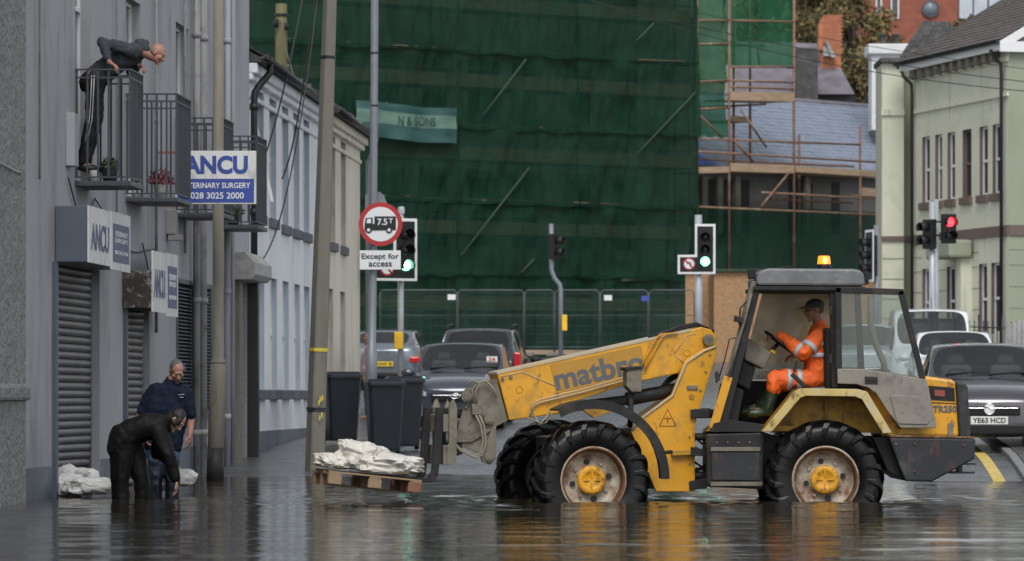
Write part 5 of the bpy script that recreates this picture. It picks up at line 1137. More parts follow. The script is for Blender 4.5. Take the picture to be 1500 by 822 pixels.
# articulation joint
for y0, y1, r in ((606, 606, .05), (640, 640, .04), (662, 662, .035), (697, 697, .05), (690, 684, .02)):
    b = MB(); b.cyl(W(1005, y0, 43.25), W(1045, y1, 43.25), r, n=14); b.build('articulation_cylinder', M['tdark'], ldr)
prR('articulation_plate', [(1012, 600), (1040, 598), (1040, 612), (1012, 612)], 43.1, 43.9, 'tdark'); prR('articulation_plate', [(1012, 655), (1022, 655), (1040, 668), (1012, 668)], 43.05, 43.9, 'tdark'); prR('articulation_plate', [(1010, 705), (1036, 700), (1036, 716), (1010, 718)], 43.1, 43.9, 'tdark')
prF('yellow_step', [(985, 660), (1020, 658), (1022, 666), (985, 668)], -.40, -.2, 'tyd'); 
for px, py in ((1040, 520), (1034, 545), (1026, 572), (1019, 600), (1010, 640), (1010, 680), (1010, 708), (975, 700), (968, 676)):
    p = F3(px, py, -.331); MB().cyl(p, p - FV * .010, .013, n=6).build('bolt', M['tgrey'], tower)
for k, pts in enumerate(([(985, 578), (975, 566), (984, 556), (1000, 548)], [(978, 580), (968, 568), (978, 556), (996, 544)], [(1018, 640), (1028, 650), (1040, 646)], [(1016, 676), (1028, 684), (1042, 676)], [(1014, 655), (1026, 664), (1040, 662)])): tubeF('hose', pts, .0 if k < 2 else -.25, .018 if k < 2 else .013, 'blackhose')
for px in (1050, 1066, 1082, 1098): p = W(px, 648, 42.675); MB().cyl(p, p + Vector((0, -.012, 0)), .010, n=6).build('bolt', M['tgrey'], bb)
for px, py in ((1312, 650), (1340, 650), (1412, 652), (1340, 690)): p = W(px, py, 42.578); MB().cyl(p, p + Vector((0, -.012, 0)), .014, n=6).build('bolt', M['rust'], ldr)
prR('rust_lip', [(1300, 637), (1330, 638), (1429, 639.5), (1429, 642), (1300, 640)], 42.57, 42.60, 'rust', bevel=.002)
# boom head
hd_ = prF('boom_head', [(728, 556), (710, 557), (696, 563), (682, 590), (672, 622), (667, 648), (708, 668), (724, 653), (727, 625), (744, 616)], -.20, -.17, 'tgrey', bevel=.005)
prF('boom_head', [(728, 556), (710, 557), (696, 563), (682, 590), (672, 622), (667, 648), (708, 668), (724, 653), (727, 625), (744, 616)], .17, .20, 'tgrey', bevel=.005)
prF('head_web', [(730, 560), (712, 562), (700, 600), (710, 640), (730, 620)], -.168, .168, 'tgrey', bevel=0)
prF('head_rib', [(668, 640), (690, 640), (727, 622), (727, 627), (690, 648), (668, 648)], -.225, -.201, 'tgrey', hd_, .004); prF('head_rib', [(680, 597), (694, 566), (698, 568), (684, 600)], -.225, -.201, 'tgrey', hd_, .004)
prF('lower_arm', [(722, 625), (727, 626), (727, 672), (718, 681), (706, 676), (703, 664), (712, 650)], -.24, -.201, 'tgrey', hd_, .006)
for px, py, r in ((716, 614, .052), (718, 669, .055), (683, 581, .055), (660, 661, .035)):
    v = -.241 if px != 660 else -.36; p = F3(px, py, v); b = MB(); b.cyl(p + FV * .04, p - FV * .03, r, n=20); b.cyl(p - FV * .03, p - FV * .045, r * .62, n=20); b.build('pivot_pin', M['tgrey'], hd_)
b = MB(); b.cyl(F3(688, 577, -.15), F3(688, 577, .15), .07, n=18); b.build('cross_tube', M['tgrey'], hd_)
prF('hose_block', [(691, 592), (706, 590), (707, 607), (692, 608)], -.27, -.226, 'tgrey', hd_, .006)
for k, pts in enumerate(([(694, 592), (692, 570), (700, 560), (712, 558), (722, 568), (727, 582)], [(698, 591), (696, 573), (703, 562), (690, 556), (684, 566)], [(697, 608), (704, 622), (708, 645), (704, 664), (694, 669), (672, 656), (667, 650)], [(702, 608), (709, 622), (712, 648), (706, 667), (696, 671), (674, 660), (668, 652)])): tubeF('hose', pts, -.26 - .015 * k, .010, 'hose')
# fork carriage and forks
for v in (-.42, .42):
    prF('carriage_plate', [(664, 584), (668, 592), (670, 600), (669, 676), (662, 681), (655, 681), (655, 655), (658, 650), (658, 600), (659, 592)], v, v + .05, 'tgrey', bevel=.004, at=-.42)
prF('carriage_bar', [(650, 608), (658, 607), (658, 632), (650, 633)], -.40, .50, 'tgrey', bevel=.006, at=-.42); prF('carriage_bar', [(650, 653), (658, 652), (658, 680), (650, 681)], -.40, .50, 'tgrey', bevel=.006, at=-.42)
prF('carriage_upright', [(655, 600), (661, 598), (663, 655), (656, 655)], -.1, .1, 'tdark', bevel=.004, at=-.42); prF('carriage_lug', [(655, 652), (684, 640), (684, 666), (655, 674)], -.2, .2, 'tdark', bevel=.004, at=-.42)
def fork(v):
    # heel and shank in front-frame pixels at v; the tine runs on into the pallet
    sh = FV * (v + .37); b = MB()
    P_ = [F3(x, y, -.37) + sh for x, y in ((640, 597), (650, 597), (647, 655), (642, 696), (636, 706), (622, 708), (608, 705), (610, 700), (628, 700), (633, 690), (636, 650))]
    b.prism(P_, FV * .07); P2 = [F3(x, y, -.37) + sh for x, y in ((613, 699), (612, 704.5), (480, 690), (480, 688))]; b.prism(P2, FV * .10); return b.build('fork', M['tdark'], ldr, bevel=.004)
fork(-.37); fork(.28)
for v in (-.37, .28):
    for x, y in ((657, 597),): p = F3(x, y, -.37) + FV * (v + .37 + .05); b = MB(); b.add([p + FRt * .035 + FV * .03, p + FRt * .035 - FV * .03, p - FRt * .035 - FV * .03, p - FRt * .035 + FV * .03, p + Z3 * .085], [(0, 1, 2, 3), (0, 1, 4), (1, 2, 4), (2, 3, 4), (3, 0, 4)]); b.build('fork_tip_stop', M['tgrey'], ldr)

# ------------------------------------------------------------------ pallet and bags on the forks
p0 = F3(618, 706, -.45); ax_ = (F3(482, 692, -.45) - p0); Lp = ax_.length; au = ax_.normalized(); av = FV; aw = au.cross(av).normalized(); aw = aw if aw.z > 0 else -aw
pal = thing('pallet', p0, 'old wooden pallet with a red end block, held up on the fork tines', 'pallet')
def pb(u0, u1, v0, v1, w0, w1): b = MB(); b.box(((u0 + u1) / 2, (v0 + v1) / 2, (w0 + w1) / 2), (u1 - u0, v1 - v0, w1 - w0), basis(p0, au, av, aw)); return b
Wv = 1.0
for i in range(7): v = i * (Wv - .10) / 6; pb(0, Lp, v, v + .098, .0, .018).build('deck_board', M['wood'], pal, bevel=.003)
for u in (0, Lp / 2 - .06, Lp - .12): pb(u, u + .12, 0, Wv, -.019, -.001).build('stringer_board', M['wood'], pal, bevel=.003)
for i, u in enumerate((.0, Lp / 2 - .07, Lp - .14)):
    for v in (.0, Wv / 2 - .05, Wv - .1): pb(u, u + .14, v, v + .10, -.115, -.02).build('block', M['wood_red'] if i == 0 else M['wood'], pal, bevel=.006, label='red painted block' if i == 0 else None)
for v in (0, Wv / 2 - .05, Wv - .1): pb(0, Lp, v, v + .1, -.135, -.116).build('bottom_board', M['wood'], pal, bevel=.003) if v else None
def bag(name, c, dims, ax, seed, mt, fold=.05, lumps=.25, up=None, n=5):
    bm = bmesh.new(); bmesh.ops.create_icosphere(bm, subdivisions=n, radius=1); q = ax.normalized(); z = (up or Vector((0, 0, 1))); y = z.cross(q).normalized(); z = q.cross(y)
    for v in bm.verts:
        p = v.co.copy(); s = [math.copysign(abs(t) ** .62, t) for t in p]; p = Vector(s)
        p.z = p.z * (1 if p.z > 0 else .55); o = p * 1.7 + Vector((seed, seed * 2, 0))
        wv = Vector((noise.noise(o * 1.1), noise.noise(o * 1.1 + Vector((7, 0, 0))), noise.noise(o * 1.1 + Vector((0, 7, 0))))) * .5; q_ = o + wv
        sa = lambda x: math.sqrt(x * x + .004)
        f = lumps * noise.noise(o * .75) + (.42 - sa(noise.noise(q_ * 1.15 + Vector((3, 1, seed))))) * fold * 3.0 - (.35 - sa(noise.noise(q_ * 1.9))) * fold * 2.2 + (.3 - sa(noise.noise(q_ * 3.6))) * fold * .9
        p *= 1 + f - .12
        # gathered neck at one end
        if p.x > .75: p.y *= .75; p.z *= .8
        v.co = q * p.x * dims[0] / 2 + y * p.y * dims[1] / 2 + z * p.z * dims[2] / 2
    me = bpy.data.meshes.new(name); bm.to_mesh(me); bm.free(); me.materials.append(mt); me.polygons.foreach_set('use_smooth', [True] * len(me.polygons))
    o = bpy.data.objects.new(name, me); link(o, None, Matrix.Translation(c)); return o
M['bagcloth'] = mat('crumpled_white_sack', (.66, .64, .58), .65, var=.08, vs=7, dirt=(.45, .40, .32), dirt_amt=.3, ds=5)
for k, (u, v, w, dm, lab, sd, rot) in enumerate((
    (.24, .36, .11, (.62, .80, .25), 'crumpled white sack nearest the fork carriage on the pallet', 1.3, .15),
    (.58, .50, .15, (.56, .78, .36), 'tallest white sack in the middle of the pallet', 4.1, .5),
    (.84, .42, .07, (.42, .60, .20), 'flat white sack lying at the outer left end of the pallet', 7.7, -.3),
    (.40, .16, .07, (.66, .34, .20), 'thin white sack draped along the near edge of the pallet', 9.2, .1))):
    c = p0 + au * u + av * v + aw * (w + .03); o = bag('sandbag', c, dm, (au * math.cos(rot) + av * math.sin(rot)), sd, M['bagcloth'], fold=.062, lumps=.30, up=aw, n=6); props(o, lab, 'sandbag', 'white sacks on the pallet')
# ------------------------------------------------------------------ parked cars
def car(name, label, cx, Y0, paint, kind='hatch', rear=False, W2=.90, H=1.50, group=None, plate=None, badge=None, details=True):
    # local frame: x across, y along (0 = end nearer the camera), z up
    dirv = Vector((SL, 1, 0)).normalized(); p = W(cx, 0, Y0); gz = ground(p.x, Y0); g1 = ground(p.x + SL * 4, Y0 + 4); slope = (g1 - gz) / 4
    yv = Vector((SL, 1, slope)).normalized(); xv = yv.cross(Vector((0, 0, 1))).normalized(); zv = xv.cross(yv)
    Mx = basis((p.x, Y0, gz + .01), xv, yv, zv)
    t = bpy.data.objects.new(name, None); link(t, None, Mx); props(t, label, 'van' if kind == 'van' else 'car', group)
    k = H / 1.5
    # stations: y, bottom z, half-width, shoulder z, top half-width, top z (edge), crown z
    if kind == 'van': St = [(0, .32, .70, .62, .60, .80, .84), (.06, .22, .86, .74, .70, .92, .97), (.35, .20, .94, .92, .76, 1.05, 1.11), (.75, .20, .96, 1.02, .80, 1.16, 1.22), (1.45, .2, .97, 1.10, .80, H - .07, H - .02), (2.1, .2, .97, 1.12, .82, H - .04, H), (3.1, .2, .97, 1.12, .82, H - .04, H), (4.2, .2, .97, 1.1, .80, H - .06, H - .02), (4.3, .3, .92, 1.0, .76, H - .3, H - .28)]; cowl, rf, rr = 3, 4, 7
    elif kind == 'suv': St = [(0, .34, .74, .66, .66, .90, .95), (.06, .26, .86, .82, .74, 1.0, 1.04), (.4, .24, W2, .95, .78, 1.03, 1.08), (.95, .24, W2, 1.0, .74, 1.07, 1.12), (1.75, .24, W2, 1.02, .68, H - .06, H - .01), (2.6, .24, W2, 1.02, .70, H - .03, H + .02), (3.6, .24, W2, 1.02, .66, H - .05, H), (4.2, .26, W2 - .02, 1.04, .70, 1.10, 1.14), (4.35, .36, W2 - .06, .9, .74, .94, .98)]; cowl, rf, rr = 3, 4, 6
    else: St = [(0, .30, .60, .52, .52, .66, .70), (.06, .22, .78, .62, .66, .76, .81), (.3, .2, .88, .76, .76, .86, .92), (.95, .19, W2, .88, .78, .95, 1.0), (1.25, .19, W2, .90, .80, .98, 1.03), (2.0, .19, W2, .93, .70, H - .06, H - .01), (2.8, .19, W2, .95, .70, H - .04, H + .01), (3.5, .2, W2, .96, .66, H - .09, H - .04), (4.1, .24, W2 - .04, .98, .64, 1.05, 1.09), (4.25, .34, W2 - .1, .8, .66, .90, .94)]; cowl, rf, rr = 4, 5, 7
    if rear: L = St[-1][0]; St = [(L - s[0],) + s[1:] for s in St][::-1]; n = len(St) - 1; cowl2 = n - cowl; rf2 = n - rf; rr2 = n - rr
    bm = bmesh.new(); rings = []
    for (y, zb, hw, zs, ht, zt, zc) in St:
        half = [(0, zb), (hw * .80, zb), (hw * .97, zb + .10), (hw, (zb + zs) / 2 + .04), (hw * .965, zs), (ht, zt), (ht * .62, zt + (zc - zt) * .75), (0, zc)]
        ring = [bm.verts.new((x, y, z)) for x, z in half] + [bm.verts.new((-x, y, z)) for x, z in half[1:-1][::-1]]
        rings.append(ring)
    n = len(rings[0]); F = {}
    for a in range(len(rings) - 1):
        for j in range(n): F[(a, j)] = bm.faces.new((rings[a][j], rings[a][(j + 1) % n], rings[a + 1][(j + 1) % n], rings[a + 1][j]))
    for ring in (rings[0], rings[-1]):                     # caps as strips
        for j in range(0, 7):
            a, b, c, d = ring[j], ring[j + 1], ring[(n - j - 1) % n], ring[(n - j) % n]
            vs = []
            for v in (a, b, c, d):
                if v not in vs: vs.append(v)
            if len(vs) >= 3: bm.faces.new(vs)
    bmesh.ops.recalc_face_normals(bm, faces=bm.faces)
    C_, R_, Q_ = (cowl, rf, rr) if not rear else (cowl2, rf2, rr2)
    lo, hi = min(C_, R_), max(C_, R_)
    ws = [F[(lo, j)] for j in (5, 6, 7, 8)]
    nxt = (Q_, Q_ + 1) if not rear else (Q_ - 1, Q_)
    rw = [F[(nxt[0], j)] for j in (5, 6, 7, 8)]
    s0, s1 = min(C_, Q_), max(C_, Q_)
    if not rear: s1 = Q_ + (1 if kind != 'van' else 0)
    else: s0 = Q_ - (1 if kind != 'van' else 0)
    sides = [[F[(a, 4)]] for a in range(s0, s1)] + [[F[(a, 9)]] for a in range(s0, s1)]
    regs = [('windscreen', ws, .03), ('rear_window', rw, .05)] + [('side_window', s, .032) for s in sides]
    gv = {}
    out = []
    cl_ = bm.edges.layers.float.get('crease_edge') or bm.edges.layers.float.new('crease_edge')
    for nm, fs, th in regs:
        S_ = set(fs)
        for f in fs:
            for e in f.edges:
                if sum(1 for q in e.link_faces if q in S_) == 1: e[cl_] = .55
    for nm, fs, th in regs:
        bmesh.ops.inset_region(bm, faces=fs, thickness=th, use_even_offset=True)
        out.append((nm, fs))
    inner = []
    for nm, fs in out:
        loc = {}; V = []; FF = []
        for f in fs:
            ids = []
            for v in f.verts:
                if v not in loc: loc[v] = len(V); V.append(v.co.copy())
                ids.append(loc[v])
            FF.append(ids)
        inner.append((nm, V, FF))
    allf = [f for nm, fs in out for f in fs]
    bmesh.ops.delete(bm, geom=allf, context='FACES')
    me = bpy.data.meshes.new('body'); bm.to_mesh(me); bm.free(); me.materials.append(paint); me.polygons.foreach_set('use_smooth', [True] * len(me.polygons))
    o = bpy.data.objects.new('body', me); link(o, t); md = o.modifiers.new('s', 'SUBSURF'); md.levels = 2; md.render_levels = 2
    md = o.modifiers.new('t', 'SOLIDIFY'); md.thickness = .02; md.offset = -1
    for nm, V, FF in inner:
        me = bpy.data.meshes.new(nm); me.from_pydata([tuple(v) for v in V], [], FF); me.materials.append(M['carglass']); me.polygons.foreach_set('use_smooth', [True] * len(FF))
        g = bpy.data.objects.new(nm, me); link(g, t); md = g.modifiers.new('s', 'SUBSURF'); md.levels = 2; md.render_levels = 2
    def lb(nm, c, d, m_, bev=.01, par=None): 
        b = MB(); b.box(c, d, Mx); return b.build(nm, m_ if not isinstance(m_, str) else M[m_], par or t, bevel=bev)
    # cabin inside: dark floor, seats, steering wheel
    lb('interior', (0, 2.3 if not rear else 1.9, .55), (1.45, 2.6, .55), 'dark', .05)
    ys = (2.15, 3.1) if not rear else (1.1, 2.1)
    for y in ys:
        for x in (-.36, .36): s = lb('seat', (x, y, .98), (.46, .14, .42), 'seat_cloth', .06); lb('headrest', (x, y, 1.27), (.24, .11, .16), 'seat_cloth', .05, s)
    if not rear: b = MB(); b.tube([Mx @ Vector((-.36 + .17 * math.cos(a), 1.62 + .05 * math.sin(a), .98 + .16 * math.sin(a))) for a in np.linspace(0, 6.283, 17)[:-1]], .015, 6, closed=True); b.build('steering_wheel', M['plastic'], t)
    for y in (.82, 3.45):
        for sx in (-1, 1):
            c = Mx @ Vector((sx * (W2 - .11), y, .31)); b = MB(); ax = xv * sx; b.lathe([(.20, -.10), (.29, -.10), (.315, -.06), (.315, .06), (.29, .10), (.20, .10)], c, ax, 28); w = b.build('wheel', M['rubberblack'], t)
            b = MB(); b.lathe([(.0, .08), (.06, .085), (.19, .075), (.20, .095), (.21, .09)], c, ax, 24); b.build('rim', M['alloy'], w)
    for sx in (-1, 1):
        y = 1.42 if not rear else 2.9
        b = MB(); b.sphere((sx * (W2 + .12), y, .98), (.12, .06, .075)); m2 = MB(); m2.v = [tuple(Mx @ Vector(v)) for v in b.v]; m2.f, m2.m, m2.sm = b.f, b.m, b.sm; m2.build('door_mirror', M['plastic'] if kind == 'suv' else paint, t)
    sc_h = H / 1.5
    if not rear:
        up = .0 if kind != 'van' else .12
        gr_ = lb('grille', (0, -.005, .585 + up), (.86, .06, .13), 'plastic', .02); lb('lower_grille', (0, .0, .33), (1.05, .08, .16), 'plastic', .03); lb('grille_bar', (0, -.04, .625 + up), (.80, .02, .012), 'chrome', .003, gr_)
        for sx in (-1, 1):
            P_ = [(.52, -.0, .60 + up), (.78, .12, .68 + up), (.84, .26, .80 + up), (.76, .14, .78 + up), (.52, .02, .68 + up)]
            b = MB(); b.prism([Mx @ Vector((sx * x, y - .035, z)) for x, y, z in P_], Mx.to_3x3() @ Vector((0, .09, .0))); b.build('headlight', M['headlamp'], t, bevel=.012)
        if badge != 'none':
            c = Mx @ Vector((0, -.05, .615 + up)); b = MB(); rx, rz = (.085, .045) if badge == 'oval' else (.075, .075)
            b.tube([c + xv * rx * math.cos(a) + zv * rz * math.sin(a) for a in np.linspace(0, 6.283, 25)[:-1]], .009, 6, closed=True)
            if badge == 'oval':
                for s_ in (-1, 1): b.cyl(c + xv * .032 * s_ - zv * .03 + xv * -.008, c + xv * .032 * s_ + zv * .03 + xv * .008, .009, n=6)
                b.cyl(c - xv * .035 - zv * .006, c + xv * .035 + zv * .006, .008, n=6)
            else:
                b.cyl(c + yv * .004, c + yv * .012, .07, n=20); b.tube([c + xv * x + zv * z - yv * .012 for x, z in ((-.06, .02), (-.01, .035), (.0, .0), (.02, -.02), (.065, -.01))], .013, 6)
            b.build('badge', M['chrome'], t)
    else:
        zt = .86 if kind == 'suv' else .72
        for sx in (-1, 1): lb('tail_lamp', (sx * (W2 - .13 if kind != 'suv' else W2 - .10), .05, zt + (.12 if kind == 'suv' else 0)), (.24 if kind != 'suv' else .15, .16, .14 if kind != 'suv' else .42), 'tail_red', .03)
        lb('rear_bumper_trim', (0, .0, .36), (1.2, .08, .12), 'plastic', .03)
    if plate:
        z = .455 if not rear else (.62 if kind != 'suv' else .72)
        pl_ = lb('number_plate', (0, -.035, z), (.52, .012, .112), 'plate_y' if rear else 'plate_w', .002)
        text_obj('lettering', plate, Mx @ basis((0, -.044, z), Vector((1, 0, 0)), Vector((0, 0, 1)), Vector((0, -1, 0))), .46, .072, M['plastic'], pl_, .02, .002)
    if not rear:
        b = MB(); wy = 1.30 if kind != 'van' else .95; wz = 1.06 if kind != 'van' else 1.26
        for s_ in (0, 1): b.tube([Mx @ Vector((-.55 + .62 * s_, wy, wz)), Mx @ Vector((-.2 + .62 * s_, wy + .06, wz + .035)), Mx @ Vector((.08 + .62 * s_, wy + .05, wz + .02))], .012, 5)
        b.build('wiper', M['plastic'], t)
    return t, Mx
c1, M1 = car('parked_car', 'mauve-grey hatchback with plate YE63 HCD parked right behind the loader', 1449, 57.3, M['car_mauve'], W2=.91, plate='YE63 HCD', badge='round')
c2_, M2 = car('parked_car', 'small black car facing us with an oval badge, half hidden by the boom head', 667, 73, M['car_black'], W2=.85, H=1.52, badge='oval')
b = MB(); b.box((.56, 1.55, 1.22), (.20, .012, .11), M2 @ Matrix.Translation((0, 0, 0))); st = b.build('windscreen_sticker', M['plate_w'], c2_)
text_obj('lettering', 'S4', M2 @ basis((.56, 1.542, 1.22), Vector((1, 0, 0)), Z3, Vector((0, -1, 0))), .12, .07, M['red_sign'], st, .02, .002)
c3, M3 = car('parked_suv', 'dark SUV seen from behind with tall red tail lamp, beyond the small black car', 698, 82, M['car_suv'], 'suv', True, W2=.92, H=1.66, badge='none')
b = MB()
for sx in (-1, 1): b.tube([M3 @ Vector((sx * .66, .9, 1.64)), M3 @ Vector((sx * .66, 1.0, 1.71)), M3 @ Vector((sx * .66, 2.6, 1.72)), M3 @ Vector((sx * .66, 2.7, 1.65))], .018, 6)
b.tube([M3 @ Vector((0.1, .95, 1.66)), M3 @ Vector((.1, .75, 1.86))], .008, 5); b.build('roof_rail', M['plastic'], c3)
c4, M4 = car('parked_car', 'blue-grey saloon with a yellow rear plate half hidden by the sign post', 560, 97, M['car_silver'], 'hatch', True, W2=.90, H=1.44, plate='UHW 8', badge='none')
c5, M5 = car('parked_car', 'white car between the mauve-grey hatchback and the white van', 1404, 80, M['car_white'], W2=.88, H=1.52, badge='none')
c6, M6 = car('parked_van', 'tall white van behind the loader cab door, in front of the sage-green building', 1368, 89, M['car_white'], 'van', W2=.97, H=1.98, badge='none')
c7, M7 = car('parked_car', 'pale blue-white car seen through the loader cab glass, left of the white van', 1266, 92, M['car_pale'], 'suv', W2=.90, H=1.6, badge='none')
for Mq, t_, h, y in ((M5, c5, 1.52, 2.3), (M6, c6, 1.98, 2.3)): b = MB(); b.cyl(Mq @ Vector((.05, y, h - .02)), Mq @ Vector((.05, y + .15, h + .25)), .008, n=5); b.build('aerial', M['plastic'], t_)

# ------------------------------------------------------------------ poles, signs and signals
def ptop(px, py, Y): return W(px, py, Y)
t = thing('concrete_pole', W(460, 703, 57.3), 'thick leaning concrete pole with a yellow band beside the pallet', 'pole')
A, B_ = W(460, 712, 57.3), W(492, -260, 57.3); d = (B_ - A).normalized(); xr = Vector((math.cos(.5), math.sin(.5), 0)); xr = (xr - d * xr.dot(d)).normalized(); yr = d.cross(xr); b = MB(); rg = []
for P_, s in ((A, .112), (B_, .062)): rg.append([P_ + xr * s * i * (1 if abs(j) == 1 else 1) + yr * s * j for i, j in ((-1, -.8), (-.8, -1), (.8, -1), (1, -.8), (1, .8), (.8, 1), (-.8, 1), (-1, .8))])
b.grid([r + [r[0]] for r in rg], smooth=False); b.build('shaft', M['concrete_light'], t)
L = (B_ - A).length
def pband(f0, f1, mt, name='band', g=1.04):
    rg = []
    for f in (f0, f1):
        P_ = A + d * L * f; s = (.112 + (.062 - .112) * f) * g; rg.append([P_ + xr * s * i + yr * s * j for i, j in ((-1, -.8), (-.8, -1), (.8, -1), (1, -.8), (1, .8), (.8, 1), (-.8, 1), (-1, .8))])
    b = MB(); b.grid([r + [r[0]] for r in rg], smooth=False); b.build(name, mt, t, solid=.006)
fr = lambda y: (712 - y) / (712 + 260)
pband(fr(515), fr(510), M['yellow_tape']); pband(fr(601), fr(597), M['black']); pband(fr(86), fr(82), M['black']); pband(fr(603), fr(602), M['black'])
b = MB(); q = W(469, 585, 57.08)
for k, (dx, dz) in enumerate(((0, 0), (.03, .02), (-.02, -.05), (.02, -.22), (-.01, -.26))): b.box((q.x + dx, 57.15, q.z + dz), (.02, .004, .07), Matrix.Identity(4))
b.build('paint_mark', M['yellow_tape'], t)
# street-lamp column against the grey building
t = thing('lamp_column', W(316, 706, 53.6), 'tall round grey street-lamp column standing in the water by the far shutter', 'lamp post')
A, B_ = W(315, 715, 53.6), W(319.5, 530, 53.6); C_ = W(320.5, -260, 53.6); b = MB(); b.tube([A, B_, B_ + Vector((0, 0, .06)), C_], [.112, .104, .075, .062], 18); b.build('column', M['concrete'], t)
b = MB(); b.cyl(B_ - Vector((0, 0, .02)), B_ + Vector((0, 0, .05)), .108, .08, n=18); b.build('collar', M['concrete_light'], t)
b = MB(); b.cyl(A, A.lerp(B_, .32), .116, .113, n=18); b.build('painted_base', M['tdark'], t)
# post with the weight-limit sign
t = thing('sign_post', W(544, 560, 70), 'tall galvanised post carrying the round weight-limit sign', 'post')
b = MB(); b.tube([W(543, 600, 70), W(544, 512, 70), W(544.2, 509, 70), W(546, 400, 70), W(549, 0, 70), W(551, -240, 70)], [.105, .10, .075, .068, .064, .055], 16); b.build('column', M['galv_dark'], t)
for y in (78, 155): b = MB(); b.cyl(W(548.5, y + 1, 70), W(548.5, y - 1.5, 70), .072, n=14); b.build('band', M['black'], t)
b = MB(); b.prism([W(x, y, 70.2) for x, y in ((535, 300), (535, 286), (540, 281), (556, 281), (562, 286), (570, 305), (570, 320), (535, 320))], (0, .03, 0)); b.build('sign_back', M['galv_dark'], t)
t = thing('weight_limit_sign', W(557, 360, 69.8), 'round red-bordered sign with black lorry and 7.5T', 'road sign')
c = W(557.5, 328.5, 69.85); r0 = 32 / 6000 * 69.85
MB().lathe([(0, 0), (r0, 0), (r0, .02), (0, .02)], c, (0, -1, 0), 48, smooth=False).build('disc', M['red_sign'], t); MB().lathe([(0, .021), (r0 * .79, .021), (r0 * .79, .024), (0, .024)], c, (0, -1, 0), 48, smooth=False).build('face', M['board_white'], t)
def flat(name, pts, Yp, mt, par, th=.003): b = MB(); b.prism([W(x, y, Yp) for x, y in pts], (0, th, 0)); return b.build(name, mt, par)
Yt = 69.818
lr_ = flat('lorry', [(534, 338), (534, 329), (536, 319), (546, 319), (546, 328), (548.5, 328), (548.5, 317), (580, 317), (580, 337), (534, 338)][:-1], Yt, M['black'], t)
flat('lorry_window', [(537, 327), (538, 320.5), (543.5, 320.5), (543.5, 327)], Yt - .004, M['board_white'], lr_)
for px in (540, 570):
    p = W(px, 337, Yt); MB().lathe([(0, 0), (.055, 0), (.055, .004), (0, .004)], p, (0, -1, 0), 20, smooth=False).build('lorry_wheel', M['black'], lr_); MB().lathe([(0, .005), (.028, .005), (.028, .007), (0, .007)], p, (0, -1, 0), 16, smooth=False).build('hub', M['board_white'], lr_)
text_obj('lettering', '7.5', basis(W(560, 325, Yt - .005), Vector((1, 0, 0)), Z3, Vector((0, -1, 0))), .17, .11, M['board_white'], lr_, .02, .002); text_obj('lettering', 'T', basis(W(572.5, 323.5, Yt - .005), Vector((1, 0, 0)), Z3, Vector((0, -1, 0))), .07, .085, M['board_white'], lr_, .02, .002)
t = thing('exception_plate', W(557, 395, 69.8), 'grey rectangular plate reading Except for access below the round sign', 'road sign')
p, q = W(527, 395, 69.85), W(587, 367, 69.85); b = MB(); b.box(((p.x + q.x) / 2, 69.85, (p.z + q.z) / 2), (q.x - p.x, .02, q.z - p.z)); b.build('plate', M['board_white'], t, bevel=.004)
for s, y, w, h in (('Except for', 376.5, 55, 10.5), ('access', 387.5, 34, 6.5)): text_obj('lettering', s, basis(W(557, y, 69.835), Vector((1, 0, 0)), Z3, Vector((0, -1, 0))), w / 6000 * 69.8, h / 6000 * 69.8, M['black'], t, .018, .002)

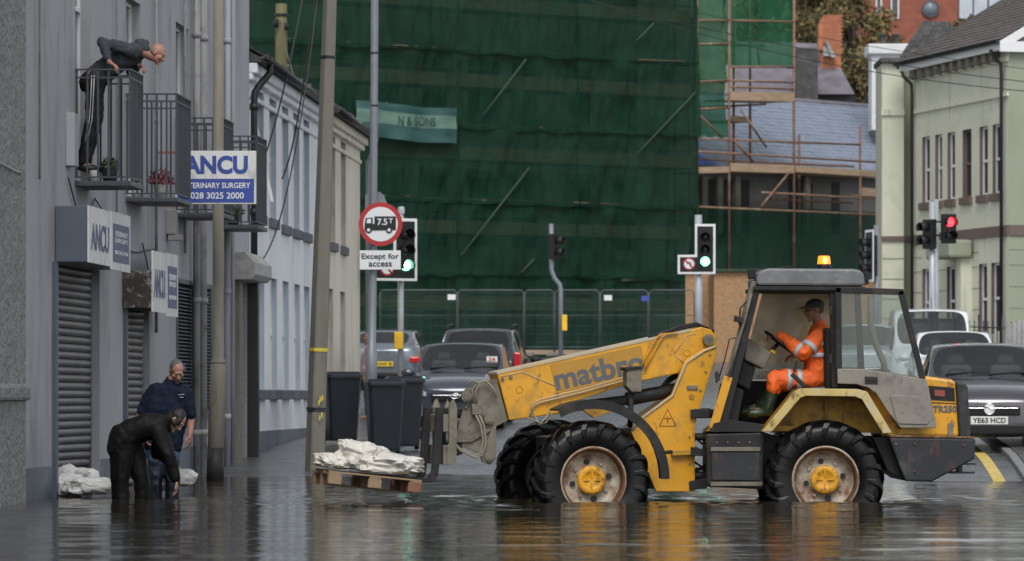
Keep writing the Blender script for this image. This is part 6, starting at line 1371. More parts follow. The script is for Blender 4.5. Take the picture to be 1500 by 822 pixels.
def signal_head(par, c, yaw, n, lit=None, board=False, side_box=False, wgt=.30):
    R_ = Matrix.Translation(c) @ Matrix.Rotation(yaw, 4, 'Z'); g = lambda v: R_ @ Vector(v)
    H_ = n * .30 + .06
    def bx(nm, cc, dd, m_, pr=par, bev=.01): b = MB(); b.box(cc, dd, R_); return b.build(nm, M[m_], pr, bevel=bev)
    hd = bx('signal_head', (0, .07, 0), (.32, .16, H_), 'plastic')
    if board:
        w_, h_ = .50, H_ + .26
        def bpoly(s, y, m_, nm, th, pr):
            xr_, zt, zb = w_ / 2 - s, h_ / 2 - s, -h_ / 2 + s; xl = -w_ / 2 + s
            pts = [(xr_, zb), (xr_, zt), (xl, zt), (xl, zb)] if not side_box else [(xr_, zb), (xr_, zt), (xl, zt), (xl, zb + .47 - 2 * s), (xl - .42, zb + .47 - 2 * s), (xl - .42, zb)]
            b = MB(); b.prism([g((x, y, z)) for x, z in pts], R_.to_3x3() @ Vector((0, th, 0))); return b.build(nm, M[m_], pr, bevel=.015)
        bo = bpoly(0, .0, 'board_white', 'backing_board', .02, hd); bpoly(.055, -.006, 'plastic', 'backing_face', .005, hd)
        if side_box:
            cc = (-w_ / 2 - .14, -.008, -h_ / 2 + .25); b = MB(); b.lathe([(0, 0), (.15, 0), (.15, .006), (0, .006)], g(cc), R_.to_3x3() @ Vector((0, -1, 0)), 28, smooth=False); s_ = b.build('no_left_turn_sign', M['red_sign'], par)
            b = MB(); b.lathe([(0, .007), (.118, .007), (.118, .009), (0, .009)], g(cc), R_.to_3x3() @ Vector((0, -1, 0)), 28, smooth=False); b.build('face', M['board_white'], s_)
            b = MB(); yy = -.019
            def q(x, z): return g((cc[0] + x, yy, cc[2] + z))
            b.tube([q(.04, -.07), q(.04, .01), q(.02, .035), q(-.05, .035)], .014, 6); b.prism([q(-.085, .035), q(-.04, .075), q(-.04, -.005)], R_.to_3x3() @ Vector((0, .004, 0))); b.build('arrow', M['black'], s_)
            b = MB(); b.cyl(g((cc[0] - .1, yy - .002, cc[2] + .1)), g((cc[0] + .1, yy - .002, cc[2] - .1)), .014, n=6); b.build('slash', M['red_sign'], s_)
    for i in range(n):
        z = (n - 1) * .15 - i * .30; out = R_.to_3x3() @ Vector((0, -1, 0)); p = g((0, -.02, z)); on = lit == i
        b = MB(); b.lathe([(0, .03), (.06, .026), (.105, .0), (.105, -.02)], p, out, 24); b.build('lens', M['lens_off'] if not on else M[('red_on' if i == 0 else 'green_on')], hd)
        if on and i == 2: b = MB(); b.lathe([(0, .036), (.05, .034), (.085, .02)], p, out, 24); b.build('lamp_glow', M['green_hot'], hd)
        b = MB(); P_ = []
        for k in range(15):
            a = math.radians(-35 + k * 250 / 14); P_.append((math.cos(a), math.sin(a)))
        b.grid([[g((.115 * x, -.02, z + .115 * s)) for x, s in P_], [g((.12 * x, -.22 - .0 * s, z + .12 * s - .015)) for x, s in P_]]); b.build('visor', M['plastic'], hd, solid=.006)
    return hd
def post(t, pts, Y, r, mt='galv'): b = MB(); b.tube([W(x, y, Y) for x, y in pts], r, 14); return b.build('post', M[mt], t)
def gy(px, Y): return YH + (HC - ground(W(px, 0, Y).x, Y)) * 6000 / Y
t = thing('traffic_light', W(588, gy(588, 80), 80), 'green-lit traffic light half hidden behind the weight-limit sign', 'traffic light')
post(t, [(587, gy(587, 80) + 4), (587, 304)], 80, .06); signal_head(t, W(594, 366, 79.8), math.radians(24), 3, 2, True, True)
b = MB(); p = W(584, 499, 79.85); b.box(p, (.17, .14, .34)); b.build('push_button_box', M['yellow_box'], t, bevel=.02)
b = MB(); b.lathe([(0, .05), (.05, .045), (.065, 0), (.065, -.1)], W(588, 306, 80), (0, 0, 1), 14); b.build('post_cap', M['galv'], t)
t = thing('traffic_light', W(1023, gy(1023, 100), 100), 'green-lit traffic light above the boom pivot, before the chipboard hoarding', 'traffic light')
post(t, [(1024, gy(1024, 100) + 4), (1023, 315)], 100, .09); signal_head(t, W(1033, 365, 99.8), math.radians(-3), 3, 2, True, True)
t = thing('traffic_light', W(821, gy(821, 108), 108), 'dark traffic light seen side-on, on a kinked post before the green netting', 'traffic light')
post(t, [(821.5, gy(821, 108) + 3), (821.5, 425), (820, 417), (812, 407), (808, 396), (807.5, 328)], 108, .06, 'galv_dark'); signal_head(t, W(815, 361, 107.9), math.radians(62), 2, None)
b = MB(); p = W(827, 473, 107.8); b.box(p, (.14, .16, .42)); b.build('push_button_box', M['yellow_box'], t, bevel=.02)
t = thing('traffic_light', W(1284, gy(1284, 96), 96), 'unlit traffic light turned away beside the cab roof', 'traffic light')
post(t, [(1284, gy(1284, 96) + 3), (1284, 330)], 96, .065, 'galv_dark'); hd = signal_head(t, W(1273, 375, 95.9), math.radians(-72), 3, None, True)
t = thing('traffic_light', W(1368, gy(1368, 92), 92), 'pole with a red-lit signal and a second dark head, before the sage-green building', 'traffic light')
post(t, [(1365, gy(1365, 92) + 3), (1366, 296)], 92, .075); post(t, [(1371, gy(1371, 92) + 3), (1371.5, 292)], 92.2, .055)
signal_head(t, W(1358, 343, 91.9), math.radians(-58), 2, None); signal_head(t, W(1391, 335, 91.8), math.radians(14), 2, 0)
b = MB(); b.cyl(W(1368, 325, 92), W(1389, 325, 92), .02); b.cyl(W(1368, 345, 92), W(1389, 345, 92), .02); b.build('bracket', M['plastic'], t)
# telegraph pole behind the blue house and overhead cables
t = thing('telegraph_pole', (W(413, 0, 95).x, 95, 1.2), 'mossy wooden telegraph pole rising behind the blue house roof', 'pole')
b = MB(); b.tube([Vector((W(413, 0, 95).x, 95, 1.0)), W(412, 60, 95), W(412, 6, 95)], [.17, .145, .13], 14); b.build('shaft', M['wood_pole'], t)
b = MB(); b.lathe([(.16, 0), (.17, .03), (.15, .06)], W(412, 24, 95), (0, 0, 1), 16); b.cyl(W(404, 40, 94.8), W(404, 28, 94.8), .06); b.cyl(W(420, 44, 94.8), W(420, 34, 94.8), .05); b.build('insulator', M['plastic'], t)
def cable(A, B_, sag, label, r=.012, n=22, name='cable', grp='overhead cables'):
    A, B_ = Vector(A), Vector(B_); b = MB(); b.tube([A.lerp(B_, k / n) - Z3 * sag * 4 * (k / n) * (1 - k / n) for k in range(n + 1)], r, 5); o = b.build(name, M['cable'], None); return props(o, label, 'cable', grp)
cable(W(870, 2, 110), W(1560, 126, 100), .25, 'upper of the thin cables crossing the bright netting to the sage-green building', .011)
cable(W(840, -8, 110), W(1560, 138, 100), .45, 'lower of the thin cables crossing the bright netting to the sage-green building', .011)
cable(W(900, -10, 115), W(1560, 108, 103), .2, 'highest thin cable crossing before the scaffold tower', .009)
cable(W(448, -30, 66), W(385, 238, 62.8), .25, 'black cable looping from above down to the left end of the blue house', .014, grp='house cables'); cable(W(462, -20, 66), LP(66.2, 4.6, .02), .5, 'black cable drooping in front of the blue house upper windows', .013, grp='house cables'); cable(W(466, -10, 66), LP(63.5, 3.2, .02), .8, 'longest black cable sweeping across the blue house front', .012, grp='house cables'); cable(W(410, 30, 95), W(455, 160, 70), .3, 'grey cable running down from the telegraph pole to the roof', .012, grp='house cables')

# ------------------------------------------------------------------ wheelie bins
def bin_(px, Y, yaw, label, marks=0, sc_=1.0):
    x = W(px, 0, Y).x; gz = ground(x, Y) + (.05 if x < -5.76 + SL * Y else .01)
    t = thing('wheelie_bin', (x, Y, gz), label, 'wheelie bin', 'black wheelie bins on the left pavement', yaw); T = WM[t.name] @ Matrix.Diagonal((1, 1, 1.13, 1))
    b = MB(); rg = []
    for z, w, d_ in ((.06, .215, .25), (.10, .225, .26), (.90, .275, .335), (.96, .28, .34)): rg.append([T @ Vector((sx * w, sy * d_, z)) for sx, sy in ((-1, -.8), (-.85, -1), (.85, -1), (1, -.8), (1, .8), (.85, 1), (-.85, 1), (-1, .8))])
    b.grid([r + [r[0]] for r in rg], smooth=False); b.add(rg[0], [tuple(range(8))]); b.build('body', M['bin'], t, bevel=.01)
    b = MB(); rg = [[T @ Vector((sx * .30, sy * .37 - .01, z)) for sx, sy in ((-1, -.85), (-.85, -1), (.85, -1), (1, -.85), (1, .9), (.9, 1), (-.9, 1), (-1, .9))] for z in (.955, 1.0)] + [[T @ Vector((sx * .25, sy * .31, 1.045)) for sx, sy in ((-1, -.85), (-.85, -1), (.85, -1), (1, -.85), (1, .9), (.9, 1), (-.9, 1), (-1, .9))]]
    b.grid([r + [r[0]] for r in rg], smooth=False); b.add(rg[2], [tuple(range(8))]); b.add(rg[0], [tuple(range(8))]); b.build('lid', M['bin'], t, bevel=.012)
    b = MB(); b.cyl(T @ Vector((-.24, .41, .97)), T @ Vector((.24, .41, .97)), .016); b.build('handle', M['bin'], t)
    for sx in (-1, 1): b = MB(); b.cyl(T @ Vector((sx * .20, .27, .10)), T @ Vector((sx * .26, .27, .10)), .10, n=18); b.build('wheel', M['rubberblack'], t)
    if marks:
        for cc, dd in (((.279, .02, .60), (.006, .012, .24)), ((.281, -.05, .60), (.006, .012, .24)), ((.262, 0, .22), (.006, .40, .12))): b = MB(); b.box(cc, dd, T); b.build('sticker', mat('pale_green_sticker', (.45, .55, .42), .6), t)
bin_(499, 66.0, math.radians(16), 'dark wheelie bin farthest left, right beside the concrete pole')
bin_(563, 63.2, math.radians(8), 'front wheelie bin with lid slightly raised, nearest the pallet sacks')
bin_(592, 64.9, math.radians(8), 'wheelie bin with pale green stripes, rightmost of the three', 1)

# ------------------------------------------------------------------ white bags round the doors and people
bags = [(100, 715, 44.9, (.42, .40, .34), .2), (122, 716, 44.7, (.46, .36, .26), .6), (146, 717, 44.4, (.42, .34, .20), -.2), (118, 701, 45.3, (.40, .36, .26), .9), (96, 700, 45.5, (.36, .34, .30), 2.), (155, 712, 45.0, (.36, .3, .2), 1.2)]
LB = ['white bag at the left end of the pile against the nearest shutter', 'white bag in the middle front of the pile at the nearest shutter', 'flat white bag trailing right from the pile at the nearest shutter', 'beige-tinged bag on top of the pile at the nearest shutter', 'white bag leaning on the slate-blue door jamb at the back of the pile', 'small white bag at the right rear end of the shutter pile']
for k, (px, py, Y, dm, rz_) in enumerate(bags):
    c = W(px, py, Y); o = bag('sandbag', c, dm, Vector((math.cos(rz_), math.sin(rz_), 0)), 20 + k * 3.3, M['sandbag'], fold=.045, lumps=.25); props(o, LB[k], 'sandbag', 'white sandbags in the flood water')
for k, (px, py, Y, dm, lab) in enumerate(((236, 706, 45.2, (.40, .36, .34), 'white plastic bag between the standing man and the bending woman'), (262, 704, 45.6, (.44, .36, .28), 'white carrier bag with loop handles right of the standing man'))):
    o = bag('plastic_bag', W(px, py, Y), dm, Vector((1, .3, 0)), 50 + k * 5, M['sandbag'], fold=.045, lumps=.25); props(o, lab, 'bag')
    if k == 1:
        b = MB(); b.tube([W(258, 696, 45.6), W(259, 688, 45.6), W(262, 685, 45.6), W(266, 687, 45.6), W(267, 696, 45.6)], .008, 5); h = b.build('handle', M['sandbag'], o)
# ------------------------------------------------------------------ people
def V(*a): return Vector(a)
def caps(b, p0, r0, p1, r1, n=14):
    p0, p1 = Vector(p0), Vector(p1); b.cyl(p0, p1, r0, r1, n=n); b.sphere(p0, r0 * .999, n, 8); b.sphere(p1, r1 * .999, n, 8)
def chain(b, pts, rs):
    for k in range(len(pts) - 1): caps(b, pts[k], rs[k], pts[k + 1], rs[k + 1])
def ell(b, c, f, u, r, off, rad):        # ellipsoid in a head/torso frame: off and rad as (right, forward, up)
    Mx = basis((0, 0, 0), r, f, u); b.sphere(c + r * off[0] + f * off[1] + u * off[2], rad, 18, 12, Mx)
def frame(f, u):
    f = Vector(f).normalized(); r = f.cross(Vector(u)).normalized(); u = r.cross(f).normalized(); return f, u, r
def head(b, c, f, u, s=1.0):
    f, u, r = frame(f, u); e = lambda off, rad: ell(b, c, f, u, r, tuple(x * s for x in off), tuple(x * s for x in rad))
    e((0, -.012, .030), (.074, .094, .086)); e((0, .022, -.030), (.062, .068, .070)); e((0, .040, -.070), (.040, .042, .035)); e((0, .072, -.098), (.020, .018, .017))
    caps(b, c + (f * .082 + u * .012) * s, .010 * s, c + (f * .106 - u * .030) * s, .0155 * s); e((0, .080, .030), (.050, .014, .011)); e((0, .084, -.060), (.024, .012, .009))
    for x in (-1, 1): e((x * .040, .060, -.022), (.024, .026, .024)); e((x * .077, -.008, -.004), (.010, .019, .031)); e((x * .014, .094, -.028), (.009, .010, .008))
    return f, u, r
def eyes(c, f, u, par, s=1.0):
    f, u, r = frame(f, u); 
    for x in (-1, 1):
        e = MB(); e.sphere(c + (r * x * .031 + f * .083 + u * .006) * s, .0115 * s, 10, 8); e.sphere(c + (r * x * .031 + f * .0915 + u * .004) * s, .005 * s, 8, 6, mi=1); e.build('eye', [M['eye_white'], M['dark']], par)
M['eye_white'] = mat('eye_white', (.22, .19, .17), .4)
def hand(b, w, d, n, t, curl=.5, s=1.0):  # wrist, finger direction, palm normal, thumb side
    d = Vector(d).normalized(); t = Vector(t).normalized(); t = (t - d * t.dot(d)).normalized(); n_ = d.cross(t); n = n_ if n_.dot(Vector(n)) > 0 else -n_
    Mx = basis((0, 0, 0), t, d, n); b.sphere(Vector(w) + d * .045 * s, (.041 * s, .056 * s, .016 * s), 14, 10, Mx); caps(b, Vector(w) - d * .02, .024 * s, Vector(w) + d * .02, .024 * s)
    for k, (o, L) in enumerate(((.030, .078), (.010, .088), (-.011, .081), (-.030, .062))):
        p = Vector(w) + (d * (.088 - abs(o) * .25) + t * o) * s; a = 0.15; pts = [p - d * .02]; 
        for sg in (.42, .32, .26):
            a += curl * (.8 + .12 * k); q = d * math.cos(a) + n * math.sin(a) + t * o * .9; p = p + q.normalized() * L * sg * s; pts.append(p.copy())
        chain(b, pts, [.0105 * s, .010 * s, .0095 * s, .0085 * s])
    p = Vector(w) + (d * .022 + t * .034) * s; pts = [p]
    for q, L in ((d * .55 + t * .75 + n * .25, .036), (d * .85 + t * .35 + n * .35, .03), (d * .95 + n * .4, .024)): p = p + q.normalized() * L * s; pts.append(p.copy())
    chain(b, pts, [.014 * s, .0125 * s, .0115 * s, .0095 * s])
def cloth(name, fn, mt, par, fold=.012, vox=.011, sm=5, fs=.12):
    b = MB(); fn(b); return obj_from(remeshed(b, vox, sm, fold, fs), name, mt, par)
def body(fn, mt, par): b = MB(); fn(b); return obj_from(remeshed(b, .0068, 2), 'body', mt, par)
def torso(b, pts, half, rad):            # row of side-by-side volumes: pts spine, half widths to each side, lateral axis given in half[0]
    ax = Vector(half[0])
    for k in range(len(pts) - 1):
        for s in (-1, -.35, .35, 1): caps(b, pts[k] + ax * half[1][k] * s, rad[k], pts[k + 1] + ax * half[1][k + 1] * s, rad[k + 1])

# ---- man leaning over the balcony
Yb_ = 46.52
def q1(px, py, dy=0.): return W(px, py, Yb_ + dy)
t = thing('person', (q1(125, 0).x, Yb_, ZB), 'man in charcoal top and black striped tracksuit bottoms leaning over the nearest balcony', 'person')
hc, hf, hu = q1(230, 79, .02), (.86, -.18, -.48), (.50, 0, .86); LAT = Vector((.15, 1, 0)).normalized()
spine = [q1(141, 114), q1(160, 98), q1(184, 83), q1(200, 75)]
nA = [q1(196, 75, -.19), q1(150, 62, -.33), q1(160, 90, -.44)]; fA = [q1(200, 80, .18), q1(193, 104, .24), q1(203, 96, .12)]
nL = [q1(139, 118, -.09), q1(135, 176, -.10), q1(121, 240, -.06)]; fL = [q1(141, 120, .09), q1(141, 176, .12), q1(127, 242, .10)]
def bd(b):
    head(b, hc, hf, hu); caps(b, q1(206, 74), .062, hc - Vector(hf) * .03 - Vector(hu) * .05, .056)
    torso(b, spine, (LAT, [.07, .06, .09, .12]), [.11, .10, .105, .07])
    for A in (nA, fA): chain(b, A, [.052, .040, .027])
    for L in (nL, fL): chain(b, L, [.088, .058, .040]); caps(b, L[2], .040, L[2] + V(.12, 0, -.05), .030)
    hand(b, nA[2] + V(.01, 0, -.02), (.75, -.25, -.35), (0, 0, -1), (.3, 1, 0), .55); hand(b, fA[2], (.6, -.5, -.2), (0, 0, -1), (.3, -1, 0), .5)
body(bd, M['skin_red'], t); eyes(hc, hf, hu, t)
def jk(b):
    torso(b, [q1(146, 110)] + spine[1:], (LAT, [.08, .075, .10, .13]), [.128, .118, .122, .085])
    chain(b, nA[:2] + [nA[1].lerp(nA[2], .86)], [.078, .062, .045]); chain(b, fA[:2] + [fA[1].lerp(fA[2], .8)], [.078, .062, .045])
    caps(b, q1(206, 66), .060, q1(212, 72), .058); caps(b, q1(203, 63), .05, q1(214, 63), .035)
cloth('top', jk, M['hoodie'], t, .016)
def tr(b):
    torso(b, [q1(134, 122), q1(144, 112)], (LAT, [.06, .06]), [.125, .12])
    chain(b, [nL[0], nL[1], nL[2] + V(0, 0, .03)], [.112, .078, .062]); chain(b, [fL[0], fL[1], fL[2] + V(0, 0, .03)], [.112, .078, .062])
cloth('tracksuit_bottoms', tr, M['track'], t, .014)
b = MB()
for dx in (-.022, .006): b.tube([nL[0] + V(dx, -.125, .05), nL[0].lerp(nL[1], .5) + V(dx, -.104, 0), nL[1] + V(dx, -.086, 0), nL[1].lerp(nL[2], .5) + V(dx, -.078, 0)], .0055, 6)
b.build('stripe', M['board_white'], t)
def hr(b): f, u, r = frame(hf, hu); ell(b, hc, f, u, r, (0, -.036, .016), (.080, .082, .074)); 
cloth('hair', hr, mat('cropped_grey_hair', (.20, .15, .13), .8), t, .003, .008, 2)
b = MB()
for dx, fy in ((.0, -.01), (.0, .05)): b.sphere((fL[2] if fy > 0 else nL[2]) + V(.06, 0, -.05), (.13, .05, .045), 14, 8)
b.build('shoe', M['black'], t)

# ---- man standing in the water
Ys_ = 45.0
def q2(px, py, dy=0.): return W(px, py, Ys_ + dy)
t = thing('person', (q2(240, 0).x, Ys_, -.25), 'grey-haired man in navy fleece and jeans standing in the flood, looking down', 'person')
hc, hf, hu = q2(259, 543, -.06), (.28, -.74, -.62), (.15, -.55, .8); LAT = Vector((1, .12, -.02)).normalized()
spine = [q2(238, 664), q2(240, 635), q2(245, 600), q2(247, 575)]
nA = [q2(271, 578, -.02), q2(280, 615, 0), q2(278.5, 636, -.04)]; fA = [q2(222, 577, .0), q2(204, 612, .02), q2(212, 640, -.12)]
nL = [q2(249, 662), q2(253, 702, -.02), q2(251, 755)]; fL = [q2(229, 662), q2(227, 702, -.03), q2(226, 755)]
def bd(b):
    head(b, hc, hf, hu); caps(b, q2(248, 566), .062, hc - Vector(hf) * .03 - Vector(hu) * .06, .056)
    torso(b, spine, (LAT, [.07, .075, .10, .12]), [.10, .10, .105, .08])
    for A in (nA, fA): chain(b, A, [.056, .042, .030])
    for L in (nL, fL): chain(b, L, [.085, .058, .042]); caps(b, L[2], .04, L[2] + V(.02, -.14, -.03), .03)
    hand(b, nA[2] + V(0, 0, -.01), (-.05, -.1, -1), (-1, -.2, 0), (-.2, -1, 0), .25); hand(b, fA[2], (.4, -.4, -.9), (1, 0, 0), (0, -1, 0), .35)
body(bd, M['skin_red'], t); eyes(hc, hf, hu, t)
def jk(b):
    torso(b, [q2(239, 652)] + spine[1:], (LAT, [.085, .09, .115, .13]), [.125, .128, .135, .105])
    chain(b, [nA[0], nA[0].lerp(nA[1], .78)], [.082, .068]); chain(b, [fA[0], fA[0].lerp(fA[1], .72)], [.082, .068]); caps(b, q2(247, 566), .072, q2(250, 560), .068)
cloth('fleece', jk, M['navy'], t, .018)
def tr(b): torso(b, [q2(238, 668), q2(238, 655)], (LAT, [.07, .07]), [.115, .115]); chain(b, [nL[0], nL[0].lerp(nL[1], .6)], [.105, .088]); chain(b, [fL[0], fL[0].lerp(fL[1], .6)], [.105, .088])
cloth('jeans', tr, M['jeans'], t, .012)
def tr2(b):
    for L in (nL, fL): chain(b, [L[0].lerp(L[1], .35), L[1], L[1].lerp(L[2], .6)], [.098, .082, .078])
cloth('wet_trouser_legs', tr2, M['jeans_wet'], t, .018)
def bt(b):
    for L in (nL, fL): chain(b, [L[1].lerp(L[2], .35), L[2]], [.074, .066]); caps(b, L[2], .06, L[2] + V(.02, -.17, -.04), .045)
cloth('boots', bt, M['black'], t, .0)
def hr(b): f, u, r = frame(hf, hu); ell(b, hc, f, u, r, (0, -.026, .046), (.0795, .086, .0745)); ell(b, hc, f, u, r, (0, -.040, .0), (.080, .064, .062))
cloth('hair', hr, M['hair_grey'], t, .005, .008, 2)
f, u, r = frame(hf, hu); b = MB(); b.cyl(hc - r * .083 + f * .06 + u * .035, hc - r * .085 - f * .05 + u * .055, .005, n=6); b.build('pen', M['sign_blue'], t)
b = MB(); p = q2(265.5, 578, -.14); b.box((0, 0, 0), (.065, .004, .030), basis(p, V(1, .25, .05).normalized(), V(0, 0, 1), V(.2, -1, 0).normalized())); b.box((.004, 0, 0), (.04, .0, .008), basis(p + V(0, -.004, -.03), V(1, .25, .05).normalized(), V(0, -1, 0), V(0, 0, 1))); b.build('chest_logo', M['board_white'], t)
b = MB(); b.sphere(hc + f * .066 - u * .066, (.045, .035, .036), 14, 8); b.build('stubble', mat('grey_stubble', (.19, .13, .11), .8), t)

# ---- woman bending to the water
Yw = 43.75
def q3(px, py, dy=0.): return W(px, py, Yw + dy)
t = thing('person', (q3(190, 0).x, Yw, -.28), 'dark-haired person in black waterproofs bending down with one hand in the water', 'person')
hc, hf, hu = q3(259, 616, -.02), (.52, -.30, -.80), (.80, -.15, .58); LAT = Vector((.12, 1, 0)).normalized()
spine = [q3(183, 646), q3(196, 632), q3(220, 624), q3(238, 621)]
nA = [q3(232, 632, -.17), q3(248, 672, -.20), q3(258, 703, -.16)]; fA = [q3(238, 632, .15), q3(230, 664, .18), q3(246, 674, .10)]
nL = [q3(180, 656, -.10), q3(179, 702, -.12), q3(183, 762, -.10)]; fL = [q3(192, 656, .10), q3(203, 702, .06), q3(203, 762, .08)]
def bd(b):
    head(b, hc, hf, hu, .95); caps(b, q3(242, 618), .055, hc - Vector(hf) * .02 - Vector(hu) * .06, .05)
    torso(b, spine, (LAT, [.08, .06, .08, .10]), [.12, .10, .10, .075])
    for A in (nA, fA): chain(b, A, [.048, .038, .026])
    for L in (nL, fL): chain(b, L, [.09, .06, .04]); caps(b, L[2], .04, L[2] + V(.14, -.02, -.02), .03)
    hand(b, nA[2] + V(0, 0, -.01), (.12, -.05, -1), (-1, 0, -.2), (.2, -1, 0), .28); hand(b, fA[2], (.9, -.1, -.3), (0, 0, -1), (0, -1, 0), .4)
body(bd, M['skin'], t); eyes(hc, hf, hu, t, .95)
def jk(b):
    torso(b, spine, (LAT, [.11, .10, .115, .125]), [.145, .145, .135, .10]); chain(b, nA[:2] + [nA[1].lerp(nA[2], .92)], [.092, .074, .060]); chain(b, fA[:2] + [fA[1].lerp(fA[2], .9)], [.09, .07, .058])
    caps(b, q3(240, 616), .078, q3(248, 611), .072)
cloth('rain_jacket', jk, M['jacket_black'], t, .013, fs=.16)
def tr(b):
    torso(b, [q3(180, 655), q3(184, 640)], (LAT, [.09, .10]), [.155, .155]); chain(b, [nL[0], nL[1] + V(-.02, 0, 0), nL[2] + V(-.03, 0, 0)], [.14, .100, .088]); chain(b, [fL[0], fL[1] + V(.03, 0, 0), fL[2] + V(.03, 0, 0)], [.135, .098, .085])
cloth('waterproof_trousers', tr, M['trouser_black'], t, .014, fs=.18)
def hr(b): f, u, r = frame(hf, hu); ell(b, hc, f, u, r, (0, -.030, .040), (.086, .090, .084)); ell(b, hc, f, u, r, (0, -.07, -.03), (.075, .06, .07)); ell(b, hc, f, u, r, (.05, .02, .0), (.035, .05, .07)); ell(b, hc, f, u, r, (-.05, .02, .0), (.035, .05, .07))
cloth('hair', hr, M['hair_dark'], t, .012, .009, 2)
# ---- driver
Yd = 43.45
def q4(px, py, dy=0.): return W(px, py, Yd + dy)
t = thing('person', (q4(1197, 0).x, Yd, q4(0, 575).z), 'driver in orange high-visibility suit and grey cap at the wheel of the loader', 'person')
hc, hf, hu = q4(1193, 455), (-1, -.22, -.10), (-.08, 0, 1); LAT = Vector((0, 1, 0))
spine = [q4(1197, 556), q4(1200, 530), q4(1200, 503), q4(1201, 487)]
nA = [q4(1201, 490, -.19), q4(1178, 517, -.27), q4(1142, 492, -.14)]; fA = [q4(1201, 490, .18), q4(1190, 526, .22), q4(1168, 521, .12)]
nL = [q4(1194, 557, -.10), q4(1137, 556, -.14), q4(1124, 600, -.14)]; fL = [q4(1194, 557, .10), q4(1142, 560, .14), q4(1114, 596, .14)]
def bd(b):
    head(b, hc, hf, hu); caps(b, q4(1200, 482), .062, hc - Vector(hf) * .03 - Vector(hu) * .06, .056)
    torso(b, spine, (LAT, [.07, .075, .10, .12]), [.11, .105, .105, .075])
    for A in (nA, fA): chain(b, A, [.052, .042, .028])
    for L in (nL, fL): chain(b, L, [.085, .060, .042]); caps(b, L[2], .042, L[2] + V(-.15, 0, -.03), .03)
    hand(b, nA[2], (-1, .15, .12), (0, .3, -1), (0, 1, .3), .45); hand(b, fA[2], (-1, 0, 0), (0, 0, -1), (0, -1, 0), .5)
body(bd, M['skin_red'], t); eyes(hc, hf, hu, t)
def jk(b):
    torso(b, [q4(1198, 552)] + spine[1:], (LAT, [.085, .09, .115, .13]), [.145, .148, .14, .10]); chain(b, nA[:2] + [nA[1].lerp(nA[2], .93)], [.092, .080, .058]); chain(b, fA[:2] + [fA[1].lerp(fA[2], .55)], [.082, .066, .056]); caps(b, q4(1201, 478), .062, q4(1200, 474), .060)
cloth('hivis_jacket', jk, M['hivis'], t, .018)
def tr(b): torso(b, [q4(1197, 562), q4(1197, 555)], (LAT, [.07, .07]), [.12, .12]); chain(b, [nL[0], nL[1], nL[1].lerp(nL[2], .28)], [.125, .10, .092]); chain(b, [fL[0], fL[1], fL[1].lerp(fL[2], .28)], [.12, .098, .09])
cloth('hivis_trousers', tr, M['hivis'], t, .018)
def bt(b):
    for L in (nL, fL): chain(b, [L[1].lerp(L[2], .22), L[2]], [.074, .062]); caps(b, L[2] + V(.02, 0, -.01), .056, L[2] + V(-.18, 0, -.05), .043)
cloth('wellington_boots', bt, M['wellies'], t, .010)
def ring(p0, p1, f0, f1, r): b = MB(); b.cyl(p0.lerp(p1, f0), p0.lerp(p1, f1), r, r, n=20, cap=False); return b.build('reflective_band', M['reflect'], t, solid=.004)
ring(nA[1], nA[2], .10, .24, .084); ring(nA[0], nA[1], .58, .78, .093); ring(nL[0], nL[1], .36, .50, .121); ring(nL[0], nL[1], .62, .74, .114); ring(fL[0], fL[1], .5, .62, .116)
for y in (507, 524):
    b = MB(); P_ = []
    for k in range(25): a = 2 * math.pi * k / 24; P_.append((math.cos(a), math.sin(a)))
    c = q4(1200 if y < 515 else 1199, y); b.grid([[c + V(x * .156, s * .262, 0) for x, s in P_], [c + V(x * .156, s * .262, .05) for x, s in P_]]); b.build('reflective_band', M['reflect'], t, solid=.004)
def hr(b): f, u, r = frame(hf, hu); ell(b, hc, f, u, r, (0, -.035, .018), (.079, .076, .066))
cloth('hair', hr, M['hair_grey'], t, .004, .008, 2)
def cp_(b): f, u, r = frame(hf, hu); ell(b, hc, f, u, r, (0, -.012, .058), (.085, .104, .068)); caps(b, hc + f * .06 + u * .055 + r * .04, .012, hc + f * .155 + u * .035 + r * .02, .007); caps(b, hc + f * .06 + u * .055 - r * .04, .012, hc + f * .155 + u * .035 - r * .02, .007); caps(b, hc + f * .05 + u * .056, .014, hc + f * .165 + u * .034, .007)
cloth('cap', cp_, M['cap'], t, .003, .007, 2)
f, u, r = frame(hf, hu); b = MB()
for x in (-1, 1): c = hc + f * .100 + r * .032 * x + u * .006; b.tube([c + r * .026 * math.cos(a) + u * .018 * math.sin(a) for a in np.linspace(0, 6.283, 17)[:-1]], .003, 5, closed=True); b.tube([c + r * .026 * x, hc + r * .082 * x + u * .012 - f * .01], .003, 5)
b.build('glasses', M['black'], t)
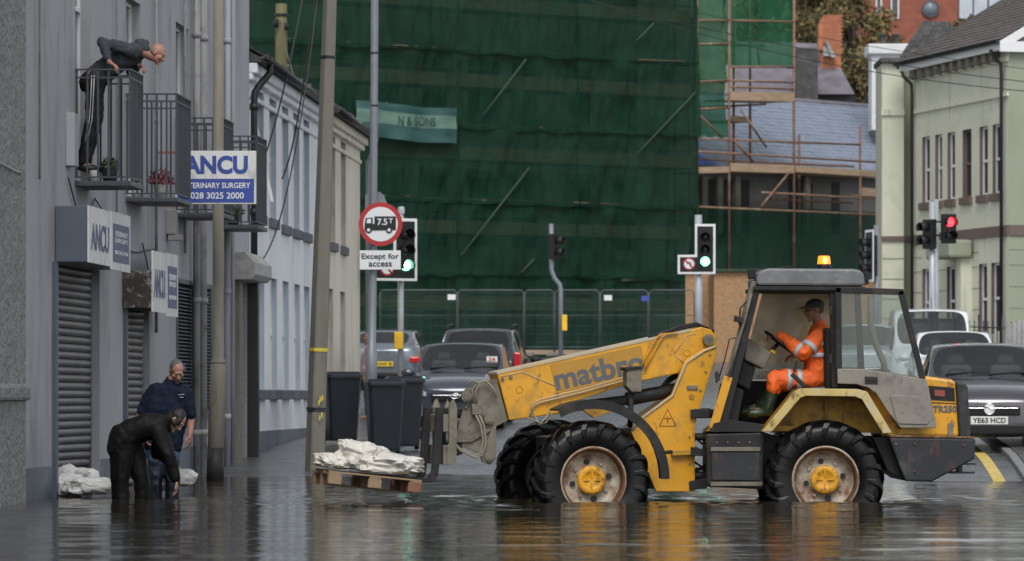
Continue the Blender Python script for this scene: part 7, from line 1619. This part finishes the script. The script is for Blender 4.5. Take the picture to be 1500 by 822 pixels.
# ---- far pedestrian
Yp_ = 76.0
def q5(px, py, dy=0.): return W(px, py, Yp_ + dy)
gp = ground(q5(541, 0).x, Yp_) + .05; x0 = q5(541, 0).x
t = thing('person', (x0, Yp_, gp), 'pedestrian in pale pink top, half hidden by the sign post', 'person')
o_ = V(x0, Yp_, gp); hc, hf, hu = o_ + V(0, 0, 1.55), (-1, -.2, 0), (0, 0, 1)
def bd(b):
    head(b, hc, hf, hu, .95); caps(b, o_ + V(0, 0, 1.36), .055, hc, .05); torso(b, [o_ + V(0, 0, z) for z in (.88, 1.05, 1.25, 1.34)], (V(.1, 1, 0), [.07, .06, .09, .11]), [.10, .095, .095, .07])
    for s in (-1, 1):
        A = [o_ + V(0, s * .19, 1.32), o_ + V(.02, s * .24, 1.06), o_ + V(-.06, s * .24, .84)]; chain(b, A, [.045, .036, .025]); hand(b, A[2], (-.1, 0, -1), (0, -s, 0), (-1, 0, 0), .3); L = [o_ + V(0, s * .09, .88), o_ + V(-.02, s * .09, .48), o_ + V(0, s * .09, .08)]; chain(b, L, [.085, .055, .038]); caps(b, L[2], .035, L[2] + V(-.15, 0, -.03), .028)
b = MB(); bd(b); obj_from(remeshed(b, .010, 2), 'body', M['skin'], t); eyes(hc, hf, hu, t)
def jk(b):
    torso(b, [o_ + V(0, 0, z) for z in (.90, 1.05, 1.25, 1.34)], (V(.1, 1, 0), [.08, .07, .10, .12]), [.115, .11, .11, .08])
    for s in (-1, 1): chain(b, [o_ + V(0, s * .19, 1.32), o_ + V(.02, s * .24, 1.06), o_ + V(-.04, s * .24, .90)], [.07, .055, .045])
cloth('top', jk, M['pink'], t, .012)
def tr(b):
    for s in (-1, 1): chain(b, [o_ + V(0, s * .09, .88), o_ + V(-.02, s * .09, .48), o_ + V(0, s * .09, .12)], [.11, .08, .065])
cloth('trousers', tr, M['track'], t, .01)
def hr(b): ell(b, hc, *frame(hf, hu), (0, -.03, .03), (.084, .085, .08))
cloth('hair', hr, M['hair_dark'], t, .006, .009, 2)
